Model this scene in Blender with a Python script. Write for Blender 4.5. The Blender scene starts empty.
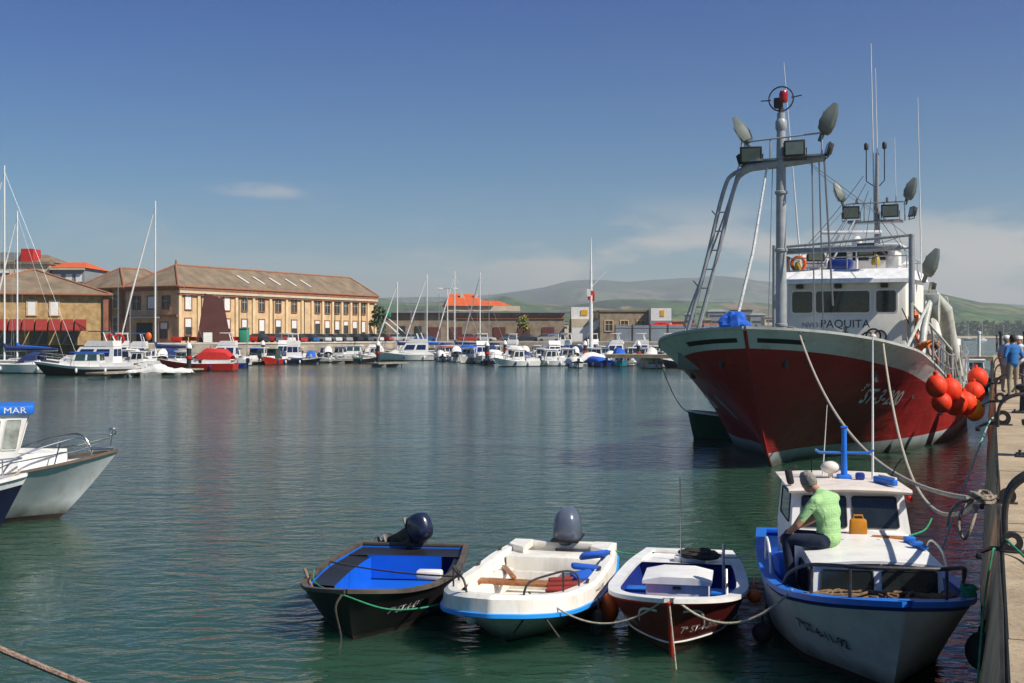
import bpy, bmesh, math, random
from mathutils import Vector, Matrix, noise
R = random.Random(7)
sc = bpy.context.scene
C = sc.collection
PI = math.pi
F = 1200.0; HC = 3.75; CX = 512.0; HY = 335.0      # photograph's focal length in pixels, eye height, horizon
rad = math.radians

# ------------------------------------------------------------------ materials
MATS = {}
def mat(key, col, rough=.5, metal=0., var=.12, scale=4., bump=0., bscale=40., coat=0., dirt=0., dcol=(.12,.09,.06), spec=.5, trans=0., alga=0., emit=0., streak=0., scol=(.16,.06,.02), seam=0.):
    if key in MATS: return MATS[key]
    m = bpy.data.materials.new(key); m.use_nodes = True
    nt = m.node_tree; N = nt.nodes; L = nt.links
    b = N['Principled BSDF']
    b.inputs['Roughness'].default_value = rough; b.inputs['Metallic'].default_value = metal
    b.inputs['Specular IOR Level'].default_value = spec
    b.inputs['Coat Weight'].default_value = coat; b.inputs['Coat Roughness'].default_value = .1
    b.inputs['Transmission Weight'].default_value = trans
    tc = N.new('ShaderNodeTexCoord')
    n1 = N.new('ShaderNodeTexNoise'); n1.inputs['Scale'].default_value = scale; n1.inputs['Detail'].default_value = 5
    L.new(tc.outputs['Object'], n1.inputs['Vector'])
    mr = N.new('ShaderNodeMapRange'); mr.inputs[1].default_value = .3; mr.inputs[2].default_value = .7
    mr.inputs[3].default_value = 1-var; mr.inputs[4].default_value = 1+var
    L.new(n1.outputs['Fac'], mr.inputs[0])
    mx = N.new('ShaderNodeMix'); mx.data_type = 'RGBA'; mx.blend_type = 'MULTIPLY'; mx.inputs[0].default_value = 1
    mx.inputs[6].default_value = (*col, 1)
    L.new(mr.outputs[0], mx.inputs[7])
    out = mx.outputs[2]
    def mixto(fac_socket, c, out):
        q = N.new('ShaderNodeMix'); q.data_type = 'RGBA'; L.new(fac_socket, q.inputs[0]); L.new(out, q.inputs[6])
        q.inputs[7].default_value = (*c, 1); return q.outputs[2]
    if dirt > 0:
        n2 = N.new('ShaderNodeTexNoise'); n2.inputs['Scale'].default_value = scale*1.7; n2.inputs['Detail'].default_value = 8; n2.inputs['Roughness'].default_value = .7
        mp = N.new('ShaderNodeMapping'); mp.inputs['Scale'].default_value = (1, 1, .25)
        L.new(tc.outputs['Object'], mp.inputs[0]); L.new(mp.outputs[0], n2.inputs['Vector'])
        r2 = N.new('ShaderNodeMapRange'); r2.inputs[1].default_value = .5; r2.inputs[2].default_value = .75; r2.inputs[4].default_value = dirt
        L.new(n2.outputs['Fac'], r2.inputs[0]); out = mixto(r2.outputs[0], dcol, out)
    if streak > 0:      # rust and scum running down from fittings and welds
        ns = N.new('ShaderNodeTexNoise'); ns.inputs['Scale'].default_value = 3.2; ns.inputs['Detail'].default_value = 9; ns.inputs['Roughness'].default_value = .75
        ms = N.new('ShaderNodeMapping'); ms.inputs['Scale'].default_value = (1, 1, .07); L.new(tc.outputs['Object'], ms.inputs[0]); L.new(ms.outputs[0], ns.inputs['Vector'])
        rs_ = N.new('ShaderNodeMapRange'); rs_.inputs[1].default_value = .56; rs_.inputs[2].default_value = .72; rs_.inputs[4].default_value = streak; L.new(ns.outputs['Fac'], rs_.inputs[0]); out = mixto(rs_.outputs[0], scol, out)
        nf = N.new('ShaderNodeTexNoise'); nf.inputs['Scale'].default_value = 1.1; nf.inputs['Detail'].default_value = 12; nf.inputs['Roughness'].default_value = .8; L.new(tc.outputs['Object'], nf.inputs['Vector'])
        rf_ = N.new('ShaderNodeMapRange'); rf_.inputs[1].default_value = .6; rf_.inputs[2].default_value = .66; rf_.inputs[4].default_value = streak*.6; L.new(nf.outputs['Fac'], rf_.inputs[0]); out = mixto(rf_.outputs[0], tuple(min(1, c*1.6+.03) for c in col), out)
    if alga > 0:      # growth and scum along the water line
        sp = N.new('ShaderNodeSeparateXYZ'); L.new(tc.outputs['Object'], sp.inputs[0])
        ad = N.new('ShaderNodeMath'); ad.operation = 'MULTIPLY_ADD'; L.new(n1.outputs['Fac'], ad.inputs[0]); ad.inputs[1].default_value = -.25*alga; L.new(sp.outputs[2], ad.inputs[2])
        r3 = N.new('ShaderNodeMapRange'); r3.inputs[1].default_value = .14*alga; r3.inputs[2].default_value = -.08*alga; r3.inputs[3].default_value = 0; r3.inputs[4].default_value = .85
        L.new(ad.outputs[0], r3.inputs[0]); out = mixto(r3.outputs[0], (.035,.04,.015), out)
    L.new(out, b.inputs['Base Color'])
    if bump > 0:
        n3 = N.new('ShaderNodeTexNoise'); n3.inputs['Scale'].default_value = bscale; n3.inputs['Detail'].default_value = 4
        L.new(tc.outputs['Object'], n3.inputs['Vector'])
        bp = N.new('ShaderNodeBump'); bp.inputs['Strength'].default_value = bump; bp.inputs['Distance'].default_value = .02
        L.new(n3.outputs['Fac'], bp.inputs['Height']); L.new(bp.outputs[0], b.inputs['Normal'])
    if emit > 0:
        b.inputs['Emission Color'].default_value = (*col, 1); b.inputs['Emission Strength'].default_value = emit
    if seam > 0:        # plate seams and the slight sinking of plates between frames
        br = N.new('ShaderNodeTexBrick'); br.inputs['Scale'].default_value = seam; br.inputs['Mortar Size'].default_value = .006; br.inputs['Mortar Smooth'].default_value = 1; br.inputs['Color1'].default_value = (1,1,1,1); br.inputs['Color2'].default_value = (.85,.85,.85,1); br.inputs['Mortar'].default_value = (0,0,0,1)
        mm_ = N.new('ShaderNodeMapping'); mm_.inputs['Rotation'].default_value = (0, PI/2, PI/2); L.new(tc.outputs['Object'], mm_.inputs[0]); L.new(mm_.outputs[0], br.inputs['Vector'])
        wv = N.new('ShaderNodeTexNoise'); wv.inputs['Scale'].default_value = 1.5; L.new(tc.outputs['Object'], wv.inputs['Vector'])
        b1 = N.new('ShaderNodeBump'); b1.inputs['Distance'].default_value = .012; b1.inputs['Strength'].default_value = .6; L.new(br.outputs['Color'], b1.inputs['Height'])
        b2 = N.new('ShaderNodeBump'); b2.inputs['Distance'].default_value = .09; b2.inputs['Strength'].default_value = .5; L.new(wv.outputs['Fac'], b2.inputs['Height']); L.new(b1.outputs[0], b2.inputs['Normal']); L.new(b2.outputs[0], b.inputs['Normal'])
    MATS[key] = m
    return m
def paint(key, col, **k):
    d = dict(rough=.35, var=.07, scale=3, dirt=.35, bump=.05, bscale=25); d.update(k); return mat(key, col, **d)
white = paint('white gelcoat', (.80,.79,.76), dirt=.3, streak=.18, scol=(.35,.27,.18), dcol=(.3,.25,.18))
white2 = paint('worn white paint', (.72,.71,.68), dirt=.5, dcol=(.32,.26,.18), rough=.5)
cream = paint('cream gelcoat', (.82,.79,.71), dirt=.45, streak=.25, scol=(.35,.27,.18), dcol=(.35,.28,.18))
blue = paint('bright blue paint', (.01,.15,.60), dirt=.5, dcol=(.06,.12,.24), var=.15, rough=.45, streak=.35, scol=(.10,.16,.25))
sky_blue = paint('light blue stripe', (.03,.3,.72), dirt=.15, dcol=(.1,.2,.3))
deepblue = paint('deep blue paint', (.012,.035,.22), dirt=.15, dcol=(.03,.04,.06))
navy = paint('navy paint', (.008,.012,.04), dirt=.2, dcol=(.05,.05,.05))
blackp = paint('tarred black paint', (.012,.012,.012), rough=.45, dirt=.35, dcol=(.05,.035,.025))
maroon = paint('maroon paint', (.09,.012,.012), dirt=.3, dcol=(.03,.012,.01))
redp = paint('red paint', (.5,.02,.012), dirt=.2, dcol=(.15,.03,.02))
greenp = paint('dark green paint', (.01,.06,.03), dirt=.2, dcol=(.03,.04,.03))
turq = paint('turquoise paint', (.02,.32,.42), dirt=.2)
greyp = paint('grey green paint', (.16,.2,.18), dirt=.4, dcol=(.16,.11,.07), scale=1.2)
galv = mat('galvanised steel', (.36,.37,.38), rough=.45, metal=.55, var=.2, scale=12, dirt=.25)
steel = mat('polished steel rail', (.55,.55,.55), rough=.22, metal=1, var=.1)
darkst = mat('dark weathered steel', (.05,.045,.045), rough=.55, metal=.3, var=.4, scale=15, bump=.3, dirt=.4, dcol=(.09,.045,.025))
glass = mat('dark window glass', (.015,.02,.022), rough=.06, var=.3, spec=.7)
glassg = mat('greenish window glass', (.03,.07,.06), rough=.08, var=.3, spec=.7)
rubber = mat('black rubber', (.014,.014,.014), rough=.75, var=.3, bump=.3)
wood = mat('varnished wood', (.34,.13,.035), rough=.45, var=.35, scale=14, dirt=.3)
wood2 = mat('weathered wood', (.22,.15,.09), rough=.75, var=.35, scale=18, bump=.3)
ropem = mat('pale mooring rope', (.42,.37,.29), rough=.9, var=.3, scale=30, bump=.6, bscale=90)
ropeb = mat('brown coiled rope', (.2,.12,.06), rough=.9, var=.4, scale=20, bump=.6, bscale=90)
ropeg = mat('green rope', (.02,.22,.11), rough=.8, var=.3, scale=20)
roped = mat('dark wet rope', (.05,.045,.035), rough=.85, var=.4, scale=20, bump=.5)
orange = mat('orange plastic', (.75,.13,.015), rough=.4, var=.12, dirt=.2)
redf = mat('red fender vinyl', (.88,.05,.012), rough=.55, var=.2, scale=3, dirt=.85, dcol=(.30,.07,.04), spec=.25, bump=.4, bscale=9)
yelf = mat('yellow fender vinyl', (.7,.36,.015), rough=.42, var=.15, dirt=.3)
canv_w = mat('white boat canvas', (.72,.7,.66), rough=.85, var=.1, bump=.4, bscale=6)
canv_b = mat('blue boat canvas', (.01,.1,.5), rough=.85, var=.15, bump=.4, bscale=6)
canv_n = mat('navy boat canvas', (.012,.03,.13), rough=.85, var=.2, bump=.4, bscale=6)
canv_r = mat('red boat canvas', (.5,.02,.015), rough=.85, var=.15, bump=.4, bscale=6)
canv_g = mat('green boat canvas', (.03,.12,.08), rough=.85, var=.2)
motorc = mat('outboard cowl', (.012,.016,.04), rough=.28, var=.1, coat=.6)
motorg = mat('outboard grey cowl', (.09,.11,.15), rough=.3, var=.1, coat=.5)
antif = mat('antifouling', (.03,.018,.016), rough=.8, var=.4, scale=3, bump=.4)

# ------------------------------------------------------------------ mesh builder
class MB:
    def __init__(s): s.bm = bmesh.new()
    def _fin(s, geom_verts, M):
        if M is not None: bmesh.ops.transform(s.bm, matrix=M, verts=geom_verts)
    def box(s, c, d, rot=None, bev=0., mi=0, M=None, taper=None):
        g = bmesh.ops.create_cube(s.bm, size=1.0); vs = g['verts']
        for v in vs:
            v.co.x *= d[0]; v.co.y *= d[1]; v.co.z *= d[2]
            if taper and v.co.z > 0: v.co.x *= taper[0]; v.co.y *= taper[1]
        fs = {f for v in vs for f in v.link_faces}
        if bev > 0:
            es = list({e for v in vs for e in v.link_edges})
            r = bmesh.ops.bevel(s.bm, geom=es, offset=bev, segments=2, affect='EDGES', profile=.5)
            fs = set(r['faces']) | {f for f in fs if f.is_valid}
            vs = list({v for f in fs for v in f.verts})
            fs = {f for v in vs for f in v.link_faces}
        for f in fs: f.material_index = mi
        T = Matrix.Translation(c)
        if rot: T = T @ (Matrix.Rotation(rot[2],4,'Z') @ Matrix.Rotation(rot[1],4,'Y') @ Matrix.Rotation(rot[0],4,'X'))
        if M is not None: T = M @ T
        bmesh.ops.transform(s.bm, matrix=T, verts=vs)
        return s
    def face(s, pts, mi=0):
        vs = [s.bm.verts.new(p) for p in pts]
        f = s.bm.faces.new(vs); f.material_index = mi; return s
    def prism(s, poly, axis_vec, mi=0):
        a = [s.bm.verts.new(Vector(p)) for p in poly]; b = [s.bm.verts.new(Vector(p)+Vector(axis_vec)) for p in poly]
        n = len(a); fs = [s.bm.faces.new(a[::-1]), s.bm.faces.new(b)]
        for i in range(n): fs.append(s.bm.faces.new((a[i], a[(i+1)%n], b[(i+1)%n], b[i])))
        for f in fs: f.material_index = mi
        bmesh.ops.recalc_face_normals(s.bm, faces=fs); return s
    def grid(s, rows, mi=0, close=False, cap=False):
        vr = [[s.bm.verts.new(p) for p in r] for r in rows]
        for i in range(len(vr)-1):
            m = mi[i] if isinstance(mi, (list, tuple)) else mi
            n = len(vr[i])
            for j in range(n if close else n-1):
                k = (j+1) % n
                try:
                    f = s.bm.faces.new((vr[i][j], vr[i][k], vr[i+1][k], vr[i+1][j])); f.material_index = m
                except ValueError: pass
        if cap:
            for r in (vr[0][::-1], vr[-1]):
                try: f = s.bm.faces.new(r); f.material_index = mi if not isinstance(mi, (list, tuple)) else mi[0]
                except ValueError: pass
        return s
    def tube(s, pts, r, seg=8, mi=0, closed=False, cap=True):
        P = [Vector(p) for p in pts]; n = len(P)
        rr = r if isinstance(r, (list, tuple)) else [r]*n
        rows = []; up = None
        for i in range(n):
            a = P[(i-1) % n] if (closed or i > 0) else P[i]; b = P[(i+1) % n] if (closed or i < n-1) else P[i]
            t = (b-a)
            if t.length < 1e-9: t = Vector((0,0,1))
            t.normalize()
            if up is None:
                up = Vector((0,0,1)) if abs(t.z) < .9 else Vector((1,0,0))
            u = up - t*up.dot(t)
            if u.length < 1e-6: u = Vector((1,0,0)) - t*t.x
            u.normalize(); w = t.cross(u); up = u
            rows.append([P[i] + (u*math.cos(2*PI*k/seg) + w*math.sin(2*PI*k/seg))*rr[i] for k in range(seg)])
        if closed: rows.append(rows[0])
        s.grid(rows, mi, close=True, cap=cap and not closed); return s
    def rect_sweep(s, pts, w, h, mi=0, off=0., cap=True):
        # rectangular section swept along pts; width is horizontal, across the run
        P = [Vector(p) for p in pts]; rows = []
        for i in range(len(P)):
            t = P[min(i+1, len(P)-1)] - P[max(i-1, 0)]; t.z = 0
            if t.length < 1e-9: t = Vector((0,1,0))
            t.normalize(); nrm = Vector((t.y, -t.x, 0))
            a = P[i]+nrm*(off-w/2); b = P[i]+nrm*(off+w/2); z = Vector((0,0,h/2))
            rows.append([a-z, b-z, b+z, a+z])
        s.grid(rows, mi, close=True, cap=cap); return s
    def profile_sweep(s, pts, prof, mi=0):
        P = [Vector(p) for p in pts]; rows = []
        for i in range(len(P)):
            t = P[min(i+1, len(P)-1)] - P[max(i-1, 0)]; t.z = 0; t.normalize(); nrm = Vector((-t.y, t.x, 0))
            rows.append([P[i]+nrm*o_+Vector((0,0,z_)) for o_, z_ in prof])
        s.grid(rows, mi); return s
    def ball(s, c, r, seg=16, mi=0, sc_=(1,1,1), rot=None):
        g = bmesh.ops.create_uvsphere(s.bm, u_segments=seg, v_segments=max(6, seg//2+2), radius=r)
        M = Matrix.Translation(c)
        if rot: M = M @ Matrix.Rotation(rot[2],4,'Z') @ Matrix.Rotation(rot[1],4,'Y') @ Matrix.Rotation(rot[0],4,'X')
        M = M @ Matrix.Diagonal((*sc_, 1))
        for f in {f for v in g['verts'] for f in v.link_faces}: f.material_index = mi
        bmesh.ops.transform(s.bm, matrix=M, verts=g['verts']); return s
    def lathe(s, prof, c=(0,0,0), seg=16, mi=0, M=None):
        rows = []
        for r, z in prof:
            row = [Vector((r*math.cos(2*PI*k/seg), r*math.sin(2*PI*k/seg), z)) for k in range(seg)]
            if M is not None: row = [M @ p for p in row]
            rows.append([p + Vector(c) for p in row])
        s.grid(rows, mi, close=True, cap=True); return s
    def torus(s, c, R0, r, seg=24, mi=0, M=None):
        pts = [Vector((R0*math.cos(2*PI*k/seg), R0*math.sin(2*PI*k/seg), 0)) for k in range(seg)]
        if M is not None: pts = [M @ p for p in pts]
        s.tube([p+Vector(c) for p in pts], r, 8, mi, closed=True); return s
    def build(s, name, mats, parent=None, smooth=True, loc=None, rz=None, doubles=1e-4, normals=True, ang=38):
        bm = s.bm
        if doubles: bmesh.ops.remove_doubles(bm, verts=bm.verts, dist=doubles)
        if normals: bmesh.ops.recalc_face_normals(bm, faces=bm.faces)
        me = bpy.data.meshes.new(name)
        if smooth:
            for f in bm.faces: f.smooth = True
            lim = rad(ang)
            for e in bm.edges:
                if len(e.link_faces) == 2 and e.calc_face_angle(0) > lim: e.smooth = False
        bm.to_mesh(me); bm.free()
        for m in (mats if isinstance(mats, (list, tuple)) else [mats]): me.materials.append(m)
        o = bpy.data.objects.new(name, me); C.objects.link(o)
        if parent: o.parent = parent
        if loc: o.location = loc
        if rz is not None: o.rotation_euler.z = rz
        return o
def obj_box(name, c, d, m, parent=None, rot=None, bev=0., **k):
    return MB().box(c, d, rot, bev).build(name, m, parent, **k)
def tag(o, label=None, cat=None, group=None, kind=None):
    if label: o['label'] = label
    if cat: o['category'] = cat
    if group: o['group'] = group
    if kind: o['kind'] = kind
    return o
def thing(name, label, cat, loc=(0,0,0), rz=0., group=None):
    o = bpy.data.objects.new(name, None); C.objects.link(o); o.empty_display_size = .3
    o.location = loc; o.rotation_euler.z = rz
    return tag(o, label, cat, group)
def kids(o): return [c for c in C.objects if c.parent == o]
def copy_tree(o, loc, rz, label=None, parent=None):
    c = o.copy(); C.objects.link(c)
    if parent: c.parent = parent
    else: c.location = loc; c.rotation_euler.z = rz
    if label: c['label'] = label
    for ch in kids(o): copy_tree(ch, None, None, None, c)
    return c
def struct(o): o['kind'] = 'structure'; return o
def wp(px, d, z=0.): return Vector(((px-CX)/F*d, d, z))
def face_dir(hx, hy): return math.atan2(-hx, hy)
def catmull(P, n=8, closed=False):
    P = [Vector(p) for p in P]; out = []; N = len(P)
    for i in range(N if closed else N-1):
        p0 = P[(i-1)%N] if closed else P[max(i-1,0)]; p1 = P[i]; p2 = P[(i+1)%N]; p3 = P[(i+2)%N] if closed else P[min(i+2,N-1)]
        for k in range(n):
            t = k/n
            out.append(.5*((2*p1)+(p2-p0)*t+(2*p0-5*p1+4*p2-p3)*t*t+(3*p1-p0-3*p2+p3)*t**3))
    if not closed: out.append(P[-1])
    return out
def sagline(a, b, sag, n=24):
    a = Vector(a); b = Vector(b)
    return [a.lerp(b, i/n) - Vector((0,0,sag*4*(i/n)*(1-i/n))) for i in range(n+1)]
def twist(pts, r):
    return pts
def interp(tab, t):
    # monotone cubic through (t, v) pairs
    n = len(tab)
    if t <= tab[0][0]: return tab[0][1]
    if t >= tab[-1][0]: return tab[-1][1]
    i = 0
    while t > tab[i+1][0]: i += 1
    def d(k): return (tab[k+1][1]-tab[k][1])/(tab[k+1][0]-tab[k][0])
    def m(k):
        if k == 0: return d(0)
        if k == n-1: return d(n-2)
        a, b = d(k-1), d(k)
        return 0 if a*b <= 0 else 2*a*b/(a+b)
    h = tab[i+1][0]-tab[i][0]; s = (t-tab[i][0])/h
    return ((2*s**3-3*s*s+1)*tab[i][1] + (s**3-2*s*s+s)*h*m(i) + (-2*s**3+3*s*s)*tab[i+1][1] + (s**3-s*s)*h*m(i+1))

# ------------------------------------------------------------------ hulls: local +Y is the bow, y=0 the stem head, +X starboard, z=0 water
class Hull:
    def __init__(s, L, br, zr, bw, rake=.6, trake=.1, q=1.2, keel=.35, rk=1.0, N=38):
        s.L, s.brt, s.zrt, s.bwt, s.rake, s.trake, s.q, s.keel, s.rk = L, br, zr, bw, rake, trake, q, keel, rk
        s.ts = [.5-.5*math.cos(PI*(.5+.5*i/N)*1.0) if False else 1-(1-i/N)**1.7 for i in range(N+1)]
    def zr(s, t): return interp(s.zrt, t)
    def b(s, t, z):
        w = interp(s.bwt, t); r = interp(s.brt, t); zr = s.zr(t)
        if z >= 0: return w+(r-w)*(min(z/zr, 1.3))**s.q
        k = s.keel*(1 if t < .8 else max(.3, 1-(t-.8)*3))
        return w*math.sqrt(max(0, 1-(z/-s.keel)**2))
    def y(s, t, z):
        zs = s.zr(1); f = max(z, 0)/zs
        yb = -s.rake+s.rake*f**s.rk - (max(-z, 0)*.8)
        ys = -s.L + s.trake*(1-max(z, 0)/s.zr(0))
        return ys+t*(yb-ys)
    def P(s, t, z, side=1, out=0.):
        return Vector((side*(s.b(t, z)+out), s.y(t, z), z))
    def skin(s, name, mats, parent, boot=.12, band=.0, nmid=6, bandmat=2):
        # material slots: 0 topsides, 1 below the boot line, 2 upper band
        m = MB()
        def zrow(t):
            zr = s.zr(t); r = [-s.keel, -s.keel*.6, -s.keel*.25, 0, boot]
            top = zr-band
            r += [boot+(top-boot)*(j/nmid) for j in range(1, nmid+1)]
            if band > 0: r.append(zr)
            return r
        mi = [1]*4+[0]*nmid+([bandmat] if band > 0 else [])
        for side in (1, -1):
            cols = [zrow(t) for t in s.ts]
            rows = [[s.P(t, cols[i][j], side) for i, t in enumerate(s.ts)] for j in range(len(mi)+1)]
            m.grid(rows, mi)
        # transom
        zz = zrow(0); rows = [[Vector((k*s.b(0, z), s.y(0, z), z)) for k in (-1,-.5,0,.5,1)] for z in zz]
        m.grid(rows, mi)
        return m.build(name, mats, parent, ang=50)
    def inner(s, name, mats, parent, th=.06, zf=.12, t0=.02, t1=.955, fmat=0, nz=4):
        m = MB()
        ts = [t0+(t1-t0)*t for t in s.ts]
        def pt(t, z, side):
            p = s.P(t, z, side); x = max(abs(p.x)-th*(1+2.2*t**4), 0.0)
            return Vector((side*x, p.y, z))
        def zs(t):
            zr = s.zr(t)-.004; return [zf+(zr-zf)*k/nz for k in range(nz+1)]
        for side in (1, -1):
            m.grid([[pt(t, zs(t)[k], side) for t in ts] for k in range(nz+1)])
        m.grid([[Vector((k*abs(pt(t, zf, 1).x), s.y(t, zf), zf)) for t in ts] for k in (-1,-.5,0,.5,1)], 1 if fmat else 0)
        for t in (t0,):
            m.grid([[Vector((k*abs(pt(t, z, 1).x), s.y(t, z), z)) for k in (-1,0,1)] for z in zs(t)])
        return m.build(name, mats, parent, ang=40)
    def railpts(s, dz=0., inset=0., t0=0., t1=1., out=0., zf=None):
        ts = [t for t in s.ts if t0 <= t <= t1]
        a = []
        for t in ts:
            z = s.zr(t) + (0 if zf is None else zf); p = s.P(t, z, 1); a.append(Vector((max(p.x-inset+out, 0), p.y, z+dz)))
        b = [Vector((-p.x, p.y, p.z)) for p in a]
        full = b + a[::-1]
        res = [full[0]]
        for p in full[1:]:
            if (p-res[-1]).length > .004: res.append(p)
        return res
    def cap(s, name, m, parent, w=.1, h=.04, dz=.02, inset=None, transom=True, mat2=None):
        b = MB(); b.rect_sweep(s.railpts(dz=dz, inset=w/2-.02 if inset is None else inset), w, h)
        if transom:
            z = s.zr(0)+dz; x = s.b(0, s.zr(0))
            b.box((0, s.y(0, z)+w/2-.02, z), (2*x+.01, w, h*.98), bev=.005)
        return b.build(name, m, parent, ang=40)
    def strip(s, name, m, parent, zfun, h=.05, out=.015, r=.025):
        b = MB()
        for side in (1, -1):
            pts = [s.P(t, zfun(t), side, out) for t in s.ts]
            b.tube(pts, r, 6)
        return b.build(name, m, parent)
    def deck(s, name, m, parent, t0, t1, dz=.03, inset=.03, camber=.04, n=6, z=None):
        ts = [t0+(t1-t0)*(1-(1-i/14)**1.5) for i in range(15)]
        rows = []
        for t in ts:
            zz = (s.zr(t)-dz) if z is None else z
            x = max(s.b(t, zz)-inset, 0.0)
            rows.append([Vector((x*(2*k/n-1), s.y(t, zz), zz+camber*(1-(2*k/n-1)**2)*(x/max(s.b(.5, zz), .1)))) for k in range(n+1)])
        return MB().grid(rows).build(name, m, parent)
_txt = {}
def text_geo(txt, shear=0., bold=0.):
    cu = bpy.data.curves.new('lettering', 'FONT'); cu.body = txt; cu.size = 1.0; cu.shear = shear; cu.resolution_u = 3; cu.fill_mode = 'FRONT'; cu.offset = bold
    o = bpy.data.objects.new('lettering', cu); C.objects.link(o)
    dg = bpy.context.evaluated_depsgraph_get(); me = bpy.data.meshes.new_from_object(o.evaluated_get(dg))
    bm = bmesh.new(); bm.from_mesh(me)
    bpy.data.objects.remove(o); bpy.data.curves.remove(cu); bpy.data.meshes.remove(me)
    bmesh.ops.triangulate(bm, faces=bm.faces)
    return bm
def hull_text(h, txt, side, t0, z0, size, m, parent, shear=0., slope=0., out=.022, wide=1., name='registration_lettering', bold=.012):
    # t0 is where the first letter stands; on the port side words run aft, on the starboard side forward
    bm = text_geo(txt, shear, bold); Ls = -1 if side < 0 else 1
    tab = [(0., t0)]; t = t0; p = h.P(t, z0+size*.4); s_ = 0.       # letters advance along the girth of the hull
    while 0 < t < 1 and s_ < 12:
        t2 = max(0., min(1., t+Ls*.004)); q = h.P(t2, z0+size*.4); s_ += (q-p).length; p = q; t = t2; tab.append((s_, t))
        if t in (0., 1.): break
    def tat(u):
        u = max(0., u); lo, hi = 0, len(tab)-1
        if u >= tab[-1][0]: return tab[-1][1]
        while hi-lo > 1:
            m_ = (lo+hi)//2
            if tab[m_][0] <= u: lo = m_
            else: hi = m_
        a, b_ = tab[lo], tab[hi]; return a[1]+(b_[1]-a[1])*(u-a[0])/max(b_[0]-a[0], 1e-9)
    for v in bm.verts:
        u, w = v.co.x*size*wide, v.co.y*size
        t = tat(u); z = z0+w+slope*u; p = h.P(t, z, 1); tg = h.P(min(1, t+.004), z, 1)-h.P(max(0, t-.004), z, 1); tg.z = 0; tg.normalize()
        nrm = Vector((tg.y, -tg.x, 0)); nrm = -nrm if nrm.x < 0 else nrm; p += nrm*out; v.co = Vector((side*p.x, p.y, p.z))
    b = MB(); b.bm.free(); b.bm = bm
    return b.build(name, m, parent, smooth=False, doubles=0, normals=False)
def flat_text(txt, size, M, m, parent, shear=0., wide=1., name='lettering', center=True):
    bm = text_geo(txt, shear); xs = [v.co.x for v in bm.verts]; cx = (min(xs)+max(xs))/2 if center else 0
    for v in bm.verts: v.co = M @ Vector(((v.co.x-cx)*size*wide, v.co.y*size, 0))
    b = MB(); b.bm.free(); b.bm = bm
    return b.build(name, m, parent, smooth=False, doubles=0, normals=False)

def outboard(parent, loc, rz, tilt, cowl, s=1.0, tiller=True):
    """outboard motor hung on a transom: cowl (> air_grille), leg, bracket, propeller"""
    M = Matrix.Translation(loc) @ Matrix.Rotation(rz, 4, 'Z') @ Matrix.Rotation(tilt, 4, 'X') @ Matrix.Scale(s, 4)
    def put(b, name, m, par=None):
        o = b.build(name, m, par or parent); o.matrix_local = M if not par else Matrix.Identity(4); return o
    b = MB()
    prof = [(.02,-.01,.02),(.06,.13,.2),(.16,.19,.27),(.3,.19,.27),(.42,.175,.25),(.5,.14,.21),(.55,.08,.13),(.565,.0,.0)]
    rows = []
    for z, a, c in prof:
        rows.append([Vector((a*math.copysign(abs(math.cos(q))**.7, math.cos(q)), -.12+c*math.copysign(abs(math.sin(q))**.7, math.sin(q))-.03*z, z)) for q in [2*PI*k/20 for k in range(20)]])
    b.grid(rows, close=True, cap=False)
    cw = put(b, 'cowl', cowl)
    g = MB(); g.box((0,-.12,.14), (.392,.55,.03), bev=.01); g.build('cowl_band', blackp if cowl is not blackp else greyp, cw)
    b = MB(); b.box((0,-.1,-.15), (.16,.26,.32), bev=.04, taper=(1.2,1.15)).box((0,-.14,-.6), (.07,.2,.7), bev=.03).box((0,-.14,-.66), (.2,.34,.02), bev=.005)
    b.tube([(0,.02,-.9),(0,-.2,-.9),(0,-.3,-.9)], [.03,.06,.045], 12); b.box((0,-.1,-1.0), (.012,.14,.18))
    put(b, 'leg', blackp)
    b = MB(); b.box((-.09,.06,-.12), (.03,.16,.3), bev=.01).box((.09,.06,-.12), (.03,.16,.3), bev=.01).box((0,.12,-.02), (.26,.03,.12), bev=.01)
    if tiller: b.tube([(0,.12,.02),(0,.35,.06),(.02,.6,.09)], [.02,.016,.02], 8)
    put(b, 'bracket', darkst)
    b = MB()
    for k in range(3):
        a = k*2*PI/3; c, s_ = math.cos(a), math.sin(a)
        b.face([(0,-.31,-.9),(.05*c+.03*s_,-.3,-.9+.05*s_-.03*c),(.12*c+.03*s_,-.29,-.9+.12*s_-.03*c),(.13*c-.03*s_,-.33,-.9+.13*s_+.03*c),(.05*c-.03*s_,-.34,-.9+.05*s_+.03*c)])
    put(b, 'propeller', galv)
# ------------------------------------------------------------------ world, sun, camera
SUN_EL, SUN_AZ = rad(45), Vector((.86, -.51, 0)).normalized()
w = bpy.data.worlds.new('World'); sc.world = w; w.use_nodes = True
nt = w.node_tree; N = nt.nodes; L = nt.links; bg = N['Background']
sky = N.new('ShaderNodeTexSky'); sky.sky_type = 'NISHITA'; sky.sun_disc = False; sky.sun_elevation = SUN_EL
sky.sun_rotation = math.atan2(SUN_AZ.x, SUN_AZ.y)
sky.air_density = .95; sky.dust_density = .2; sky.ozone_density = 4.5; sky.altitude = 0
tc = N.new('ShaderNodeTexCoord'); sp = N.new('ShaderNodeSeparateXYZ'); L.new(tc.outputs['Generated'], sp.inputs[0])
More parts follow.
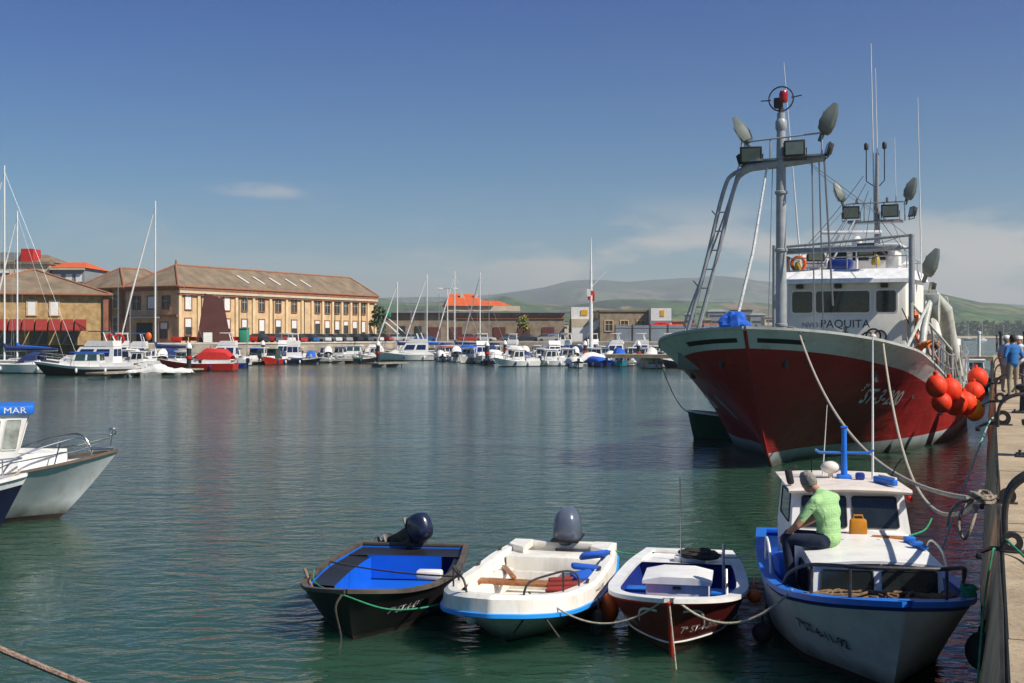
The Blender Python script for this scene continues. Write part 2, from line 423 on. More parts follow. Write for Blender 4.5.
# thin cumulus banks low over the hills, and one streak higher up
mp = N.new('ShaderNodeMapping'); mp.inputs['Scale'].default_value = (1,1,3.2); L.new(tc.outputs['Generated'], mp.inputs[0])
cn = N.new('ShaderNodeTexNoise'); cn.inputs['Scale'].default_value = 6.5; cn.inputs['Detail'].default_value = 7; cn.inputs['Roughness'].default_value = .55
L.new(mp.outputs[0], cn.inputs['Vector'])
def mrange(src, a, b, c=0., d=1., smooth=True):
    m = N.new('ShaderNodeMapRange'); m.interpolation_type = 'SMOOTHSTEP' if smooth else 'LINEAR'
    m.inputs[1].default_value = a; m.inputs[2].default_value = b; m.inputs[3].default_value = c; m.inputs[4].default_value = d; L.new(src, m.inputs[0]); return m.outputs[0]
def mul(a, b):
    m = N.new('ShaderNodeMath'); m.operation = 'MULTIPLY'; L.new(a, m.inputs[0])
    if isinstance(b, float): m.inputs[1].default_value = b
    else: L.new(b, m.inputs[1])
    return m.outputs[0]
cl = mul(mul(mrange(sp.outputs[0], -.12, .12, .25, 1.0), 1.0), 1.0)
cl = mul(cl, mul(mul(mrange(cn.outputs['Fac'], .45, .60), mrange(sp.outputs[2], .125, .06)), .8))
# streak
vm = N.new('ShaderNodeVectorMath'); vm.operation = 'SUBTRACT'; L.new(tc.outputs['Generated'], vm.inputs[0]); vm.inputs[1].default_value = (-.197,.973,.118)
m2 = N.new('ShaderNodeMapping'); m2.inputs['Scale'].default_value = (14, 14, 95); m2.inputs['Rotation'].default_value = (0, rad(-4), 0); L.new(vm.outputs[0], m2.inputs[0])
ln = N.new('ShaderNodeVectorMath'); ln.operation = 'LENGTH'; L.new(m2.outputs[0], ln.inputs[0])
n3 = N.new('ShaderNodeTexNoise'); n3.inputs['Scale'].default_value = 20; L.new(mp.outputs[0], n3.inputs['Vector'])
st = mul(mul(mrange(ln.outputs['Value'], 1.0, .2), mrange(n3.outputs['Fac'], .3, .7)), .4)
add = N.new('ShaderNodeMath'); add.operation = 'MAXIMUM'; L.new(cl, add.inputs[0]); L.new(st, add.inputs[1])
tint = N.new('ShaderNodeMix'); tint.data_type = 'RGBA'; tint.blend_type = 'MULTIPLY'; tint.inputs[0].default_value = 1
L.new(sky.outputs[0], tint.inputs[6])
tr = N.new('ShaderNodeValToRGB'); L.new(sp.outputs[2], tr.inputs[0]); tr.color_ramp.elements[0].position = 0.0; tr.color_ramp.elements[0].color = (.84,.86,.80,1); tr.color_ramp.elements[1].position = .32; tr.color_ramp.elements[1].color = (.10,.35,.84,1); e_ = tr.color_ramp.elements.new(.13); e_.color = (.40,.65,.80,1); e_ = tr.color_ramp.elements.new(.42); e_.color = (.16,.40,.78,1); e_ = tr.color_ramp.elements.new(.7); e_.color = (.62,.80,.95,1)  # topmost stops brighten the sky above the frame, added to lift shaded surfaces
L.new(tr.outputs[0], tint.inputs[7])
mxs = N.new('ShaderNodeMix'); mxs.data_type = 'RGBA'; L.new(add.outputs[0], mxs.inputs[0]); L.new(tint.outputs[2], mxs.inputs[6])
mxs.inputs[7].default_value = (7.6, 7.0, 6.3, 1)
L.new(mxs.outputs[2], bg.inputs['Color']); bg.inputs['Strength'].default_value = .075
sd = bpy.data.lights.new('sun', 'SUN'); sd.energy = 4.8; sd.angle = rad(.53); sd.color = (1.0, .93, .82)
so = bpy.data.objects.new('sun', sd); C.objects.link(so)
sv = Vector((SUN_AZ.x*math.cos(SUN_EL), SUN_AZ.y*math.cos(SUN_EL), math.sin(SUN_EL)))
so.rotation_euler = sv.to_track_quat('Z', 'Y').to_euler(); so.location = (60, 0, 80)
cd = bpy.data.cameras.new('camera'); co = bpy.data.objects.new('camera', cd); C.objects.link(co); sc.camera = co
cd.sensor_width = 36; cd.lens = 36*F/1024; cd.shift_y = -(341.5-HY)/1024; cd.clip_end = 30000; cd.clip_start = .1
co.location = (0, 0, HC); co.rotation_euler = (PI/2, 0, 0)
sc.view_settings.view_transform = 'Standard'; sc.view_settings.look = 'None'; sc.view_settings.gamma = 1; sc.view_settings.exposure = .34
sc.view_settings.use_curve_mapping = False
sc.cycles.use_denoising = True; sc.cycles.volume_bounces = 0; sc.cycles.max_bounces = 6; sc.cycles.glossy_bounces = 4; sc.cycles.diffuse_bounces = 3; sc.cycles.transmission_bounces = 4; sc.cycles.caustics_reflective = False

# ------------------------------------------------------------------ water
m = bpy.data.materials.new('harbour water'); m.use_nodes = True; nt = m.node_tree; N = nt.nodes; L = nt.links; b = N['Principled BSDF']
b.inputs['Base Color'].default_value = (.006, .036, .026, 1); b.inputs['Roughness'].default_value = .09; b.inputs['IOR'].default_value = 1.26; b.inputs['Specular Tint'].default_value = (.72,1.0,.80,1)
tc = N.new('ShaderNodeTexCoord')
def wn(scale, sx, sy, det, rot=0., rough=.5):
    mp = N.new('ShaderNodeMapping'); mp.inputs['Scale'].default_value = (sx, sy, 1); mp.inputs['Rotation'].default_value = (0,0,rot)
    n = N.new('ShaderNodeTexNoise'); n.inputs['Scale'].default_value = scale; n.inputs['Detail'].default_value = det; n.inputs['Roughness'].default_value = rough; n.inputs['Distortion'].default_value = .6
    L.new(tc.outputs['Object'], mp.inputs[0]); L.new(mp.outputs[0], n.inputs['Vector']); return n.outputs['Fac']
def bump(h, st, dist, prev=None):
    q = N.new('ShaderNodeBump'); L.new(ruf.outputs[0], q.inputs['Strength']); q.inputs['Distance'].default_value = dist; L.new(h, q.inputs['Height'])
    if prev: L.new(prev, q.inputs['Normal'])
    return q.outputs[0]
ruf = N.new('ShaderNodeMapRange'); ruf.inputs[1].default_value = .35; ruf.inputs[2].default_value = .65; ruf.inputs[3].default_value = .35; ruf.inputs[4].default_value = 1.25; L.new(wn(.035, .5, 1.6, 4), ruf.inputs[0])
n1 = bump(wn(.5, .8, 1.3, 2, .2), 1, .06); n1 = bump(wn(2.1, .7, 1.25, 3, -.15), 1, .075, n1); n1 = bump(wn(7.5, .8, 1.2, 3, .3), 1, .014, n1)
L.new(n1, b.inputs['Normal'])
# murk: slow patches of greener and bluer water
mx = N.new('ShaderNodeMix'); mx.data_type = 'RGBA'; L.new(wn(.06, 1, 1, 3), mx.inputs[0]); mx.inputs[6].default_value = (.022,.062,.039,1); mx.inputs[7].default_value = (.028,.072,.048,1)
L.new(mx.outputs[2], b.inputs['Base Color'])
b.subsurface_method = 'BURLEY'; b.inputs['Subsurface Weight'].default_value = 1; b.inputs['Subsurface Radius'].default_value = (.6,1.6,1.3); b.inputs['Subsurface Scale'].default_value = .8
struct(MB().face([(-6000,-60,0),(6000,-60,0),(6000,7600,0),(-6000,7600,0)]).build('water', m, smooth=False))
struct(MB().face([(-6000,-60,-3.0),(6000,-60,-3.0),(6000,7600,-3.0),(-6000,7600,-3.0)]).build('ground', mat('harbour bed', (.05,.05,.035)), smooth=False))

# ------------------------------------------------------------------ haze
hm = bpy.data.materials.new('sea haze'); hm.use_nodes = True; nt = hm.node_tree; N = nt.nodes
N.remove(N['Principled BSDF']); pv = N.new('ShaderNodeVolumePrincipled'); pv.inputs['Color'].default_value = (.88,.94,.95,1); pv.inputs['Density'].default_value = .00018; pv.inputs['Anisotropy'].default_value = .2
nt.links.new(pv.outputs[0], N['Material Output'].inputs['Volume'])
hz = MB().box((0, 3750, 148), (12400, 7900, 304)).build('haze', hm, smooth=False); hz['kind'] = 'stuff'

# ------------------------------------------------------------------ hills
def hill_mat(key, c1, c2, c3, sc_):
    m = bpy.data.materials.new(key); m.use_nodes = True; nt = m.node_tree; N = nt.nodes; L = nt.links; b = N['Principled BSDF']; b.inputs['Roughness'].default_value = .95; b.inputs['Specular IOR Level'].default_value = .1
    tc = N.new('ShaderNodeTexCoord'); mp = N.new('ShaderNodeMapping'); mp.inputs['Scale'].default_value = (1, .45, 1.5); L.new(tc.outputs['Object'], mp.inputs[0])
    v = N.new('ShaderNodeTexVoronoi'); v.inputs['Scale'].default_value = sc_; v.inputs['Randomness'].default_value = .9
    n0 = N.new('ShaderNodeTexNoise'); n0.inputs['Scale'].default_value = sc_*1.5; n0.inputs['Detail'].default_value = 4
    ad = N.new('ShaderNodeVectorMath'); ad.operation = 'MULTIPLY_ADD'; L.new(n0.outputs['Color'], ad.inputs[0]); ad.inputs[1].default_value = (300,300,80); L.new(mp.outputs[0], ad.inputs[2]); L.new(ad.outputs[0], v.inputs['Vector'])
    L.new(mp.outputs[0], n0.inputs['Vector'])
    cr = N.new('ShaderNodeValToRGB'); e = cr.color_ramp; e.elements[0].color = (*c1,1); e.elements[1].color = (*c2,1); e.elements[0].position = .35; e.elements[1].position = .7
    q = e.elements.new(.9); q.color = (*c3,1)
    sx = N.new('ShaderNodeSeparateColor'); L.new(v.outputs['Color'], sx.inputs[0]); L.new(sx.outputs[0], cr.inputs[0])
    n2 = N.new('ShaderNodeTexNoise'); n2.inputs['Scale'].default_value = sc_*2.2; n2.inputs['Detail'].default_value = 8; n2.inputs['Roughness'].default_value = .65; L.new(mp.outputs[0], n2.inputs['Vector'])
    r = N.new('ShaderNodeMapRange'); r.inputs[1].default_value = .48; r.inputs[2].default_value = .56; L.new(n2.outputs['Fac'], r.inputs[0])
    mx = N.new('ShaderNodeMix'); mx.data_type = 'RGBA'; L.new(r.outputs[0], mx.inputs[0]); L.new(cr.outputs[0], mx.inputs[6]); mx.inputs[7].default_value = (.018,.036,.014,1)
    L.new(mx.outputs[2], b.inputs['Base Color']); return m
hA = hill_mat('far pasture hills', (.03,.075,.03), (.07,.13,.05), (.14,.13,.08), .003)
hB = hill_mat('near pasture hills', (.045,.10,.02), (.10,.17,.035), (.2,.15,.08), .006)
def ridge(name, prof, d0, d1, m, base=0., amp=.075, seed=0, px0=None, px1=None, back=1.25):
    px0 = px0 or prof[0][0]; px1 = px1 or prof[-1][0]; nx = 170; rows = []
    for j in range(23):
        f = j/16; d = d0+(d1-d0)*f; row = []
        for i in range(nx+1):
            px = px0+(px1-px0)*i/nx; y = interp(prof, px); H = HC+(HY-y)*d1/F
            x = (px-CX)/F*d
            nz = noise.fractal(Vector((x/ (d1*.1)+seed, d/(d1*.1), seed)), .9, 2.1, 6)
            ff = min(f, 1); s = ff*ff*(3-2*ff) if f <= 1 else max(0, 1-(f-1)/(6/16)*.8)
            s = .55*s+.45*ff if f <= 1 else s
            h = base+(H-base)*s + nz*H*amp*2.2*(math.sin(PI*min(f,1)) + .25)
            row.append(Vector((x, d, h if j else -1.0)))
        rows.append(row)
    return struct(MB().grid(rows).build(name, m, ang=180))
ridge('hills', [(-300,296),(250,301),(330,300),(400,297),(450,297),(500,293),(543,288),(571,281),(592,280),(629,282),(687,278),(715,276),(760,281),(800,286),(900,298),(1024,305),(1150,312)], 4200, 7000, hA, base=20, seed=3)
ridge('hills', [(-400,300),(60,304),(330,298),(376,299),(411,303),(450,301),(480,300),(505,297),(520,301),(560,305),(620,302),(680,301),(740,303),(800,308),(870,318)], 1500, 3600, hB, base=6, seed=11, amp=.07)
ridge('hills', [(720,322),(780,305),(830,295),(880,289),(905,287),(925,290),(945,294.5),(965,299),(985,303),(1005,304.5),(1020,308),(1060,312),(1200,320)], 1650, 3000, hB, base=5, seed=21, amp=.05)
# low shore in front of the hills
land_m = mat('shore scrub', (.05,.085,.03), rough=.95, var=.5, scale=.02)
sand_m = mat('beach sand', (.42,.33,.22), rough=.95, var=.1)
struct(MB().grid([[Vector(((px-CX)/F*d, d, z)) for px in range(-300, 1500, 60)] for d, z in ((1490,-.5),(1515,1.4),(1540,2.2))]).build('beach', sand_m))
struct(MB().grid([[Vector(((px-CX)/F*d, d, z)) for px in range(-300, 1500, 60)] for d, z in ((1538,2.1),(1600,3.5),(2300,6.))]).build('shore_land', land_m))

# ------------------------------------------------------------------ foliage
leaf_mats = [mat('foliage dark', (.04,.07,.028), rough=.8, var=.4, scale=1.5), mat('foliage light', (.065,.10,.04), rough=.8, var=.4, scale=1.5)]
bark = mat('bark', (.10,.075,.05), rough=.95, var=.3)
def leafcloud(b, c, r, n, size, rs, squash=.8, mi=None):
    for _ in range(n):
        v = Vector((rs.gauss(0,1), rs.gauss(0,1), rs.gauss(0,1))).normalized()*(rs.random()**.4)
        p = Vector(c)+Vector((v.x*r, v.y*r, v.z*r*squash))
        a = Vector((rs.gauss(0,1), rs.gauss(0,1), rs.gauss(0,1))).normalized(); q = a.orthogonal().normalized(); t = a.cross(q)
        s = size*(.6+.8*rs.random())
        b.face([p+q*s, p+t*s*.6, p-q*s, p-t*s*.6], (rs.random() < .45) if mi is None else mi)
# far wood along the shore behind the ship: one mass of crowns
b = MB(); rs = random.Random(3)
for k in range(330):
    px = 690+rs.random()*470; d = 1560+rs.random()*160; x = (px-CX)/F*d
    hh = 13+rs.random()*9
    for q in range(3): leafcloud(b, (x+rs.uniform(-5,5), d, 2+hh*(.3+.27*q)), 6.5-q*1.2, 16, 2.6, rs, 1.0)
wd = b.build('far_woodland', leaf_mats, smooth=False, doubles=0, normals=False); wd['kind'] = 'stuff'
b = MB()
for k in range(420):
    px = 330+rs.random()*460; d = 700+rs.random()*900; x = (px-CX)/F*d
    hh = 4+rs.random()*7
    for q in range(2): leafcloud(b, (x+rs.uniform(-4,4), d, 2+hh*(.3+.4*q)), 5.2-q*1.4, 14, 1.9, rs, 1.0)
wd = b.build('scattered_far_trees', leaf_mats, smooth=False, doubles=0, normals=False); wd['kind'] = 'stuff'

# ------------------------------------------------------------------ harbour land (one platform) with its quay wall
asph = mat('harbour apron asphalt', (.16,.15,.14), rough=.9, var=.2, scale=.4, dirt=.4, dcol=(.1,.09,.08))
qwall = mat('old quay masonry', (.33,.28,.22), rough=.9, var=.3, scale=.6, dirt=.5, dcol=(.08,.07,.05), bump=.5, bscale=3, alga=2.5)
edge = [(-260,120),(-80,134),(-60,150),(-46,160),(-38,165.5),(-24,192),(-14,205),(0,206),(46,200),(60,250),(105,420)]
LZ = 2.5
top = [Vector((x,y,LZ)) for x,y in edge]
back = [Vector((230,900,LZ)),Vector((400,1550,LZ)),Vector((-1300,1550,LZ)),Vector((-1300,96,LZ))]
struct(MB().face(top+back).build('harbour_apron', asph, smooth=False))
struct(MB().grid([[Vector((p.x,p.y+.001,z)) for p in top+[Vector((230,900,0))]] for z in (-3,LZ)]).build('harbour_quay_wall', qwall, smooth=False))
b = MB(); b.rect_sweep([p+Vector((0,.25,.1)) for p in top], .5, .22); struct(b.build('harbour_kerb', mat('pale kerb stone', (.5,.46,.4), rough=.85, var=.2, scale=1), smooth=False))

# ------------------------------------------------------------------ near quay: its edge runs from under the camera to a vanishing point right of centre
QU = Vector((.3714,.9285,0)); QN = Vector((.9285,-.3714,0))    # along, and inland
def Q(s, e, z): return QU*s+QN*e+Vector((0,0,z))
conc = bpy.data.materials.new('worn quay concrete'); conc.use_nodes = True; nt = conc.node_tree; N = nt.nodes; L = nt.links; bs = N['Principled BSDF']; bs.inputs['Roughness'].default_value = .9
tc = N.new('ShaderNodeTexCoord')
def nz(scale, det, rough=.6):
    n = N.new('ShaderNodeTexNoise'); n.inputs['Scale'].default_value = scale; n.inputs['Detail'].default_value = det; n.inputs['Roughness'].default_value = rough; L.new(tc.outputs['Object'], n.inputs['Vector']); return n.outputs['Fac']
cr = N.new('ShaderNodeValToRGB'); e = cr.color_ramp; e.elements[0].position = .3; e.elements[0].color = (.24,.18,.115,1); e.elements[1].position = .68; e.elements[1].color = (.52,.41,.27,1)
L.new(nz(1.1, 9, .68), cr.inputs[0])
cr2 = N.new('ShaderNodeValToRGB'); e = cr2.color_ramp; e.elements[0].position = .36; e.elements[0].color = (.35,.3,.26,1); e.elements[1].position = .46; e.elements[1].color = (1,1,1,1); L.new(nz(26, 6, .7), cr2.inputs[0])
mx = N.new('ShaderNodeMix'); mx.data_type = 'RGBA'; mx.blend_type = 'MULTIPLY'; mx.inputs[0].default_value = .6; L.new(cr.outputs[0], mx.inputs[6]); L.new(cr2.outputs[0], mx.inputs[7])
L.new(mx.outputs[2], bs.inputs['Base Color'])
bp = N.new('ShaderNodeBump'); bp.inputs['Strength'].default_value = .7; bp.inputs['Distance'].default_value = .02; L.new(nz(14, 8, .7), bp.inputs['Height']); L.new(bp.outputs[0], bs.inputs['Normal'])
qface = mat('stained quay face', (.72,.46,.25), rough=.85, var=.35, scale=1.2, dirt=.5, dcol=(.3,.17,.08), bump=.5, bscale=9, alga=.3)
QE = .09
b = MB(); slab = [(-6,7.5)]; s = 7.5
while s < 112: slab.append((s, min(s+4.6, 114))); s += 4.6
for k, (s0, s1) in enumerate(slab):
    g = .012; jit = R.uniform(-.006,.006)
    b.prism([Q(s0+g,QE+jit,1.6), Q(s1-g,QE+jit,1.6), Q(s1-g,9,1.6), Q(s0+g,9,1.6)], (0,0,.4+R.uniform(-.006,.006)))
o = b.build('quay_top', conc, smooth=False); struct(o)
b = MB()
n = 60
b.grid([[Q(-6+120*i/n, -.15+.23*z/1.62-(.012*math.sin(i*2.1)+.01*math.sin(i*5)), z) for i in range(n+1)] for z in (-3,-.5,0,.4,.8,1.2,1.62)])
b.grid([[Q(114, e, z) for e in (-.13,9)] for z in (-3,1.62)])
b.grid([[Q(-6+120*i/n, e, 1.58) for i in range(n+1)] for e in (.05,9.0)])
struct(b.build('quay_wall', qface))
b = MB(); b.grid([[Q(s, e, 2.0) for e in (9.0,60)] for s in (-10,114)]); b.grid([[Q(114, e, z) for e in (9,60)] for z in (-3,2.0)])
struct(b.build('quay_yard', asph, smooth=False))
# low jetty beyond the quay's end
struct(MB().prism([Q(128,-40,1.2), Q(132,-40,1.2), Q(132,60,1.2), Q(128,60,1.2)], (0,0,.4)).build('outer_jetty', conc, smooth=False))
# ------------------------------------------------------------------ the fishing vessel
SH = face_dir(-.4179, -.9085)
ship = thing('fishing_vessel', 'big maroon and grey fishing vessel with white wheelhouse moored at the quay', 'fishing vessel', (6.08,31.37,0), SH)
SHM = Matrix.Translation((6.08,31.37,0)) @ Matrix.Rotation(SH, 4, 'Z')
SL = 30.0
def a2t(a): return 1-a/SL
hs = Hull(SL, br=[(0,3.3),(.2,3.95),(.45,4.1),(a2t(9),4.05),(a2t(5),3.85),(a2t(2.5),3.2),(a2t(1.1),2.2),(a2t(.35),1.15),(1,0)],
  zr=[(0,2.5),(.2,1.95),(a2t(16),1.85),(a2t(11),2.25),(a2t(7),2.85),(a2t(5),3.2),(a2t(2.5),3.55),(a2t(1),3.78),(1,3.92)],
  bw=[(0,2.9),(.2,3.8),(.5,3.9),(a2t(9),3.1),(a2t(6),2.1),(a2t(4),.95),(a2t(2),.25),(1,0)], rake=3.1, trake=1.0, q=1.25, keel=1.2, rk=.8)
hs.ts = [1-(1-i/60)**1.9 for i in range(61)]
hullred = mat('ship hull maroon', (.32,.022,.022), rough=.42, spec=.3, var=.22, scale=.7, dirt=.35, dcol=(.08,.022,.018), alga=1.6, streak=.8, scol=(.12,.05,.03), seam=.42)
bandgrey = mat('ship bulwark grey', (.56,.60,.56), rough=.4, var=.12, scale=.8, dirt=.3, dcol=(.2,.14,.1), streak=.75, scol=(.24,.13,.07), seam=.42)
bootm = mat('ship boot topping', (.42,.48,.52), rough=.5, var=.2, scale=1, dirt=.4, dcol=(.12,.08,.05), alga=1.5)
shullmats = [hullred, bootm, bandgrey]
hs.skin('hull', shullmats, ship, boot=.42, band=.52, nmid=9)
m = MB(); m.rect_sweep(hs.railpts(dz=.03, inset=.08, t0=.0), .2, .07); m.build('rail_cap', mat('ship rail cap', (.4,.42,.4), rough=.5, dirt=.4), ship)
# bulwark inside and decks
m = MB()
for sd_ in (1,-1): m.grid([[Vector((sd_*max(hs.b(t, hs.zr(t)-f)-.1, 0), hs.y(t, hs.zr(t)-f), hs.zr(t)-f)) for t in hs.ts if t < .995] for f in (0,.5,1.0)])
m.build('bulwark_lining', mat('ship bulwark lining', (.45,.45,.42), rough=.6, dirt=.6), ship)
hs.deck('deck', mat('ship deck green', (.1,.13,.1), rough=.8, dirt=.5), ship, 0, .985, dz=.95, inset=.1, camber=.12)
# hawse slots in the bulwark on both bows
for sd_ in (1,-1):
    for t0, t1 in ((a2t(1.0 if sd_ > 0 else .55), a2t(.08)),):
        m = MB(); rows = []
        for f in (.24,.36):
            rows.append([hs.P(t0+(t1-t0)*k/12, hs.zr(t0+(t1-t0)*k/12)-f, sd_, .012) for k in range(13)])
        m.grid(rows).build('hawse_slot', blackp, ship)
# anchor pocket plate on the starboard bow, stem bar
m = MB(); rows = [[hs.P(a2t(a), z+(a-2.6)*-.25, 1, .02) for a in (2.9,3.15,3.4)] for z in (1.35,1.7,2.05)]
m.grid(rows).build('anchor_plate', bootm, ship)
m = MB(); m.tube([(0, hs.y(1, z)+.01, z) for z in [-.4,0,.4,.8,1.3,1.8,2.3,2.8,3.3,3.86]], .05, 8); m.build('stem_bar', hullred, ship)
for sd_ in (1,-1):
    hull_text(hs, 'ST-3-200', sd_, a2t(3.75) if sd_ < 0 else a2t(7.0), 1.78 if sd_ < 0 else 1.3, .62, white, ship, shear=-.1 if sd_ < 0 else 0, slope=-.07*(1 if sd_ < 0 else -1), out=.04, wide=1.0, bold=.02)
    hull_text(hs, '3ª', sd_, a2t(3.35) if sd_ < 0 else a2t(7.5), 2.15 if sd_ < 0 else 1.65, .3, white, ship, shear=-.15 if sd_ < 0 else 0, out=.05)
# rust and draught streak strips are in the paint; discharge pipe stubs
for a, z in ((11,1.1),(14.5,.9)):
    p = hs.P(a2t(a), z, -1); MB().tube([p, p+Vector((-.12,0,-.03))], .06, 10).build('discharge_pipe', galv, ship)
# wheelhouse
WY = -15.9; ww = 2.25
whm = mat('wheelhouse white', (.80,.77,.70), rough=.4, var=.06, scale=1.2, dirt=.25, dcol=(.4,.27,.15), streak=.3, scol=(.4,.22,.1))
wh = MB().box((0, WY-3.0, 3.6), (2*ww, 6.0, 5.0), bev=.18).build('wheelhouse', whm, ship)
def wh_window(cx, cz, w_, h_, side=None, cy=None):
    g = MB(); f = MB()
    if side is None:
        M = Matrix.Translation((cx, WY+.004, cz)) @ Matrix.Rotation(-PI/2, 4, 'X')
    else:
        M = Matrix.Translation((side*(ww+.004), cy, cz)) @ Matrix.Rotation(PI/2, 4, 'Y') @ Matrix.Rotation(PI/2, 4, 'Z')
    def rr(w, h, r, z):
        out = []
        for sx, sy, a0 in ((1,1,0),(-1,1,PI/2),(-1,-1,PI),(1,-1,1.5*PI)):
            for k in range(5):
                a = a0+k*PI/8; out.append(Vector((sx*(w/2-r)+r*math.cos(a), sy*(h/2-r)+r*math.sin(a), z)))
        return out
    o_ = rr(w_+.14, h_+.14, .16, .0); i_ = rr(w_, h_, .1, .035); j_ = rr(w_+.14, h_+.14, .16, .035)
    f.grid([[M @ p for p in q] for q in (o_, j_, i_, rr(w_, h_, .1, .004))], close=True)
    fr = f.build('window', whm, wh)
    g.face([M @ p for p in rr(w_, h_, .1, .012)]); g.build('pane', glass, fr, smooth=False)
wh_window(1.62, 5.02, .78, .82); wh_window(.1, 5.02, 2.0, .82); wh_window(-1.5, 5.02, .72, .82)
for cy in (-17.2,-18.6,-20.1):
    for sd_ in (1,-1): wh_window(0, 5.0, .75, .85, sd_, cy)
for sd_ in (1,-1): wh_window(0, 3.6, .45, .45, sd_, -17.4)
# door on the port side
d = MB().box((-ww-.02, -19.2, 3.0), (.06, .75, 1.75), bev=.02).build('door', whm, wh); MB().tube([(-ww-.08,-18.95,2.9),(-ww-.08,-18.95,3.15)], .015, 6).build('handle', steel, d)
# brow and roof
m = MB(); m.prism([(-ww-.15,WY+.45,5.72),(-ww-.15,WY+.42,5.86),(-ww-.05,WY-.3,6.28),(-ww-.05,WY-6.2,6.28),(-ww-.15,WY-6.3,5.98),(-ww-.15,WY-.2,5.86)], (2*ww+.3,0,0))
rf = m.build('roof', mat('wheelhouse roof white', (.78,.79,.8), rough=.45, dirt=.25), ship)
for x in (-1.45,.25,1.7): MB().box((x, WY+.12, 5.62), (.26,.2,.16), bev=.03).build('brow_lamp', darkst, wh)
M = Matrix.Translation((0, WY+.012, 0)) @ Matrix(((-1,0,0,0),(0,0,1,0),(0,1,0,0),(0,0,0,1)))
flat_text('PAQUITA', .44, M @ Matrix.Translation((.0,4.03,0)) , mat('painted lettering black', (.03,.03,.035), rough=.5), ship, name='name_lettering', wide=1.0)
flat_text('NVO', .26, M @ Matrix.Translation((-1.32,4.05,0)), mat('painted lettering grey', (.16,.16,.18), rough=.5), ship, name='name_lettering', wide=1.1)
# anchor emblem with red marks to each side, below the name
def emb(pts, mm, name='emblem'):
    m = MB()
    for q in pts: m.box((q[0], WY+.014, q[1]), (q[2], .012, q[3]), rot=(0, q[4], 0))
    return m.build(name, mm, ship)
emb([(0,3.74,.05,.42,0),(0,3.86,.22,.045,0),(.09,3.56,.2,.05,.5),(-.09,3.56,.2,.05,-.5)], mat('painted lettering black',(0,0,0)))
MB().torus((0, WY+.014, 3.98), .05, .014, 16, M=Matrix.Rotation(PI/2,4,'X')).build('emblem', MATS['painted lettering black'], ship)
for q_ in ([(.42,3.62,.26,.05,.5),(.5,3.68,.22,.045,-.5),(.36,3.66,.05,.16,.2)],[(-.5,3.64,.34,.05,-.6),(-.56,3.7,.28,.045,.7),(-.42,3.62,.05,.2,.6)]): emb(q_, mat('painted emblem red', (.42,.05,.05), rough=.5))
# coiled hose and light on the wheelhouse front
m = MB(); m.torus((-1.05, WY+.1, 3.72), .26, .035, M=Matrix.Rotation(PI/2,4,'X')); m.torus((-1.3, WY+.12, 3.7), .22, .03, M=Matrix.Rotation(PI/2,4,'X')); m.torus((-.85, WY+.12, 3.66), .2, .03, M=Matrix.Rotation(PI/2,4,'X')); m.build('coiled_hose', rubber, ship)
MB().ball((-1.05, WY+.18, 3.68), .13, 14).build('deck_light', mat('lamp glass pink', (.65,.5,.5), rough=.2), ship)
# front gantry: two posts and a crossbar with rails
for x in (2.55,-2.5): MB().tube([(x, WY+.75, .9),(x, WY+.75, 7.2 if x > 0 else 7.45)], .11 if x < 0 else .075, 12).build('gantry_post', galv, ship)
m = MB(); m.tube([(2.55,WY+.75,7.1),(-2.5,WY+.75,7.42)], .05, 8).tube([(2.55,WY+.75,6.85),(-2.5,WY+.75,6.95)], .03, 6); m.box((0,WY+.55,6.98),(4.2,.16,.2),bev=.02); m.build('gantry_crossbar', galv, ship)
MB().box((2.5,WY+.7,5.1),(.22,.3,.5),bev=.03).build('junction_box', galv, ship)
# roof rail
m = MB()
for z in (6.75,): m.tube([(2.2,WY-.4,z),(-2.2,WY-.4,z),(-2.2,WY-6,z),(2.2,WY-6,z)], .022, 6, closed=True)
for x in (-2.2,-1.1,0,1.1,2.2): m.tube([(x,WY-.4,6.25),(x,WY-.4,6.75)], .02, 6)
for y in (-2,-4,-6):
    for x in (-2.2,2.2): m.tube([(x,WY+y,6.25),(x,WY+y,6.75)], .02, 6)
m.build('roof_rail', galv, ship)
def floodlight(x, y, z, rz, tilt, s=1.0):
    s *= .86
    M = Matrix.Translation((x,y,z)) @ Matrix.Rotation(rz,4,'Z') @ Matrix.Rotation(tilt,4,'X') @ Matrix.Scale(s,4)
    m = MB(); m.box((0,-.08,0),(.62,.16,.46),bev=.03,M=M,taper=(1.0,1.0)); m.box((0,.02,0),(.68,.05,.52),bev=.015,M=M); m.tube([M@Vector((-.36,-.06,0)),M@Vector((-.36,-.06,-.36)),M@Vector((.36,-.06,-.36)),M@Vector((.36,-.06,0))],.02,6)
    o = m.build('floodlight', darkst, ship)
    g = MB(); g.box((0,.052,0),(.56,.01,.4),M=M); g.build('lens', mat('floodlight lens', (.25,.28,.22), rough=.15, spec=.8), o)
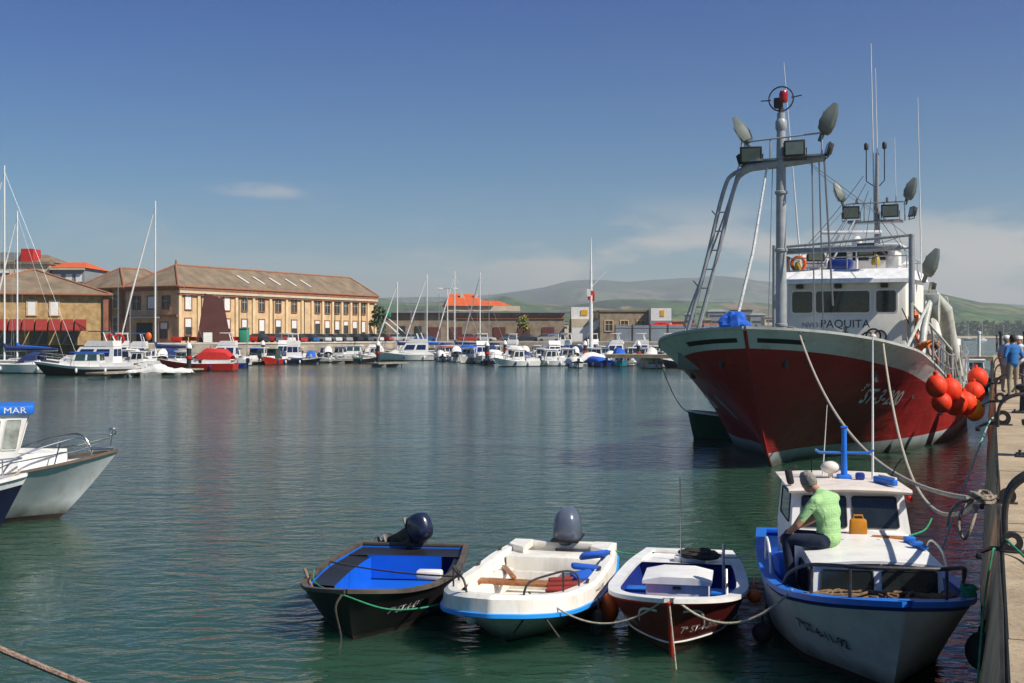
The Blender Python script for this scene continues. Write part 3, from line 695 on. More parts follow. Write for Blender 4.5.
def bigpanel(x, y, z, lean, rz=0., s=1.0):
    s *= .78
    # large reflector seen from its ribbed shell side: a tapered dish
    M = Matrix.Translation((x,y,z)) @ Matrix.Rotation(rz,4,'Z') @ Matrix.Rotation(lean,4,'Y') @ Matrix.Scale(s,4)
    m = MB(); rows = []
    for zz, a, dpt in ((0,.10,.12),(.12,.30,.2),(.4,.36,.26),(.8,.26,.2),(1.1,.10,.08)):
        rows.append([M@Vector((p*dpt-(.1),q*a,zz)) for p,q in ((.9,-1),(.9,1),(.35,.9),(-.6,.55),(-.9,0),(-.6,-.55),(.35,-.9))])
    m.grid(rows, close=True, cap=True)
    m.box((0,0,-.12),(.12,.16,.3),bev=.02,M=M)
    o = m.build('reflector_lamp', mat('lamp shell grey', (.12,.15,.14), rough=.5, metal=.2, dirt=.4), ship)
    m = MB(); m.box((.13,0,.45),(.02,.5,.6),M=M,bev=.004); m.build('lens', MATS['floodlight lens'], o)
floodlight(1.15,WY-.2,6.85,.15,-.15,1.1); floodlight(-.75,WY-.1,7.0,-.1,-.1,1.1)
# roof clutter: rafts, tarpaulin bundle, radar, lamps
MB().box((.35,WY-1.0,6.5),(.95,.6,.42),bev=.14).build('blue_chest', deepblue, ship)
m = MB(); m.box((-.2,WY-3.4,6.75),(2.7,1.9,.95),bev=.12); m.box((-.2,WY-3.3,7.32),(3.1,2.2,.1),bev=.04); ub = m.build('upper_bridge', whm, ship)
for x in (-1.05,-.2,.65): MB().box((x,WY-2.44,6.9),(.62,.03,.36),bev=.01).build('window', glass, ub)
MB().lathe([(.3,0),(.34,.1),(.34,.35),(.2,.55),(0,.62)], (1.55,WY-2.8,6.3), 16).build('satellite_dome', white, ship); MB().lathe([(.2,0),(.24,.08),(.22,.25),(0,.42)], (-1.9,WY-3.0,6.3), 14).build('satellite_dome', white, ship)
MB().torus((1.9,WY-.62,6.55), .26, .07, 18, M=Matrix.Rotation(PI/2,4,'X')).build('life_ring', orange, ship)
m = MB(); m.box((-1.6,WY-1.4,6.55),(.5,.8,.5),bev=.05); m.box((-1.55,WY-1.3,6.95),(.3,.3,.35),bev=.04); m.build('battery_locker', white2, ship)
for k_ in range(6): MB().tube(sagline((-2.2+.8*k_,WY-.5,6.9+.1*(k_%2)), (-.8+.1*k_,WY-2.5,8.6+.3*k_), .12, 8), .012, 5).build('cable', rubber, ship)
m = MB()
for x in (1.5,): m.tube([(x-.5,WY-2.0,6.7),(x+.5,WY-2.0,6.7)], [.28,.28], 16)
m.build('life_raft_canister', white, ship)
m = MB(); m.tube([(-.2,WY-1.5,6.3),(-.2,WY-1.5,7.3)], .05, 8); m.lathe([(.14,0),(.2,.1),(.2,.3),(.1,.42)], (-.2,WY-1.5,7.2), 14)
r_ = m.build('radar_mast', white, ship); MB().box((.0,WY-1.5,7.78),(2.3,.14,.14),rot=(0,0,.25),bev=.05).build('radar_scanner', white, r_)
m = MB(); m.tube([(.9,WY-1.2,6.3),(.0,WY-2.2,8.3)], .05, 8); m.tube([(1.2,WY-1.2,6.3),(.3,WY-2.2,8.3)], .05, 8); m.build('roof_strut', galv, ship)
m = MB()
for k in range(5): m.tube([(-1.7+.06*k,WY-1.1,6.45+.05*k),(-1.3+.06*k,WY-1.3,7.1)], .07, 8)
m.build('hose_bundle', darkst, ship)
MB().lathe([(.16,0),(.18,.12),(.12,.35),(.0,.42)], (-1.0,WY-.9,6.45), 12).build('search_light', mat('brass lamp', (.5,.35,.05), rough=.4, metal=.3), ship)
MB().lathe([(.12,0),(.14,.12),(.1,.3),(.0,.34)], (1.9,WY-.5,6.3), 12).build('search_light', MATS['brass lamp'], ship)
MB().lathe([(.14,0),(.1,.3),(.16,.5),(.0,.55)], (2.3,WY-.3,6.3), 12).build('search_light', darkst, ship)
# aft mast on the roof
m = MB(); m.tube([(-.82,WY-2.6,6.2),(-.82,WY-2.6,8.1),(-.82,WY-2.6,11.0)], [.13,.11,.07], 12); m.build('aft_mast', galv, ship)
m = MB(); m.box((-.75,WY-2.6,8.25),(2.1,.5,.1),bev=.03); m.tube([(.35,WY-2.4,9.0),(-1.9,WY-2.4,9.0)], .025, 6)
for x in (.35,-.35,-1.1,-1.9): m.tube([(x,WY-2.4,8.25),(x,WY-2.4,9.0)], .025, 6)
for x in (-.1,-1.25): m.lathe([(.08,0),(.08,.16)], (x,WY-2.4,9.03), 10)
m.build('aft_lamp_platform', galv, ship)
floodlight(.15,WY-2.3,8.65,.1,-.25,1.15); floodlight(-1.35,WY-2.3,8.65,-.05,-.1,1.15); floodlight(-2.15,WY-2.5,8.6,-1.1,.2,.9)
bigpanel(.55,WY-2.6,9.1,.42,.3,1.0); bigpanel(-1.95,WY-2.6,9.1,-.32,-.3,1.05)
bigpanel(-2.6,WY-3.2,6.1,-.35,-.3,1.35); floodlight(-2.9,WY-2.2,5.6,-1.2,.2,.9)
for x, z0, z1, r in ((-.72,8.2,15.4,.035),(-.86,9.0,14.4,.028),(-1.55,8.5,11.6,.02),(-2.5,6.0,13.1,.03),(.0,6.3,8.6,.012)):
    MB().tube([(x,WY-2.5-.1,z0),(x+.25*(z1-z0)*.08,WY-2.6,z1)], [r,r*.45], 6).build('whip_antenna', white2, ship)
for x in (-.4,-1.1):
    m = MB(); m.tube([(-.82,WY-2.6,9.6),(x,WY-2.6,9.9),(x,WY-2.6,11.2)], .022, 6); m.lathe([(.07,0),(.09,.06),(.09,.22),(.06,.28)], (x,WY-2.6,11.15), 10); m.build('antenna_pair', darkst, ship)
MB().tube([(1.9,WY-1.2,6.2),(2.55,WY-1.0,14.6)], [.035,.012], 6).build('whip_antenna', white2, ship)
# foremast with lamp platform, head ring and red lamp, raking ladder legs
fy = -4.46
m = MB(); m.tube([(0,fy,2.4),(0,fy,5),(0,fy,9.2),(0,fy,10.3)], [.17,.16,.14,.12], 16); m.lathe([(.12,0),(.17,.08),(.17,.3),(.12,.38)], (0,fy,9.75), 12)
for z in (4,6.2,7.9): m.lathe([(.16,0),(.19,.02),(.19,.08),(.16,.1)], (0,fy,z), 14)
m.build('foremast', mat('mast grey paint', (.33,.35,.36), rough=.4, dirt=.3, var=.15), ship)
m = MB(); m.tube([(0,fy,10.3),(0,fy,10.45)], .08, 8); m.torus((0,fy,10.72), .36, .022, 26, M=Matrix.Rotation(PI/2,4,'X')); m.tube([(.6,fy,10.7),(.3,fy,10.7)], .018, 6); m.tube([(-.6,fy,10.78),(-.3,fy,10.74)], .018, 6); m.box((.08,fy,10.6),(.25,.2,.3),bev=.03); m.build('masthead_ring', darkst, ship)
MB().lathe([(.11,0),(.13,.05),(.13,.25),(.1,.33)], (-.08,fy+.05,10.6), 12).build('masthead_lamp', mat('red lamp glass', (.35,.01,.01), rough=.2), ship)
m = MB(); m.tube([(1.35,fy,8.55),(1.0,fy,8.75),(0,fy,8.82),(-1.25,fy,8.9)], [.1,.13,.14,.1], 12); m.box((-.6,fy,8.98),(1.3,.4,.05)); m.box((.6,fy,8.93),(1.0,.4,.05))
for z in (9.5,): m.tube([(1.05,fy+.1,z),(0,fy+.3,z+.02),(-1.2,fy+.1,z+.12)], .025, 6)
for x in (1.05,-.25,.3,-1.2): m.tube([(x,fy+.1,8.9),(x,fy+.1,9.55)], .025, 6)
m.build('foremast_platform', MATS['mast grey paint'], ship)
bigpanel(1.0,fy,9.45,.55,.2,1.05); bigpanel(-1.2,fy,9.6,-.38,-.2,1.1)
floodlight(.85,fy+.2,9.1,.2,-.35,1.1); floodlight(-.45,fy+.25,9.2,0,-.05,1.05); floodlight(-1.35,fy,9.15,-1.2,.3,.85); floodlight(1.15,fy,9.0,1.3,.3,.7)
m = MB()
A0, A1 = Vector((1.2,fy,8.7)), Vector((2.75,fy+.1,3.0))
for dx in (.0,.3): m.tube(catmull([A0+Vector((dx-.9,0,.08)), A0+Vector((dx-.1,0,-.1)), A0.lerp(A1,.12)+Vector((dx+.06,0,0)), A0.lerp(A1,.5)+Vector((dx,0,0)), A1+Vector((dx,0,0))], 5), .065, 8)
for k in range(1,9): p = A0.lerp(A1,.12+k*.1); m.tube([p, p+Vector((.33,0,0))], .02, 6)
m.build('mast_ladder', MATS['mast grey paint'], ship)
m = MB(); m.tube(catmull([(1.25,fy-.3,9.6),(1.32,fy-.3,8.9),(1.85,fy-.3,7.2),(2.9,fy-.2,4.4),(3.0,fy-.2,4.0),(2.85,fy-.1,3.6)], 5), .03, 6); 
for f in (.25,.62): p = A0.lerp(A1,f); m.tube([p+Vector((.3,0,0)), p+Vector((.55,-.2,.25))], .02, 6)
m.build('ladder_guard_rail', galv, ship)
# rigging
def wire(a, b_, r=.012, sag=0.): return MB().tube(sagline(a, b_, sag, 8), r, 5).build('stay_wire', mat('stay wire', (.2,.2,.2), rough=.5, metal=.5), ship)
wire((.25,fy,8.8),(.12,fy+1.2,3.8)); wire((-.9,fy,8.8),(-1.1,fy+.6,3.2),.022); wire((-1.1,fy,8.9),(-1.25,fy,3.2),.022); wire((-1.25,fy,8.9),(-1.5,fy,4.6),.03)
wire((-.7,fy,8.9),(-2.5,WY+.75,7.3)); wire((0,fy,9.6),(-.8,WY-2.6,8.6),.01,.2); wire((1.9,WY-.5,6.7),(.2,WY-2.4,9.0)); wire((-2.2,WY-.5,6.7),(-1.4,WY-2.4,8.3)); wire((.1,WY-1,6.9),(-2.2,WY+.75,7.4))
MB().tube([(.4,fy+.1,8.7),(.62,fy+.9,6.2),(.95,fy+1.6,4.1)], [.03,.045,.05], 8).build('furled_halyard', mat('white braid', (.6,.6,.58), rough=.8, var=.4, scale=20), ship)
m = MB(); rs = random.Random(5)
for q_ in range(1): m.ball((0,0,0), .42, 30, sc_=(1,.8,1.0))
for v in m.bm.verts:
    n_ = noise.noise(v.co*4+Vector((3,1,7)))*.28+noise.noise(v.co*9)*.14; v.co = v.co*(1+n_*1.6); v.co += Vector((1.0, fy+1.6, 4.0))
m.build('blue_tarpaulin_bundle', canv_b, ship)
# foredeck winch hoops and net heap
m = MB()
for x in (1.5,1.8,2.1): m.tube(catmull([(x-.45,fy+1.2,3.0),(x-.4,fy+1.2,3.7),(x,fy+1.2,3.95),(x+.4,fy+1.2,3.6),(x+.5,fy+1.2,3.0)],4), .03, 6)
m.build('windlass_hoops', galv, ship)
m = MB(); m.tube([(1.2,-2.6,3.2),(2.3,-2.6,3.2)], .35, 18); m.box((1.75,-2.6,3.0),(1.5,.8,.5),bev=.05); m.build('windlass', greyp, ship)
for x,y in ((.9,-1.1),(-.9,-1.1),(2.6,-4),(-2.8,-4.2),(-3.4,-8),(-3.6,-14)):
    t_ = 1+y/SL; z = hs.zr(t_)
    m = MB()
    for dy in (-.15,.15): m.lathe([(.07,-.9),(.07,.12),(.1,.14),(.1,.18),(0,.19)], (x*.97,y+dy,z), 10)
    m.build('mooring_bitt', darkst, ship)
# port side deck machinery: net hauler crane, power block, booms, ladder, boxes
craneM = mat('crane pale paint', (.45,.47,.42), rough=.45, dirt=.5, dcol=(.18,.1,.06), var=.2)
m = MB(); m.tube([(-2.9,-13.0,1.2),(-3.05,-14,4.0),(-3.2,-15.2,5.2)], [.14,.13,.09], 12); m.tube([(-2.6,-11,2.9),(-3.2,-15.2,5.15)], .06, 8); cr_ = m.build('deck_crane', craneM, ship)
m = MB(); Mx = Matrix.Translation((-3.25,-15.0,4.6)) @ Matrix.Rotation(PI/2,4,'Y'); m.lathe([(.45,-.22),(.3,-.12),(.22,0),(.3,.12),(.45,.22)], (0,0,0), 20, M=Mx); m.box((-3.25,-15.0,5.0),(.5,.3,.5),bev=.05); m.build('power_block', craneM, cr_)
m = MB(); m.tube([(-3.2,-15.6,5.3),(-3.5,-16.6,4.7),(-3.9,-17.6,2.2)], [.16,.3,.2], 12); m.tube([(-3.0,-15.6,5.0),(-3.3,-17.2,2.0)], .05, 8); m.tube([(-3.5,-17.5,5.2),(-4.05,-19,1.8)], .05, 8); m.build('net_boom', craneM, ship)
m = MB()
for k in range(6): m.torus((-3.3,-12.6-.5*k,2.0), .28, .03, 14, M=Matrix.Rotation(PI/2,4,'X'))
m.tube([(-3.3,-12,1.2),(-3.3,-12,3.0)], .05, 8); m.tube([(-3.5,-15.5,1.2),(-3.5,-15.5,3.4)], .05, 8); m.tube([(-3.3,-12,2.9),(-3.5,-15.5,3.3)], .03, 6); m.build('net_guide_rollers', galv, ship)
m = MB(); rs = random.Random(9)
for k in range(26): m.ball((-3.2+rs.uniform(-.6,.5), -18+rs.uniform(-3,3), 1.35+rs.uniform(0,.7)), rs.uniform(.25,.45), 9, sc_=(1,1,.6))

m.build('net_pile', mat('fishing net', (.12,.14,.12), rough=.95, var=.5, scale=14, bump=1.0, bscale=30), ship)
for x, y, z, d_, mm in ((-3.0,-10.0,2.35,(.7,.9,.6),deepblue),(-2.2,-9.0,2.6,(.8,.6,.5),galv),(-3.5,-20.5,1.9,(.6,.8,1.2),white2),(-3.0,-22.5,2.4,(1.2,1.6,2.4),white2)):
    MB().box((x,y,z),d_,bev=.05).build('deck_locker', mm, ship)
rs = random.Random(31)
m = MB()
for k in range(9):
    y = -9.2-1.6*k; t_ = 1+y/SL; zz = hs.zr(t_); x = -hs.b(t_, zz)+.25; m.tube([(x,y,zz),(x,y,zz+1.15)], .03, 6)
pts = [(-hs.b(1+y/SL, hs.zr(1+y/SL))+.25, y, hs.zr(1+y/SL)+1.15) for y in [-9.2-1.6*k for k in range(9)]]; m.tube(pts, .03, 6); m.tube([(a,b_,c-.5) for a,b_,c in pts], .02, 6); m.build('side_rail', galv, ship)
for k in range(7):
    a = Vector((-2.2-.3*rs.random(), -11-1.6*k, 3.2+2.0*rs.random())); b_ = Vector((-3.7, -12-1.7*k, 1.9+rs.random())); MB().tube(sagline(a, b_, .25, 8), .022, 5).build('deck_hose', [rubber, ropem, roped][k % 3], ship)
m = MB(); m.tube([(-2.6,-14.2,1.2),(-2.6,-14.2,4.9)], .07, 8); m.tube([(-2.6,-14.2,4.9),(-3.9,-15.0,3.2)], .05, 8); m.tube([(-2.6,-14.2,3.6),(-3.7,-13.2,2.4)], .05, 8); m.lathe([(.0,-.2),(.34,-.2),(.34,-.14),(.16,-.1),(.16,.1),(.34,.14),(.34,.2),(0,.2)], (0,0,0), 16, M=Matrix.Translation((-3.2,-12.6,2.95)) @ Matrix.Rotation(PI/2,4,'Y')); m.build('line_hauler', craneM, ship)
m = MB(); m.lathe([(.0,-.5),(.5,-.5),(.5,-.42),(.2,-.4),(.2,.4),(.5,.42),(.5,.5),(0,.5)], (0,0,0), 18, M=Matrix.Translation((-3.0,-17.0,3.3)) @ Matrix.Rotation(PI/2,4,'X')); m.box((-3.0,-17.0,2.2),(.3,1.2,2.0),bev=.04); m.build('net_drum', craneM, ship)
m = MB()
for k in range(30):
    a = Vector((-3.6+rs.uniform(-.3,.4), -16-rs.uniform(0,4), 3.8-rs.random())); m.tube([a, a+Vector((rs.uniform(-.3,.1), rs.uniform(-.5,.5), -1.2)), a+Vector((rs.uniform(-.4,.1), rs.uniform(-.8,.8), -2.1))], .04, 5)
m.build('hanging_net', mat('pale hanging net', (.32,.31,.27), rough=.95, var=.4, scale=12), ship)
MB().tube([(-2.45,-16.3,3.2),(-2.45,-16.3,4.5)], .17, 14).build('orange_float_tube', orange, ship)
MB().torus((-2.35,-17.9,4.3), .32, .09, 20, M=Matrix.Rotation(PI/2,4,'Y')).build('life_ring', orange, ship)
m = MB(); m.box((0,-26.5,3.0),(5.2,5.0,3.2),bev=.15); m.build('aft_deckhouse', whm, ship)
# stern rail on both quarters
m = MB()
for sd_ in (1,-1):
    for z in (.5,1.0): m.tube([hs.P(t, hs.zr(t), sd_)+Vector((-sd_*.1,0,z)) for t in (0,.08,.16,.24,.32)], .02, 6)
    for t in (0,.08,.16,.24,.32): m.tube([hs.P(t, hs.zr(t), sd_)+Vector((-sd_*.1,0,0)), hs.P(t, hs.zr(t), sd_)+Vector((-sd_*.1,0,1))], .02, 6)
m.build('stern_rail', galv, ship)

# round fenders hung along her port side
FL = [('darkened red ball fender nearest the bow, half hidden behind the next one', 6.0,-4.2,2.25,.33,redf),('red ball fender hanging low, second one aft of the white hull number', 6.5,-4.3,1.75,.3,redf),
 ('dull red ball fender hung highest of the front pair under the grey bulwark', 6.9,-4.5,2.1,.37,redf),('big bright red ball fender lowest in the row, below the kneeling fisherman', 8.6,-4.5,1.65,.40,redf),
 ('red ball fender in the middle of the row, just forward of the yellow one', 12.0,-4.55,1.45,.40,redf),('red ball fender above the yellow one, pressed against the quay', 16.5,-4.55,1.6,.42,redf),
 ('uppermost red ball fender at the aft end of the row', 19.5,-4.5,2.05,.42,redf),('yellow ball fender squeezed between ship and quay', 16.0,-4.6,1.0,.40,yelf)]
for lab, a, x, z, r, mm in FL:
    r *= .93; m = MB(); m.ball((0,0,0), r, 20, sc_=(1,1+.05*math.sin(a*9),1.1)); m.lathe([(.07,r*1.02),(.07,r*1.02+.12),(.03,r*1.02+.14)], (0,0,0), 10)
    o = m.build('ball_fender', mm); o.location = SHM @ Vector((x,-a,z)); o.rotation_euler = (R.uniform(-.15,.15), R.uniform(-.15,.15), R.random()*6)
    tag(o, lab, 'fender', 'ball fenders between ship and quay')
    t_ = a2t(a); MB().tube([(0,0,r*1.1),(0,0,max(.1,hs.zr(t_)-z))], .012, 5).build('lanyard', roped, o)

# mooring lines from her bow to the quay ring
K = Q(13.6, -.12, 1.92)
def rope(name, pts, r, m_, label, seg=8, n=10):
    P = catmull(pts, n) if len(pts) < 20 else pts
    o = MB().tube(P, r, seg).build(name, m_); return tag(o, label, 'rope')
pA = SHM @ Vector((-1.35,-.45,3.72)); pB = SHM @ Vector((-3.15,-2.6,3.5))
rope('mooring_rope', sagline(pA, K+Vector((-.1,.05,.1)), .9, 30), .028, ropem, 'pale mooring line running from the stem of the fishing vessel to the quay ring')
rope('mooring_rope', sagline(pB, K+Vector((-.05,0,.02)), 1.5, 30), .028, ropem, 'slack pale mooring line drooping from her port bow to the quay ring')
rope('mooring_rope', [pA+Vector((0,0,.1)), pA+Vector((.15,.3,.12)), SHM@Vector((-.9,-1.1,3.95)), SHM@Vector((-.9,-1.1,3.6))], .028, ropem, 'short pale rope end made fast on the bulwark at her stem')
# ------------------------------------------------------------------ people
skin_m = mat('tanned skin', (.42,.2,.12), rough=.6, var=.08, scale=6)
hair_g = mat('grey hair', (.24,.22,.195), rough=.9, var=.4, scale=60, bump=.6, bscale=120)
hair_d = mat('dark hair', (.02,.015,.012), rough=.8, var=.4, scale=60)
cap_w = mat('white cotton', (.75,.74,.7), rough=.9)
denim = mat('dark denim', (.012,.02,.045), rough=.95, var=.25, scale=8, bump=.3)
shoe = mat('dark shoes', (.02,.018,.016), rough=.6)
def check_shirt():
    m = bpy.data.materials.new('green checked shirt'); m.use_nodes = True; nt = m.node_tree; N = nt.nodes; L = nt.links; b = N['Principled BSDF']; b.inputs['Roughness'].default_value = .9
    tc = N.new('ShaderNodeTexCoord'); sp = N.new('ShaderNodeSeparateXYZ'); L.new(tc.outputs['Object'], sp.inputs[0]); outs = []
    for k in (0,2):
        a = N.new('ShaderNodeMath'); a.operation = 'MULTIPLY'; a.inputs[1].default_value = 210; L.new(sp.outputs[k], a.inputs[0])
        c = N.new('ShaderNodeMath'); c.operation = 'SINE'; L.new(a.outputs[0], c.inputs[0]); outs.append(c.outputs[0])
    mxx = N.new('ShaderNodeMath'); mxx.operation = 'MAXIMUM'; L.new(outs[0], mxx.inputs[0]); L.new(outs[1], mxx.inputs[1])
    r = N.new('ShaderNodeMapRange'); r.inputs[1].default_value = .75; r.inputs[2].default_value = 1; r.inputs[4].default_value = .45; L.new(mxx.outputs[0], r.inputs[0])
    q = N.new('ShaderNodeMix'); q.data_type = 'RGBA'; L.new(r.outputs[0], q.inputs[0]); q.inputs[6].default_value = (.34,.56,.25,1); q.inputs[7].default_value = (.16,.36,.12,1); L.new(q.outputs[2], b.inputs['Base Color'])
    n = N.new('ShaderNodeTexNoise'); n.inputs['Scale'].default_value = 7; n.inputs['Detail'].default_value = 2; n.inputs['Distortion'].default_value = 1.5; bp = N.new('ShaderNodeBump'); bp.inputs['Distance'].default_value = .035; bp.inputs['Strength'].default_value = .8
    L.new(tc.outputs['Object'], n.inputs['Vector']); L.new(n.outputs['Fac'], bp.inputs['Height']); L.new(bp.outputs[0], b.inputs['Normal']); return m
def person(name, J, label, top_m, legs_m, hair_m=hair_g, loc=(0,0,0), rz=0., parent=None, bare_arm=.45, cap=None, look=None, group=None, fat=1.0, cat='person', bald=False, vox=.022):
    """J: joints in local metres. One continuous skinned body; head, hands and fingers are joined into the same mesh."""
    V = {k: Vector(v) for k, v in J.items()}
    chain = [('pelvis','spine',.15,.15,'t'),('spine','chest',.15,.155,'t'),('chest','neck',.155,.06,'t'),('neck','head',.055,.06,'s')]
    for s_ in 'lr':
        chain += [('chest','sh'+s_,.155,.075,'t'),('sh'+s_,'el'+s_,.07,.045,'a'),('el'+s_,'wr'+s_,.043,.028,'f'),
                  ('pelvis','hp'+s_,.15,.095,'p'),('hp'+s_,'kn'+s_,.095,.065,'p'),('kn'+s_,'an'+s_,.062,.045,'p'),('an'+s_,'to'+s_,.045,.035,'b')]
    # capsules along the limbs and ellipsoids for the trunk, fused by a voxel remesh into one continuous surface
    q_ = MB(); up_ = (V['neck']-V['pelvis']).normalized()
    def ell(c, side, a, b_, h_, u=None):
        u = u or up_; sx_ = (side-u*side.dot(u)).normalized(); fy_ = u.cross(sx_).normalized(); M = Matrix(((sx_.x,fy_.x,u.x,c.x),(sx_.y,fy_.y,u.y,c.y),(sx_.z,fy_.z,u.z,c.z),(0,0,0,1)))
        g = bmesh.ops.create_uvsphere(q_.bm, u_segments=20, v_segments=14, radius=1); bmesh.ops.transform(q_.bm, matrix=M @ Matrix.Diagonal((a,b_,h_,1)), verts=g['verts'])
    def cap_(a, b_, ra, rb):
        n = 7; pts = [a.lerp(b_, k/n) for k in range(n+1)]; q_.tube(pts, [ra+(rb-ra)*k/n+.004*math.sin(PI*k/n) for k in range(n+1)], 14); q_.ball(a, ra, 14); q_.ball(b_, rb, 14)
    sh_ = V['shr']-V['shl']; hp_ = V['hpr']-V['hpl']; f_ = fat**.5; w_sh = sh_.length/2
    uc = (V['neck']-V['spine']).normalized(); cc = V['chest'].lerp((V['shl']+V['shr'])/2, .45)
    ell(cc, sh_, w_sh*1.0, .115*f_, .15, uc); ell(V['chest'].lerp(V['spine'], .35), sh_, w_sh*.93*f_, .122*f_, .17, uc); ell(V['spine'], sh_+hp_*.5, .152*f_, .118*f_, .15); ell(V['spine'].lerp(V['pelvis'], .5), hp_+sh_*.3, .158*f_, .122*f_, .13); ell(V['pelvis'], hp_, .165*f_, .128*f_, .115)
    cap_(cc+uc*.06, V['neck'], .085, .055); cap_(V['neck'], V['head'], .052, .05)
    for s_ in 'lr':
        cap_(cc.lerp(V['sh'+s_], .6)+uc*.02, V['sh'+s_], .075, .066); cap_(V['sh'+s_], V['el'+s_], .064, .046); cap_(V['el'+s_], V['wr'+s_], .041, .027)
        cap_(V['pelvis'].lerp(V['hp'+s_], .6), V['hp'+s_], .1, .092); cap_(V['hp'+s_], V['kn'+s_], .090, .064); cap_(V['kn'+s_], V['an'+s_], .062, .046); cap_(V['an'+s_], V['to'+s_], .046, .034)
    me = bpy.data.meshes.new(name); q_.bm.to_mesh(me); q_.bm.free(); o = bpy.data.objects.new(name, me); C.objects.link(o)
    rm_ = o.modifiers.new('fuse', 'REMESH'); rm_.mode = 'VOXEL'; rm_.voxel_size = vox; sm_ = o.modifiers.new('soften', 'SMOOTH'); sm_.factor = .5; sm_.iterations = 5
    dg = bpy.context.evaluated_depsgraph_get(); nm = bpy.data.meshes.new_from_object(o.evaluated_get(dg)); bpy.data.objects.remove(o)
    b = MB(); b.bm.free(); b.bm = bmesh.new(); b.bm.from_mesh(nm); bpy.data.meshes.remove(nm)
    tm = {'t':0,'a':0,'s':2,'f':2,'p':1,'b':3}
    for f in b.bm.faces:
        c = f.calc_center_median(); best = None
        for a, e, ra, rb, t in chain:
            A, B = V[a], V[e]; d = B-A; u = max(0, min(1, (c-A).dot(d)/max(d.length_squared,1e-9))); dist = (c-(A+d*u)).length-(ra+(rb-ra)*u)
            if best is None or dist < best[0]: best = (dist, t, u)
        t = best[1]
        mi = tm[t]
        if t == 'a' and best[2] > bare_arm: mi = 2
        if t == 't' and (c-V['neck']).length < .075 and (c-V['head']).length < (V['neck']-V['head']).length+.02: mi = 2
        f.material_index = mi
    # head
    H = V['head']; fw = Vector(look) if look else Vector((0,1,0)); fw.normalize(); upv = (H-V['neck']).normalized(); sd_ = fw.cross(upv).normalized(); upv = sd_.cross(fw).normalized()
    Mh = Matrix((( sd_.x, fw.x, upv.x, H.x),( sd_.y, fw.y, upv.y, H.y),( sd_.z, fw.z, upv.z, H.z),(0,0,0,1)))
    def hb(c, r, s3, mi):
        g = bmesh.ops.create_uvsphere(b.bm, u_segments=20, v_segments=14, radius=r)
        for f in {f for v in g['verts'] for f in v.link_faces}: f.material_index = mi
        bmesh.ops.transform(b.bm, matrix=Mh @ Matrix.Translation(c) @ Matrix.Diagonal((*s3,1)), verts=g['verts'])
    hb((0,0,.035), .1, (.8,1.0,1.12), 2); hb((0,.045,-.03), .07, (.8,.8,.95), 2); hb((0,.105,.005), .022, (.7,1.1,1.2), 2); hb((.08,.0,.01), .028, (.45,.8,1.15), 2); hb((-.08,.0,.01), .028, (.45,.8,1.15), 2)
    for x in (.033,-.033): hb((x,.086,.03), .011, (1,.6,.7), 3)
    hb((0,.098,-.038), .022, (1.1,.4,.25), 3)
    # hands: palm, four fingers and a thumb
    for s_ in 'lr':
        W = V['wr'+s_]; d = (W-V['el'+s_]).normalized(); fa = V.get('hd'+s_); 
        q = d.cross(Vector((0,0,1))); q = q.normalized() if q.length > .1 else Vector((1,0,0)); n_ = d.cross(q).normalized()
        if n_.z > 0: n_ = -n_
        sg = 1 if s_ == 'l' else -1
        b.tube([W-d*.02, W+d*.03, W+d*.07, W+d*.09], [.028,.036,.038,.03], 10, 2)
        for k in range(4):
            off = (k-1.5)*.019; ln_ = (.062,.074,.07,.055)[k]
            p0 = W+d*.075+q*off; p1 = p0+d*ln_*.5+n_*.008; p2 = p1+d*ln_*.3+n_*.022; p3 = p2+d*ln_*.1+n_*.022
            b.tube([p0,p1,p2,p3], [.0095,.009,.008,.006], 7, 2)
        p0 = W+d*.025-q*.03*sg; b.tube([p0, p0+d*.03-q*.025*sg, p0+d*.06-q*.03*sg+n_*.01], [.012,.011,.008], 7, 2)
    body = b.build(name, [top_m, legs_m, skin_m, shoe], None, ang=180, doubles=0)
    body.location = loc; body.rotation_euler.z = rz
    if parent: body.matrix_world = parent @ body.matrix_basis
    # hair
    h = MB(); g = bmesh.ops.create_uvsphere(h.bm, u_segments=26, v_segments=18, radius=.107)
    for v in g['verts']:
        n = noise.noise(v.co*48)*.013+noise.noise(v.co*110)*.006; v.co += v.co.normalized()*n
    dead = [v for v in h.bm.verts if (v.co.y > .045 and v.co.z < .055) or v.co.z < -.085 or (bald and v.co.z > .085)]
    bmesh.ops.delete(h.bm, geom=dead, context='VERTS')
    bmesh.ops.transform(h.bm, matrix=Mh @ Matrix.Translation((0,-.006,.042)) @ Matrix.Diagonal((.84,1.02,1.1,1)), verts=h.bm.verts)
    h.build('hair', hair_m, body, ang=180)
    if cap:
        c = MB(); rows = [[Mh @ Vector((r*.86*math.cos(a), r*1.04*math.sin(a), z)) for a in [2*PI*k/20 for k in range(20)]] for r, z in ((.115,.06),(.117,.09),(.1,.135),(.06,.16),(.01,.168))]
        c.grid(rows, close=True); c.box(Mh @ Vector((0,.13,.065)), (.12,.1,.012)); c.build('cap', cap, body)
    return tag(body, label, cat, group)
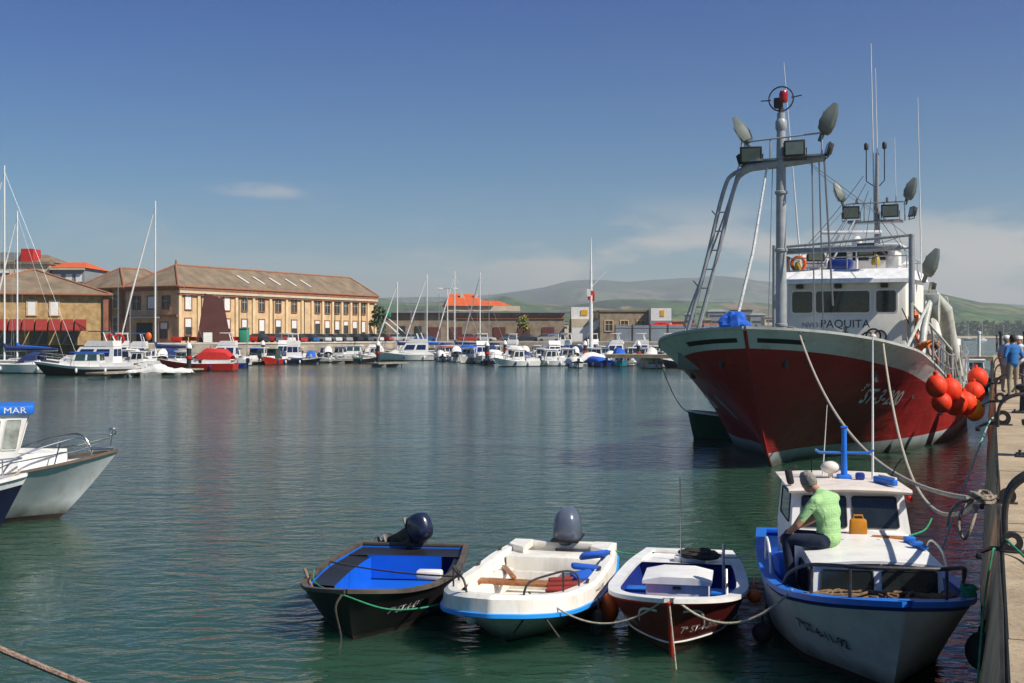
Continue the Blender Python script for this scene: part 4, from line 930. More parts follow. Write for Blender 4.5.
def standing(lean=0., twist=0., arm_l=None, arm_r=None, h=1.72):
    s = h/1.72
    J = dict(pelvis=(0,0,.97),spine=(0,.0,1.15),chest=(0,.0,1.33),neck=(0,.01,1.5),head=(0,.02,1.6),
      shl=(-.18,0,1.40),ell=(-.24,-.03,1.12),wrl=(-.22,.06,.88),shr=(.18,0,1.40),elr=(.24,-.03,1.12),wrr=(.22,.06,.88),
      hpl=(-.09,0,.9),knl=(-.11,.02,.5),anl=(-.12,-.01,.09),tol=(-.14,.14,.04),hpr=(.09,0,.9),knr=(.11,.02,.5),anr=(.12,-.01,.09),tor=(.14,.14,.04))
    J = {k: (v[0]*s, v[1]*s, v[2]*s) for k, v in J.items()}
    if arm_l: J['ell'], J['wrl'] = arm_l
    if arm_r: J['elr'], J['wrr'] = arm_r
    return J

# ------------------------------------------------------------------ dark skiff with the blue inside
def place(px, py, z, hx, hy, name, label, cat, group=None):
    d = (HC-z)*F/(py-HY); return thing(name, label, cat, ((px-CX)/F*d, d, 0), face_dir(hx, hy), group)
SM = 'small open boats moored side by side'
A = place(346, 593, .65, -.115, -1, 'rowing_skiff', 'black skiff with bright blue inside and a tilted outboard, one oar lying in it', 'boat', SM)
ha = Hull(4.15, br=[(0,.85),(.4,.98),(.7,.9),(.88,.66),(.96,.4),(1,0)], zr=[(0,.5),(.5,.47),(.85,.55),(1,.65)], bw=[(0,.7),(.5,.82),(.8,.5),(.93,.2),(1,0)], rake=.35, trake=.12, q=.9)
inb = paint('skiff inside blue', (.008,.12,.6), dirt=.25, dcol=(.02,.05,.15))
ha.skin('hull', [blackp, antif], A, boot=.06); ha.inner('lining', [inb, inb], A, th=.06, zf=.1)
ha.cap('gunwale', mat('weathered dark rail', (.08,.065,.05), rough=.7, var=.4, dirt=.5), A, w=.085, h=.045)
# black side decks and stern deck round a blue well
m = MB(); ts = [.0,.12,.25,.4,.55,.7]
for sd_ in (1,-1):
    wd_ = .36 if sd_ > 0 else .13
    m.grid([[Vector((sd_*(ha.b(t, ha.zr(t))-.05-f*wd_), ha.y(t, ha.zr(t)), ha.zr(t)-.03-f*.02)) for t in ts] for f in (0,1)])
    m.grid([[Vector((sd_*(ha.b(t, ha.zr(t))-.05-wd_), ha.y(t, ha.zr(t)), ha.zr(t)-.05-f*.34)) for t in ts] for f in (0,1)], 1)
tb = (0,.05,.12)
m.grid([[Vector((k*(ha.b(t, ha.zr(t))-.06), ha.y(t, ha.zr(t)), ha.zr(t)-.025)) for k in (-1,-.5,0,.5,1)] for t in (.01,.08,.17)])
m.grid([[Vector((k*(ha.b(.17, .3)-.3), ha.y(.17, .5), z)) for k in (-1,0,1)] for z in (.12,.47)], 1)
m.build('side_deck', [blackp, inb], A)
obj_box('thwart', (.0,-1.15,.40), (1.35,.24,.035), inb, A, bev=.01); obj_box('bow_bulkhead', (0.,-.98,.30),(.9,.03,.24), inb, A)
obj_box('polystyrene_float', (-.62,-2.15,.46), (.35,.22,.12), white2, A, bev=.03)
hull_text(ha, '7ª ST-4-434', -1, .93, .30, .13, mat('faded letter grey', (.5,.5,.47), rough=.7, var=.5, scale=30), A, shear=.25)
hull_text(ha, '434', 1, .72, .28, .15, MATS['faded letter grey'], A)
outboard(A, (.02,-4.12,.60), .9, -1.15, motorc, .84, tiller=False)
# oar lying across the bow
m = MB(); m.tube([(.95,-1.5,.62),(.66,-.95,.42)], .022, 8); m.box((.58,-.82,.38),(.15,.32,.025),rot=(-.3,0,2.65),bev=.01)
o = m.build('oar', wood2); o.parent = None; o.location = A.location; o.rotation_euler = A.rotation_euler; tag(o, 'pale wooden oar leaning inside the bow of the black skiff', 'oar')
def onboat(T, pts): 
    M = Matrix.Translation(T.location) @ Matrix.Rotation(T.rotation_euler.z, 4, 'Z'); return [M @ Vector(p) for p in pts]

# ------------------------------------------------------------------ white launch with the blue stripe
B = place(491, 600, .7, -.225, -1, 'motor_launch', 'white launch with bright blue stripe, timber thwart and grey outboard motor upright at its stern', 'boat', SM)
hb_ = Hull(4.85, br=[(0,.76),(.3,.9),(.6,.91),(.8,.82),(.92,.62),(.975,.36),(1,0)], zr=[(0,.52),(.5,.5),(.85,.6),(1,.7)], bw=[(0,.68),(.5,.76),(.8,.5),(.93,.2),(1,0)], rake=.85, trake=.1, q=.75, rk=.8)
hb_.skin('hull', [paint('launch hull grey white', (.46,.47,.44), dirt=.6, dcol=(.14,.13,.08), alga=1.2), antif, cream], B, boot=.05, band=.22)
paint('launch blue stripe', (.02,.28,.78), dirt=.15, dcol=(.1,.2,.3))
hb_.inner('lining', [cream, cream], B, th=.13, zf=.1)
m = MB(); m.profile_sweep([p+Vector((0,0,.02)) for p in hb_.railpts()], [(-.15,-.06),(-.13,.03),(-.02,.03),(.03,-.01),(.05,-.17),(.01,-.20)]); z = hb_.zr(0)+.02; m.box((0,hb_.y(0,z)+.06,z-.02),(1.6,.14,.1),bev=.01)
m.build('gunwale', cream, B); m = MB(); m.profile_sweep([p+Vector((0,0,.02)) for p in hb_.railpts()], [(.045,-.165),(.075,-.172),(.08,-.215),(.03,-.235),(.0,-.22)]); m.build('fender_strip', paint('launch blue stripe', (.02,.22,.68)), B)
m = MB(); m.box((0,-4.05,.34),(1.4,.5,.34),bev=.03); m.build('stern_bench', cream, B)
m = MB(); m.box((0,-3.2,.28),(1.45,.06,.26),bev=.01); m.box((.6,-2.7,.28),(.2,1.5,.26),bev=.03); m.box((-.6,-2.7,.28),(.2,1.5,.26),bev=.03); m.build('side_bench', cream, B)
for sx in (.62,-.62):
    m = MB(); m.prism([(sx-.14,-4.72,.5),(sx+.14,-4.72,.5),(sx+.14,-4.3,.5),(sx-.14,-4.0,.5)], (0,0,.1)); m.build('quarter_moulding', cream, B)
obj_box('thwart', (0,-2.35,.42), (1.5,.26,.045), wood, B, bev=.01)
obj_box('thwart', (0.05,-1.75,.36), (1.3,.14,.04), wood, B, rot=(0,0,.08), bev=.01)
MB().box((.45,-2.9,.45),(.07,1.1,.035),rot=(.05,0,.35),bev=.01).build('timber_rail', wood, B)
m = MB()
for k in range(3): m.box((-.5+.03*k,-2.05-.25*k,.42+.02*k),(.5,.2,.05),rot=(.06*k,.05,.15*k),bev=.015)
m.build('red_board', mat('faded red board', (.28,.03,.02), rough=.7, var=.3, dirt=.4), B)
m = MB(); m.box((-.66,-3.5,.62),(.4,.42,.07),rot=(.3,.1,.3),bev=.03); m.box((-.62,-3.0,.54),(.4,.4,.08),rot=(.15,-.1,.2),bev=.03); m.box((-.65,-2.6,.5),(.3,.3,.08),rot=(-.1,.1,.5),bev=.03); m.build('blue_cushion', canv_b, B)
outboard(B, (-.02,-4.82,.44), 0, -.04, motorg, 1.12, tiller=False)
# bow rails
for sd_ in (1,-1):
    pts = [hb_.P(t, hb_.zr(t), sd_)+Vector((-sd_*.09,0,dz)) for t, dz in ((.72,.03),(.74,.2),(.82,.29),(.9,.28),(.955,.2),(.965,.03))]
    m = MB(); m.tube(catmull(pts, 5), .014, 7); p = hb_.P(.84, hb_.zr(.84), sd_)+Vector((-sd_*.09,0,0)); m.tube([p, p+Vector((0,0,.28))], .012, 6); m.build('bow_rail', darkst, B)
for t in (.2,.45,.66):
    for sd_ in (1,-1):
        p = hb_.P(t, hb_.zr(t), sd_)+Vector((-sd_*.06,0,.06)); MB().box(p+Vector((0,0,.02)),(.03,.16,.03),bev=.008).box(p,(.03,.05,.04)).build('cleat', darkst, B)
hull_text(hb_, '7ª BI-3-100', -1, .66, .40, .13, mat('small dark letters', (.03,.03,.03), rough=.6), B, out=.065)
MB().ball((0,0,0), .08, 16, sc_=(1,1,1)).build('side_float', white2, B).location = hb_.P(.93, .3, 1, .0)

# maroon boat
Cc = place(669, 602, .72, -.2, -1, 'open_fishing_boat', 'maroon open boat with white rim, white engine box and blue thwarts', 'boat', SM)
hc = Hull(4.45, br=[(0,.62),(.3,.8),(.6,.86),(.8,.78),(.9,.6),(.965,.34),(1,0)], zr=[(0,.5),(.5,.5),(.85,.62),(1,.72)], bw=[(0,.5),(.5,.68),(.8,.42),(.93,.15),(1,0)], rake=.4, trake=.1, q=.85)
mar2 = paint('boat maroon', (.14,.018,.016), dirt=.4, dcol=(.06,.02,.015), alga=.8)
hc.skin('hull', [mar2, antif, redp], Cc, boot=.07, band=.05)
hc.strip('waterline_moulding', white2, Cc, lambda t: .12+.06*t, r=.012, out=.004)
inn = paint('boat inside blue', (.012,.03,.2), dirt=.3); hc.inner('lining', [inn, inn], Cc, th=.07, zf=.1)
hc.cap('gunwale', white, Cc, w=.15, h=.05)
m = MB(); rows = [[Vector((k*(hc.b(t, .4)-.05), hc.y(t, .5), hc.zr(t)-.01)) for k in (-1,-.5,0,.5,1)] for t in (.01,.1,.2)]; m.grid(rows); m.grid([[Vector((k*(hc.b(.2, .4)-.05), hc.y(.2, .5), z)) for k in (-1,0,1)] for z in (.49,.1)], 1); m.build('stern_deck', [white, inn], Cc)
obj_box('thwart', (0,-2.35,.36), (1.45,.28,.04), blue, Cc, bev=.01)
obj_box('thwart', (0,-.9,.38), (1.0,.25,.04), blue, Cc, bev=.01)
eb = MB().box((0,-1.75,.36),(.78,.62,.54),bev=.02).build('engine_box', paint('engine box white', (.66,.66,.68), dirt=.2), Cc)
m = MB(); m.prism([(-.43,-1.4,.63),(.43,-1.4,.63),(.43,-1.4,.67),(.2,-1.4,.72),(-.2,-1.4,.72),(-.43,-1.4,.67)], (0,-.72,.02)); m.build('lid', white, eb); MB().box((0,-1.43,.58),(.1,.02,.04)).build('latch', darkst, eb)
obj_box('stern_hatch', (-.05,-3.75,.53), (.45,.2,.08), white, Cc, bev=.02)
obj_box('red_crate', (.42,-1.25,.40), (.26,.2,.1), redp, Cc, rot=(0,0,.3), bev=.02)
m = MB(); m.tube([(-.55,-2.6,.1),(-.55,-2.6,.95)], .02, 8); m.build('rowlock_post', galv, Cc); MB().tube([(-.62,-1.6,.3),(-.6,-1.9,.75)], .018, 8).build('tiller_bar', galv, Cc)
MB().tube([(.05,-3.3,.5),(.07,-3.3,1.75)], .008, 6).build('whip_aerial', steel, Cc)
m = MB(); m.tube([(0,hc.y(1,z)+.02,z) for z in (-.05,.08,.2,.32,.45,.6,.72)], .022, 8); m.build('stem_bar', redp, Cc)
hull_text(hc, '7ª ST-4-2193', 1, .77, .30, .125, MATS['faded letter grey'], Cc, slope=0); hull_text(hc, '7ª ST-4-2193', -1, .985, .30, .125, MATS['faded letter grey'], Cc)
# little painted anchors either side of the stem
for sd_ in (1,-1):
    m = MB(); rows = []
    for k in range(9):
        f = k/8; t = .985-.055*f; z = .58-.2*f+.08*math.sin(PI*f)
        rows.append([hc.P(t, z+dz, sd_, .01) for dz in (-.015,.015)])
    m.grid(rows).build('painted_anchor', white2, Cc)
m = MB(); rs = random.Random(2); p = Vector((.2,-3.55,.56)); pts = []
for k in range(60): pts.append(Vector((-.1+.25*math.cos(k*.9)*rs.uniform(.5,1.3)-.1, -3.75+.16*math.sin(k*.9)*rs.uniform(.5,1.3), .55+.002*k)))
o = MB().tube(catmull(pts, 3), .016, 6).build('rope_heap', roped); o.location = Cc.location; o.rotation_euler = Cc.rotation_euler; tag(o, 'dark tangled rope heap on the white stern deck of the maroon boat', 'rope')

# ------------------------------------------------------------------ white cabin boat with blue decks, in front of the quay
D = thing('cabin_boat', 'white cabin boat with blue side decks and blue cross mast moored close to the quay', 'boat', (3.86,11.75,0), face_dir(-.12,-1))
DM = Matrix.Translation((3.86,11.75,0)) @ Matrix.Rotation(face_dir(-.12,-1), 4, 'Z')
hd = Hull(6.4, br=[(0,.9),(.3,1.06),(.6,1.12),(.75,1.06),(.87,.86),(.94,.60),(.98,.32),(1,0)], zr=[(0,.78),(.5,.78),(.75,.86),(.9,.98),(1,1.1)], bw=[(0,.8),(.5,.95),(.75,.75),(.88,.35),(.96,.1),(1,0)], rake=.75, trake=.1, q=1.1, keel=.4, rk=.9)
dw = paint('cabin boat topsides', (.6,.6,.6), dirt=.35, dcol=(.25,.2,.14), alga=1.2)
hd.skin('hull', [dw, antif, deepblue], D, boot=.1, band=.07)
hd.cap('gunwale', blue, D, w=.15, h=.06)
m = MB()
for sd_ in (1,-1): m.grid([[Vector((sd_*max(hd.b(t, hd.zr(t)-f)-.06,0), hd.y(t, hd.zr(t)-f), hd.zr(t)-f)) for t in hd.ts if t < .97] for f in (0,.2,.3)])
m.build('bulwark_lining', blue, D)
hd.deck('side_deck', paint('worn blue deck', (.008,.07,.4), dirt=.45, dcol=(.1,.12,.16), rough=.5), D, 0, .975, dz=.24, inset=.06, camber=.02)
# coachroof with two front lights
cab = MB()
cz0, cz1, x0, x1 = .55, 1.2, .74, .68
rows = [[Vector((-x0,-1.42,cz0)),Vector((x0,-1.42,cz0)),Vector((x0,-3.6,cz0)),Vector((-x0,-3.6,cz0))],[Vector((-x1,-1.55,cz1)),Vector((x1,-1.55,cz1)),Vector((x1,-3.6,cz1)),Vector((-x1,-3.6,cz1))]]
cab.grid(rows, close=True); co_ = cab.build('coachroof', white, D)
m = MB(); n = 8; rows = [[Vector((-(x1+.03)+2*(x1+.03)*k/n, y, 1.205+.05*(1-(2*k/n-1)**2)+dz)) for k in range(n+1)] for y, dz in ((-1.50,-.03),(-1.50,.0),(-2.5,.03),(-3.62,.05))]; m.grid(rows); m.build('coachroof_top', white, co_)
def pane(par, pts, mm=glass, frame=None, name='window'):
    """glazing set in a raised frame: pts is the quad of the opening, outward side first"""
    P = [Vector(p) for p in pts]; nrm = (P[1]-P[0]).cross(P[3]-P[0]).normalized(); c = sum(P, Vector())/4
    def rnd(Q_, r=.18):
        out = []
        for i in range(4):
            a, b_, c_ = Q_[i-1], Q_[i], Q_[(i+1)%4]
            for k in range(5):
                t = k/4; p1 = b_.lerp(a, r*(1-t)*.5); p2 = b_.lerp(c_, r*t*.5); out.append(b_.lerp(a, r*(1-t)**2*.5)+(b_.lerp(c_, r*t*t*.5)-b_))
        return out
    o_ = rnd([c+(p-c)*1.06 for p in P]); i_ = rnd(P)
    f = MB(); f.grid([[p+nrm*-.004 for p in o_],[p+nrm*.014 for p in o_],[p+nrm*.014 for p in i_],[p+nrm*-.002 for p in i_]], close=True); fr = f.build(name, frame or rubber, par)
    g = MB(); g.face([p+nrm*.005 for p in i_]); g.build('pane', mm, fr, smooth=False); return fr
for xa, xb in ((.62,.06),(-.06,-.62)):
    pane(co_, [(xa,-1.474,.84),(xb,-1.474,.84),(xb,-1.534,1.14),(xa*.96,-1.534,1.14)])
for sd_ in (1,-1):
    q = [(sd_*.724,-1.75,.76),(sd_*.724,-2.7,.76),(sd_*.695,-2.7,1.06),(sd_*.695,-1.8,1.06)]; pane(co_, q if sd_ < 0 else [q[1],q[0],q[3],q[2]])
# wheelhouse
wc = MB(); yb0, yb1 = -3.36, -3.58
lo = [Vector((-.74,yb0,1.2)),Vector((.74,yb0,1.2)),Vector((.74,-5.0,1.2)),Vector((-.74,-5.0,1.2))]; dn = [Vector((p.x,p.y,.55)) for p in lo]; hi = [Vector((-.68,yb1,1.77)),Vector((.68,yb1,1.77)),Vector((.68,-5.0,1.77)),Vector((-.68,-5.0,1.77))]
wc.grid([dn,lo,hi], close=True); wb = wc.build('wheelhouse', white, D)
m = MB(); rows = [[Vector((x*(.76)/.76*.76, y, z+.03*(1-x*x))) for x in (-1,-.6,0,.6,1)] for y, z in ((-3.42,1.74),(-3.40,1.77),(-3.42,1.80),(-5.15,1.82),(-5.15,1.76))]; m.grid(rows); m.build('roof', mat('cabin roof cream', (.72,.64,.56), rough=.5, var=.08, dirt=.4), wb)
for xa, xb in ((.60,.05),(-.05,-.60)):
    def fp(x, f): 
        yy = yb0+(yb1-yb0)*f; return (x*(1-.06*f), yy+.002, 1.2+.57*f)
    pane(wb, [fp(xa,.22),fp(xb,.22),fp(xb,.86),fp(xa,.86)])
for sd_ in (1,-1):
    q = [(sd_*.725,-3.7,1.34),(sd_*.725,-4.7,1.34),(sd_*.692,-4.7,1.68),(sd_*.692,-3.8,1.68)]; pane(wb, q if sd_ < 0 else [q[1],q[0],q[3],q[2]])
# roof gear: blue cross mast, aerials, lamp, white bag, blue brush
m = MB(); m.tube([(-.06,-4.3,1.83),(-.06,-4.3,2.50)], [.045,.032], 10); m.tube([(.32,-4.3,2.22),(.26,-4.3,2.18),(-.38,-4.3,2.18),(-.44,-4.3,2.22)], .02, 8); m.box((-.06,-4.3,1.86),(.18,.18,.06),bev=.02); m.box((-.06,-4.3,2.52),(.09,.06,.03),bev=.01)
m.build('cross_mast', blue, D)
MB().box((-.25,-4.2,1.88),(.12,.1,.1),bev=.03).build('deck_lamp', deepblue, D)
MB().tube([(-.43,-4.3,1.83),(-.43,-4.3,3.72)], [.017,.009], 8).build('whip_aerial', white, D)
MB().tube([(.18,-4.6,1.83),(.12,-4.6,2.8)], [.010,.004], 6).build('whip_aerial', white2, D); MB().tube([(.34,-4.5,1.83),(.34,-4.5,2.1)], .008, 6).build('short_aerial', rubber, D)
m = MB(); m.ball((.11,-4.35,1.98), .115, 16, sc_=(1.15,.9,.75)); m.tube([(.11,-4.35,1.83),(.11,-4.35,1.95)], .03, 8); m.build('radar_dome', mat('cream dome', (.7,.64,.55), rough=.6, var=.15), D)
m = MB(); m.box((.72,-3.7,1.92),(.09,.12,.2),bev=.03,rot=(0,.2,0)); m.box((.7,-3.7,2.02),(.16,.06,.05),bev=.02,rot=(0,.5,0)); m.build('spot_lamp', rubber, D)
m = MB(); m.box((-.5,-3.8,1.87),(.07,.5,.08),rot=(0,0,.35),bev=.015); m.build('blue_brush', blue, D); MB().box((-.53,-3.8,1.92),(.03,.4,.03),rot=(0,0,.35)).build('brush_bristle', white, D)
MB().tube([(-.6,-4.1,1.82),(-.68,-4.0,2.05),(-.74,-3.95,2.15)], .01, 6).build('short_aerial', rubber, D)
MB().ball((0,0,0), .045, 10).build('navigation_lamp', redp, wb).location = (-.74,-3.5,1.68)
# things lying on the coachroof
o = MB().box((-.12,-3.0,1.275),(1.05,.16,.03),rot=(0,.0,-.08),bev=.008).build('deck_board', wood); o.matrix_world = DM; tag(o, 'varnished plank lying on the coachroof in front of the windscreen', 'plank')
o = MB().box((.10,-2.72,1.27),(.7,.05,.03),rot=(0,0,.1),bev=.008).build('boat_hook', wood2); o.matrix_world = DM; tag(o, 'thin brown batten lying beside the plank on the coachroof', 'batten')
o = MB().box((.0,-2.55,1.262),(.62,.14,.02),rot=(0,0,.03),bev=.004).build('fish_measure', white2); o.matrix_world = DM; tag(o, 'pale flat board lying on the coachroof nearest the bow', 'board')
m = MB(); m.box((0,0,.1),(.22,.12,.2),bev=.03,taper=(.9,.8)); m.tube([(-.06,0,.19),(-.05,0,.24),(.05,0,.24),(.06,0,.19)], .012, 6); o = m.build('bait_can', mat('amber plastic', (.5,.2,.01), rough=.4, var=.2)); o.matrix_world = DM @ Matrix.Translation((-.05,-3.12,1.28)); tag(o, 'amber plastic container standing on the plank before the windscreen', 'container')
m = MB()
for k in range(6): m.ball((R.uniform(-.04,.04),R.uniform(-.04,.04),.05+.04*k), .055, 9, sc_=(1,.7,1))
o = m.build('rag', mat('pink cloth', (.75,.02,.2), rough=.9)); o.matrix_world = DM @ Matrix.Translation((.26,-3.15,1.24)); tag(o, 'bright pink rag bundled by the seated man', 'rag')
m = MB(); m.box((-.62,-2.55,1.27),(.07,.52,.05),rot=(0,0,.25),bev=.015)
for yy in (-2.4,-2.72): m.box((-.6-.05*(yy+2.4),yy,1.31),(.13,.09,.05),rot=(0,0,.25),bev=.015)
o = m.build('gaff', blue); o.matrix_world = DM; tag(o, 'blue metal fitting lying along the quayward edge of the coachroof', 'fitting')
# bow rail of dark tube
def rp(t, sd_, dz, ins=.1): p = hd.P(t, hd.zr(t), sd_); return Vector((p.x-sd_*ins, p.y, p.z+dz))
pts = [rp(.72,1,.03),rp(.76,1,.2),rp(.84,1,.34),rp(.92,1,.37),rp(.965,1,.36)]
pts = pts + [Vector((-p.x,p.y,p.z)) for p in pts[::-1]]
m = MB(); m.tube(catmull(pts, 5), .021, 8)
for t in (.86,.945):
    for sd_ in (1,-1): m.tube([rp(t,sd_,.0), rp(t,sd_,.36)], .018, 6)
m.build('bow_rail', darkst, D)
for sd_ in (1,-1):
    m = MB(); m.tube(catmull([rp(.42,sd_,.02,.08),rp(.43,sd_,.28,.08),rp(.47,sd_,.38,.08),rp(.55,sd_,.30,.08),rp(.585,sd_,.03,.08)],5), .016, 8); m.build('hand_rail', white, D)
for t in (.52,.66): MB().tube([hd.P(t, hd.zr(t)-.02, 1, -.1), hd.P(t, hd.zr(t)-.02, 1, .01)], .02, 6).build('fairlead', white, D)
o = MB().box((.86,-2.9,.82),(.2,.5,.5),rot=(0,.12,.02),bev=.06).build('fish_bin', canv_b, D)
hull_text(hd, '7ªST-6-11-92', 1, .80, .50, .165, mat('small dark letters',(0,0,0)), D, slope=-.08)
# rope piled on the foredeck
rs = random.Random(12); 
for rep, (cx, cy) in enumerate([(.1,-1.12)]):
    m = MB()
    for q in range(5):
        pts = []; x = -.7+rs.random()*.2
        for k in range(26): pts.append(Vector((-.72+1.5*k/25+.12*math.sin(k*1.3+q*2), cy+.12*math.sin(k*.9+q)+rs.uniform(-.05,.05), .90+.012*q+.04*abs(math.sin(k*.8+q*1.7)))))
        m.tube(catmull(pts, 4), .015, 6)
    o = m.build('rope_heap', ropeb); o.matrix_world = DM; tag(o, 'brown rope heaped across the blue foredeck of the cabin boat', 'rope')
m = MB(); pts = [Vector((-.78+.07*math.cos(k*1.1)+rs.uniform(-.02,.02), -.75+.07*math.sin(k*1.1), 1.05+.004*k)) for k in range(30)]; m.tube(catmull(pts, 3), .012, 6)
o = m.build('green_rope_coil', ropeg); o.matrix_world = DM; tag(o, 'bright green rope tied to the bow rail on the quay side', 'rope')
# fenders between cabin boat and quay
for i, (t, z, lab) in enumerate(((.93,.55,'black round rubber float under the bow rail nearest the quay'),(.8,.5,'black round rubber float between hull and quay, further aft'))):
    p = hd.P(t, hd.zr(t), -1, .2); m = MB(); m.ball((0,0,0), .17, 16, sc_=(1,1,1.15)); m.tube([(0,0,.17),(0,0,hd.zr(t)-z)], .01, 5); o = m.build('rubber_float', rubber); o.location = DM @ Vector((p.x, p.y, z)); tag(o, lab, 'float', 'black floats beside the cabin boat')

# the man in the green shirt
MJ_ = dict(pelvis=(.50,-2.33,1.36),spine=(.50,-2.36,1.54),chest=(.53,-2.40,1.75),neck=(.62,-2.46,1.90),head=(.70,-2.52,1.975),
  shl=(.68,-2.22,1.80),ell=(.88,-2.20,1.53),wrl=(.98,-2.34,1.40),shr=(.40,-2.58,1.80),elr=(.58,-2.76,1.54),wrr=(.80,-2.76,1.42),
  hpl=(.60,-2.24,1.33),knl=(.99,-2.33,1.35),anl=(.93,-2.25,.72),tol=(1.0,-2.33,.67),hpr=(.47,-2.43,1.33),knr=(.93,-2.62,1.35),anr=(.9,-2.6,.72),tor=(.98,-2.7,.67))
MJ = {k: (v[0]-.085, v[1], v[2]-.0) for k, v in MJ_.items()}
person('person', MJ, 'grey haired man in green checked shirt and jeans sitting on the cabin boat, head bowed', check_shirt(), denim, hair_g, parent=DM, look=(.55,-.78,-.42), bare_arm=.8, fat=1.2, vox=.012)

# ------------------------------------------------------------------ lines between the small boats
rope('mooring_rope', onboat(A,[(0,-.05,.68),(.1,.1,.5),(.05,.05,.1),(.1,.2,-.2)]), .014, roped, 'dark rope hanging from the black skiff bow into the water')
rope('mooring_rope', onboat(A,[(.85,-1.6,.6),(.5,-.45,.66),(0,.02,.62)])+onboat(A,[(-.5,-.2,.42),(-1.0,-.7,.38)])+onboat(B,[(.75,-1.0,.55)]), .011, ropeg, 'thin green line looping along the black skiff to the white launch')
rope('mooring_rope', sagline(onboat(A,[(.9,-2.6,.52)])[0], onboat(B,[(.85,-1.7,.6)])[0], .04, 12), .012, roped, 'tarry line crossing the black skiff to the launch rail')
rope('mooring_rope', sagline(onboat(B,[(-.55,-.5,.62)])[0], onboat(Cc,[(.05,-.05,.74)])[0], .28, 20), .012, ropem, 'pale line sagging from the launch to the stem of the maroon boat')
rope('mooring_rope', sagline(onboat(Cc,[(-.05,-.05,.76)])[0], DM @ Vector((.95,-1.3,.96)), .33, 20), .015, ropem, 'pale line from the maroon boat stem to the cabin boat bow')
rope('mooring_rope', sagline(onboat(Cc,[(-.2,-4.2,.55)])[0], DM @ Vector((.95,-4.2,.85)), .08, 14), .014, ropem, 'taut pale line from the maroon boat stern to the cabin boat')
rope('mooring_rope', sagline(onboat(B,[(-.75,-4.4,.55)])[0], onboat(Cc,[(.5,-4.2,.52)])[0], .05, 10), .013, ropeg, 'short green line between launch stern and maroon boat stern')
rope('mooring_rope', sagline(onboat(Cc,[(0,0,.74)])[0], onboat(Cc,[(-.1,.15,-.1)])[0], .0, 4), .010, ropem, 'thin line hanging down over the maroon boat bow')
for k,(x0,x1) in enumerate(((-.30,-.75),(-.55,-.2))):
    rope('lashing', onboat(B,[(x0,-.7,.66),((x0+x1)/2,-.35,.5),(x1,-.25,.25)]), .012, roped, ('dark lashing crossing the launch bow, the upper one','dark lashing crossing the launch bow, reaching lowest')[k])
for k, (T, p, r, mm, lab, sc3) in enumerate(((B,(-1.08,-2.1,.2),.12,orange,'long orange fender hanging between launch and maroon boat',(1,1,1.7)),(Cc,(-.95,-1.9,.42),.09,orange,'small orange buoy by the maroon boat on the cabin boat side',(1,1,1)),
    (Cc,(-1.05,-1.25,.12),.13,rubber,'dark round float in the water beside the maroon boat',(1,1,1)),(B,(-1.02,-1.5,.12),.12,roped,'weed-grown rope fender beside the launch',(.8,.8,1.6)))):
    o = MB().ball((0,0,0), r, 14, sc_=sc3).tube([(0,0,r*sc3[2]*.95),(0,0,r*sc3[2]+.14)], .012, 6).build('float', mm); o.location = onboat(T,[p])[0]; tag(o, lab, 'float')
# heavy line crossing the near corner
rope('mooring_rope', sagline(wp(-60, 7.5, 1.96), wp(140, 7.5, 1.44), .02, 16), .022, mat('thick brown mooring rope', (.25,.17,.13), rough=.9, var=.5, scale=40, bump=.8, bscale=80), 'thick brown mooring rope alone over open water, away from every boat')

# ------------------------------------------------------------------ white fishing launch at the margin, bow to the east
E = thing('fishing_launch', 'white launch with blue lettered wheelhouse top and steel bow rail, alone beside a navy bow', 'boat', (-8.2,25.0,0), face_dir(.935,.355))
he = Hull(7.2, br=[(0,1.1),(.4,1.35),(.65,1.28),(.82,.95),(.93,.48),(1,0)], zr=[(0,.8),(.4,.8),(.7,1.0),(.88,1.18),(1,1.33)], bw=[(0,1.0),(.5,1.15),(.72,.7),(.86,.2),(1,0)], rake=1.15, trake=.2, q=1.15, keel=.5, rk=.9)
ehull = paint('launch pale hull', (.62,.65,.65), dirt=.3, alga=1.4)
he.skin('hull', [ehull, antif], E, boot=.1); he.cap('gunwale', mat('worn brown rail', (.13,.09,.06), rough=.7, var=.3), E, w=.10, h=.04)
he.deck('deck', white, E, 0, .98, dz=.06, inset=.05, camber=.1)
m = MB(); m.grid([[Vector((x*s_,y,z)) for x in (-1,-.97,-.5,0,.5,.97,1)] for s_,y,z in ((.34,-.98,1.1),(.36,-1.0,1.32),(.6,-1.7,1.40),(.72,-2.6,1.42),(.72,-2.62,.9))]); 
m.grid([[Vector((sd*s_,y,z)) for s_,y in ((.36,-1.0),(.6,-1.7),(.72,-2.6))] for z in (.9,1.39) for sd in (1,)]); m.grid([[Vector((-s_,y,z)) for s_,y in ((.36,-1.0),(.6,-1.7),(.72,-2.6))] for z in (.9,1.39)]); m.build('foredeck_trunk', white, E)
m = MB(); m.grid([[Vector((s_*.74,y,z)) for s_,y in ((1,yy),(-1,yy),(-1,-5.4),(1,-5.4))] for z, yy in ((.7,-1.92),(1.45,-1.92),(2.2,-1.72))], close=True)
ew = m.build('wheelhouse', white, E)
for x0, x1 in ((-.66,-.26),(-.2,.2),(.26,.66)):
    pane(ew, [(x0,-1.895,1.5),(x1,-1.895,1.5),(x1,-1.735,2.1),(x0,-1.735,2.1)][::-1], glassg, cream)
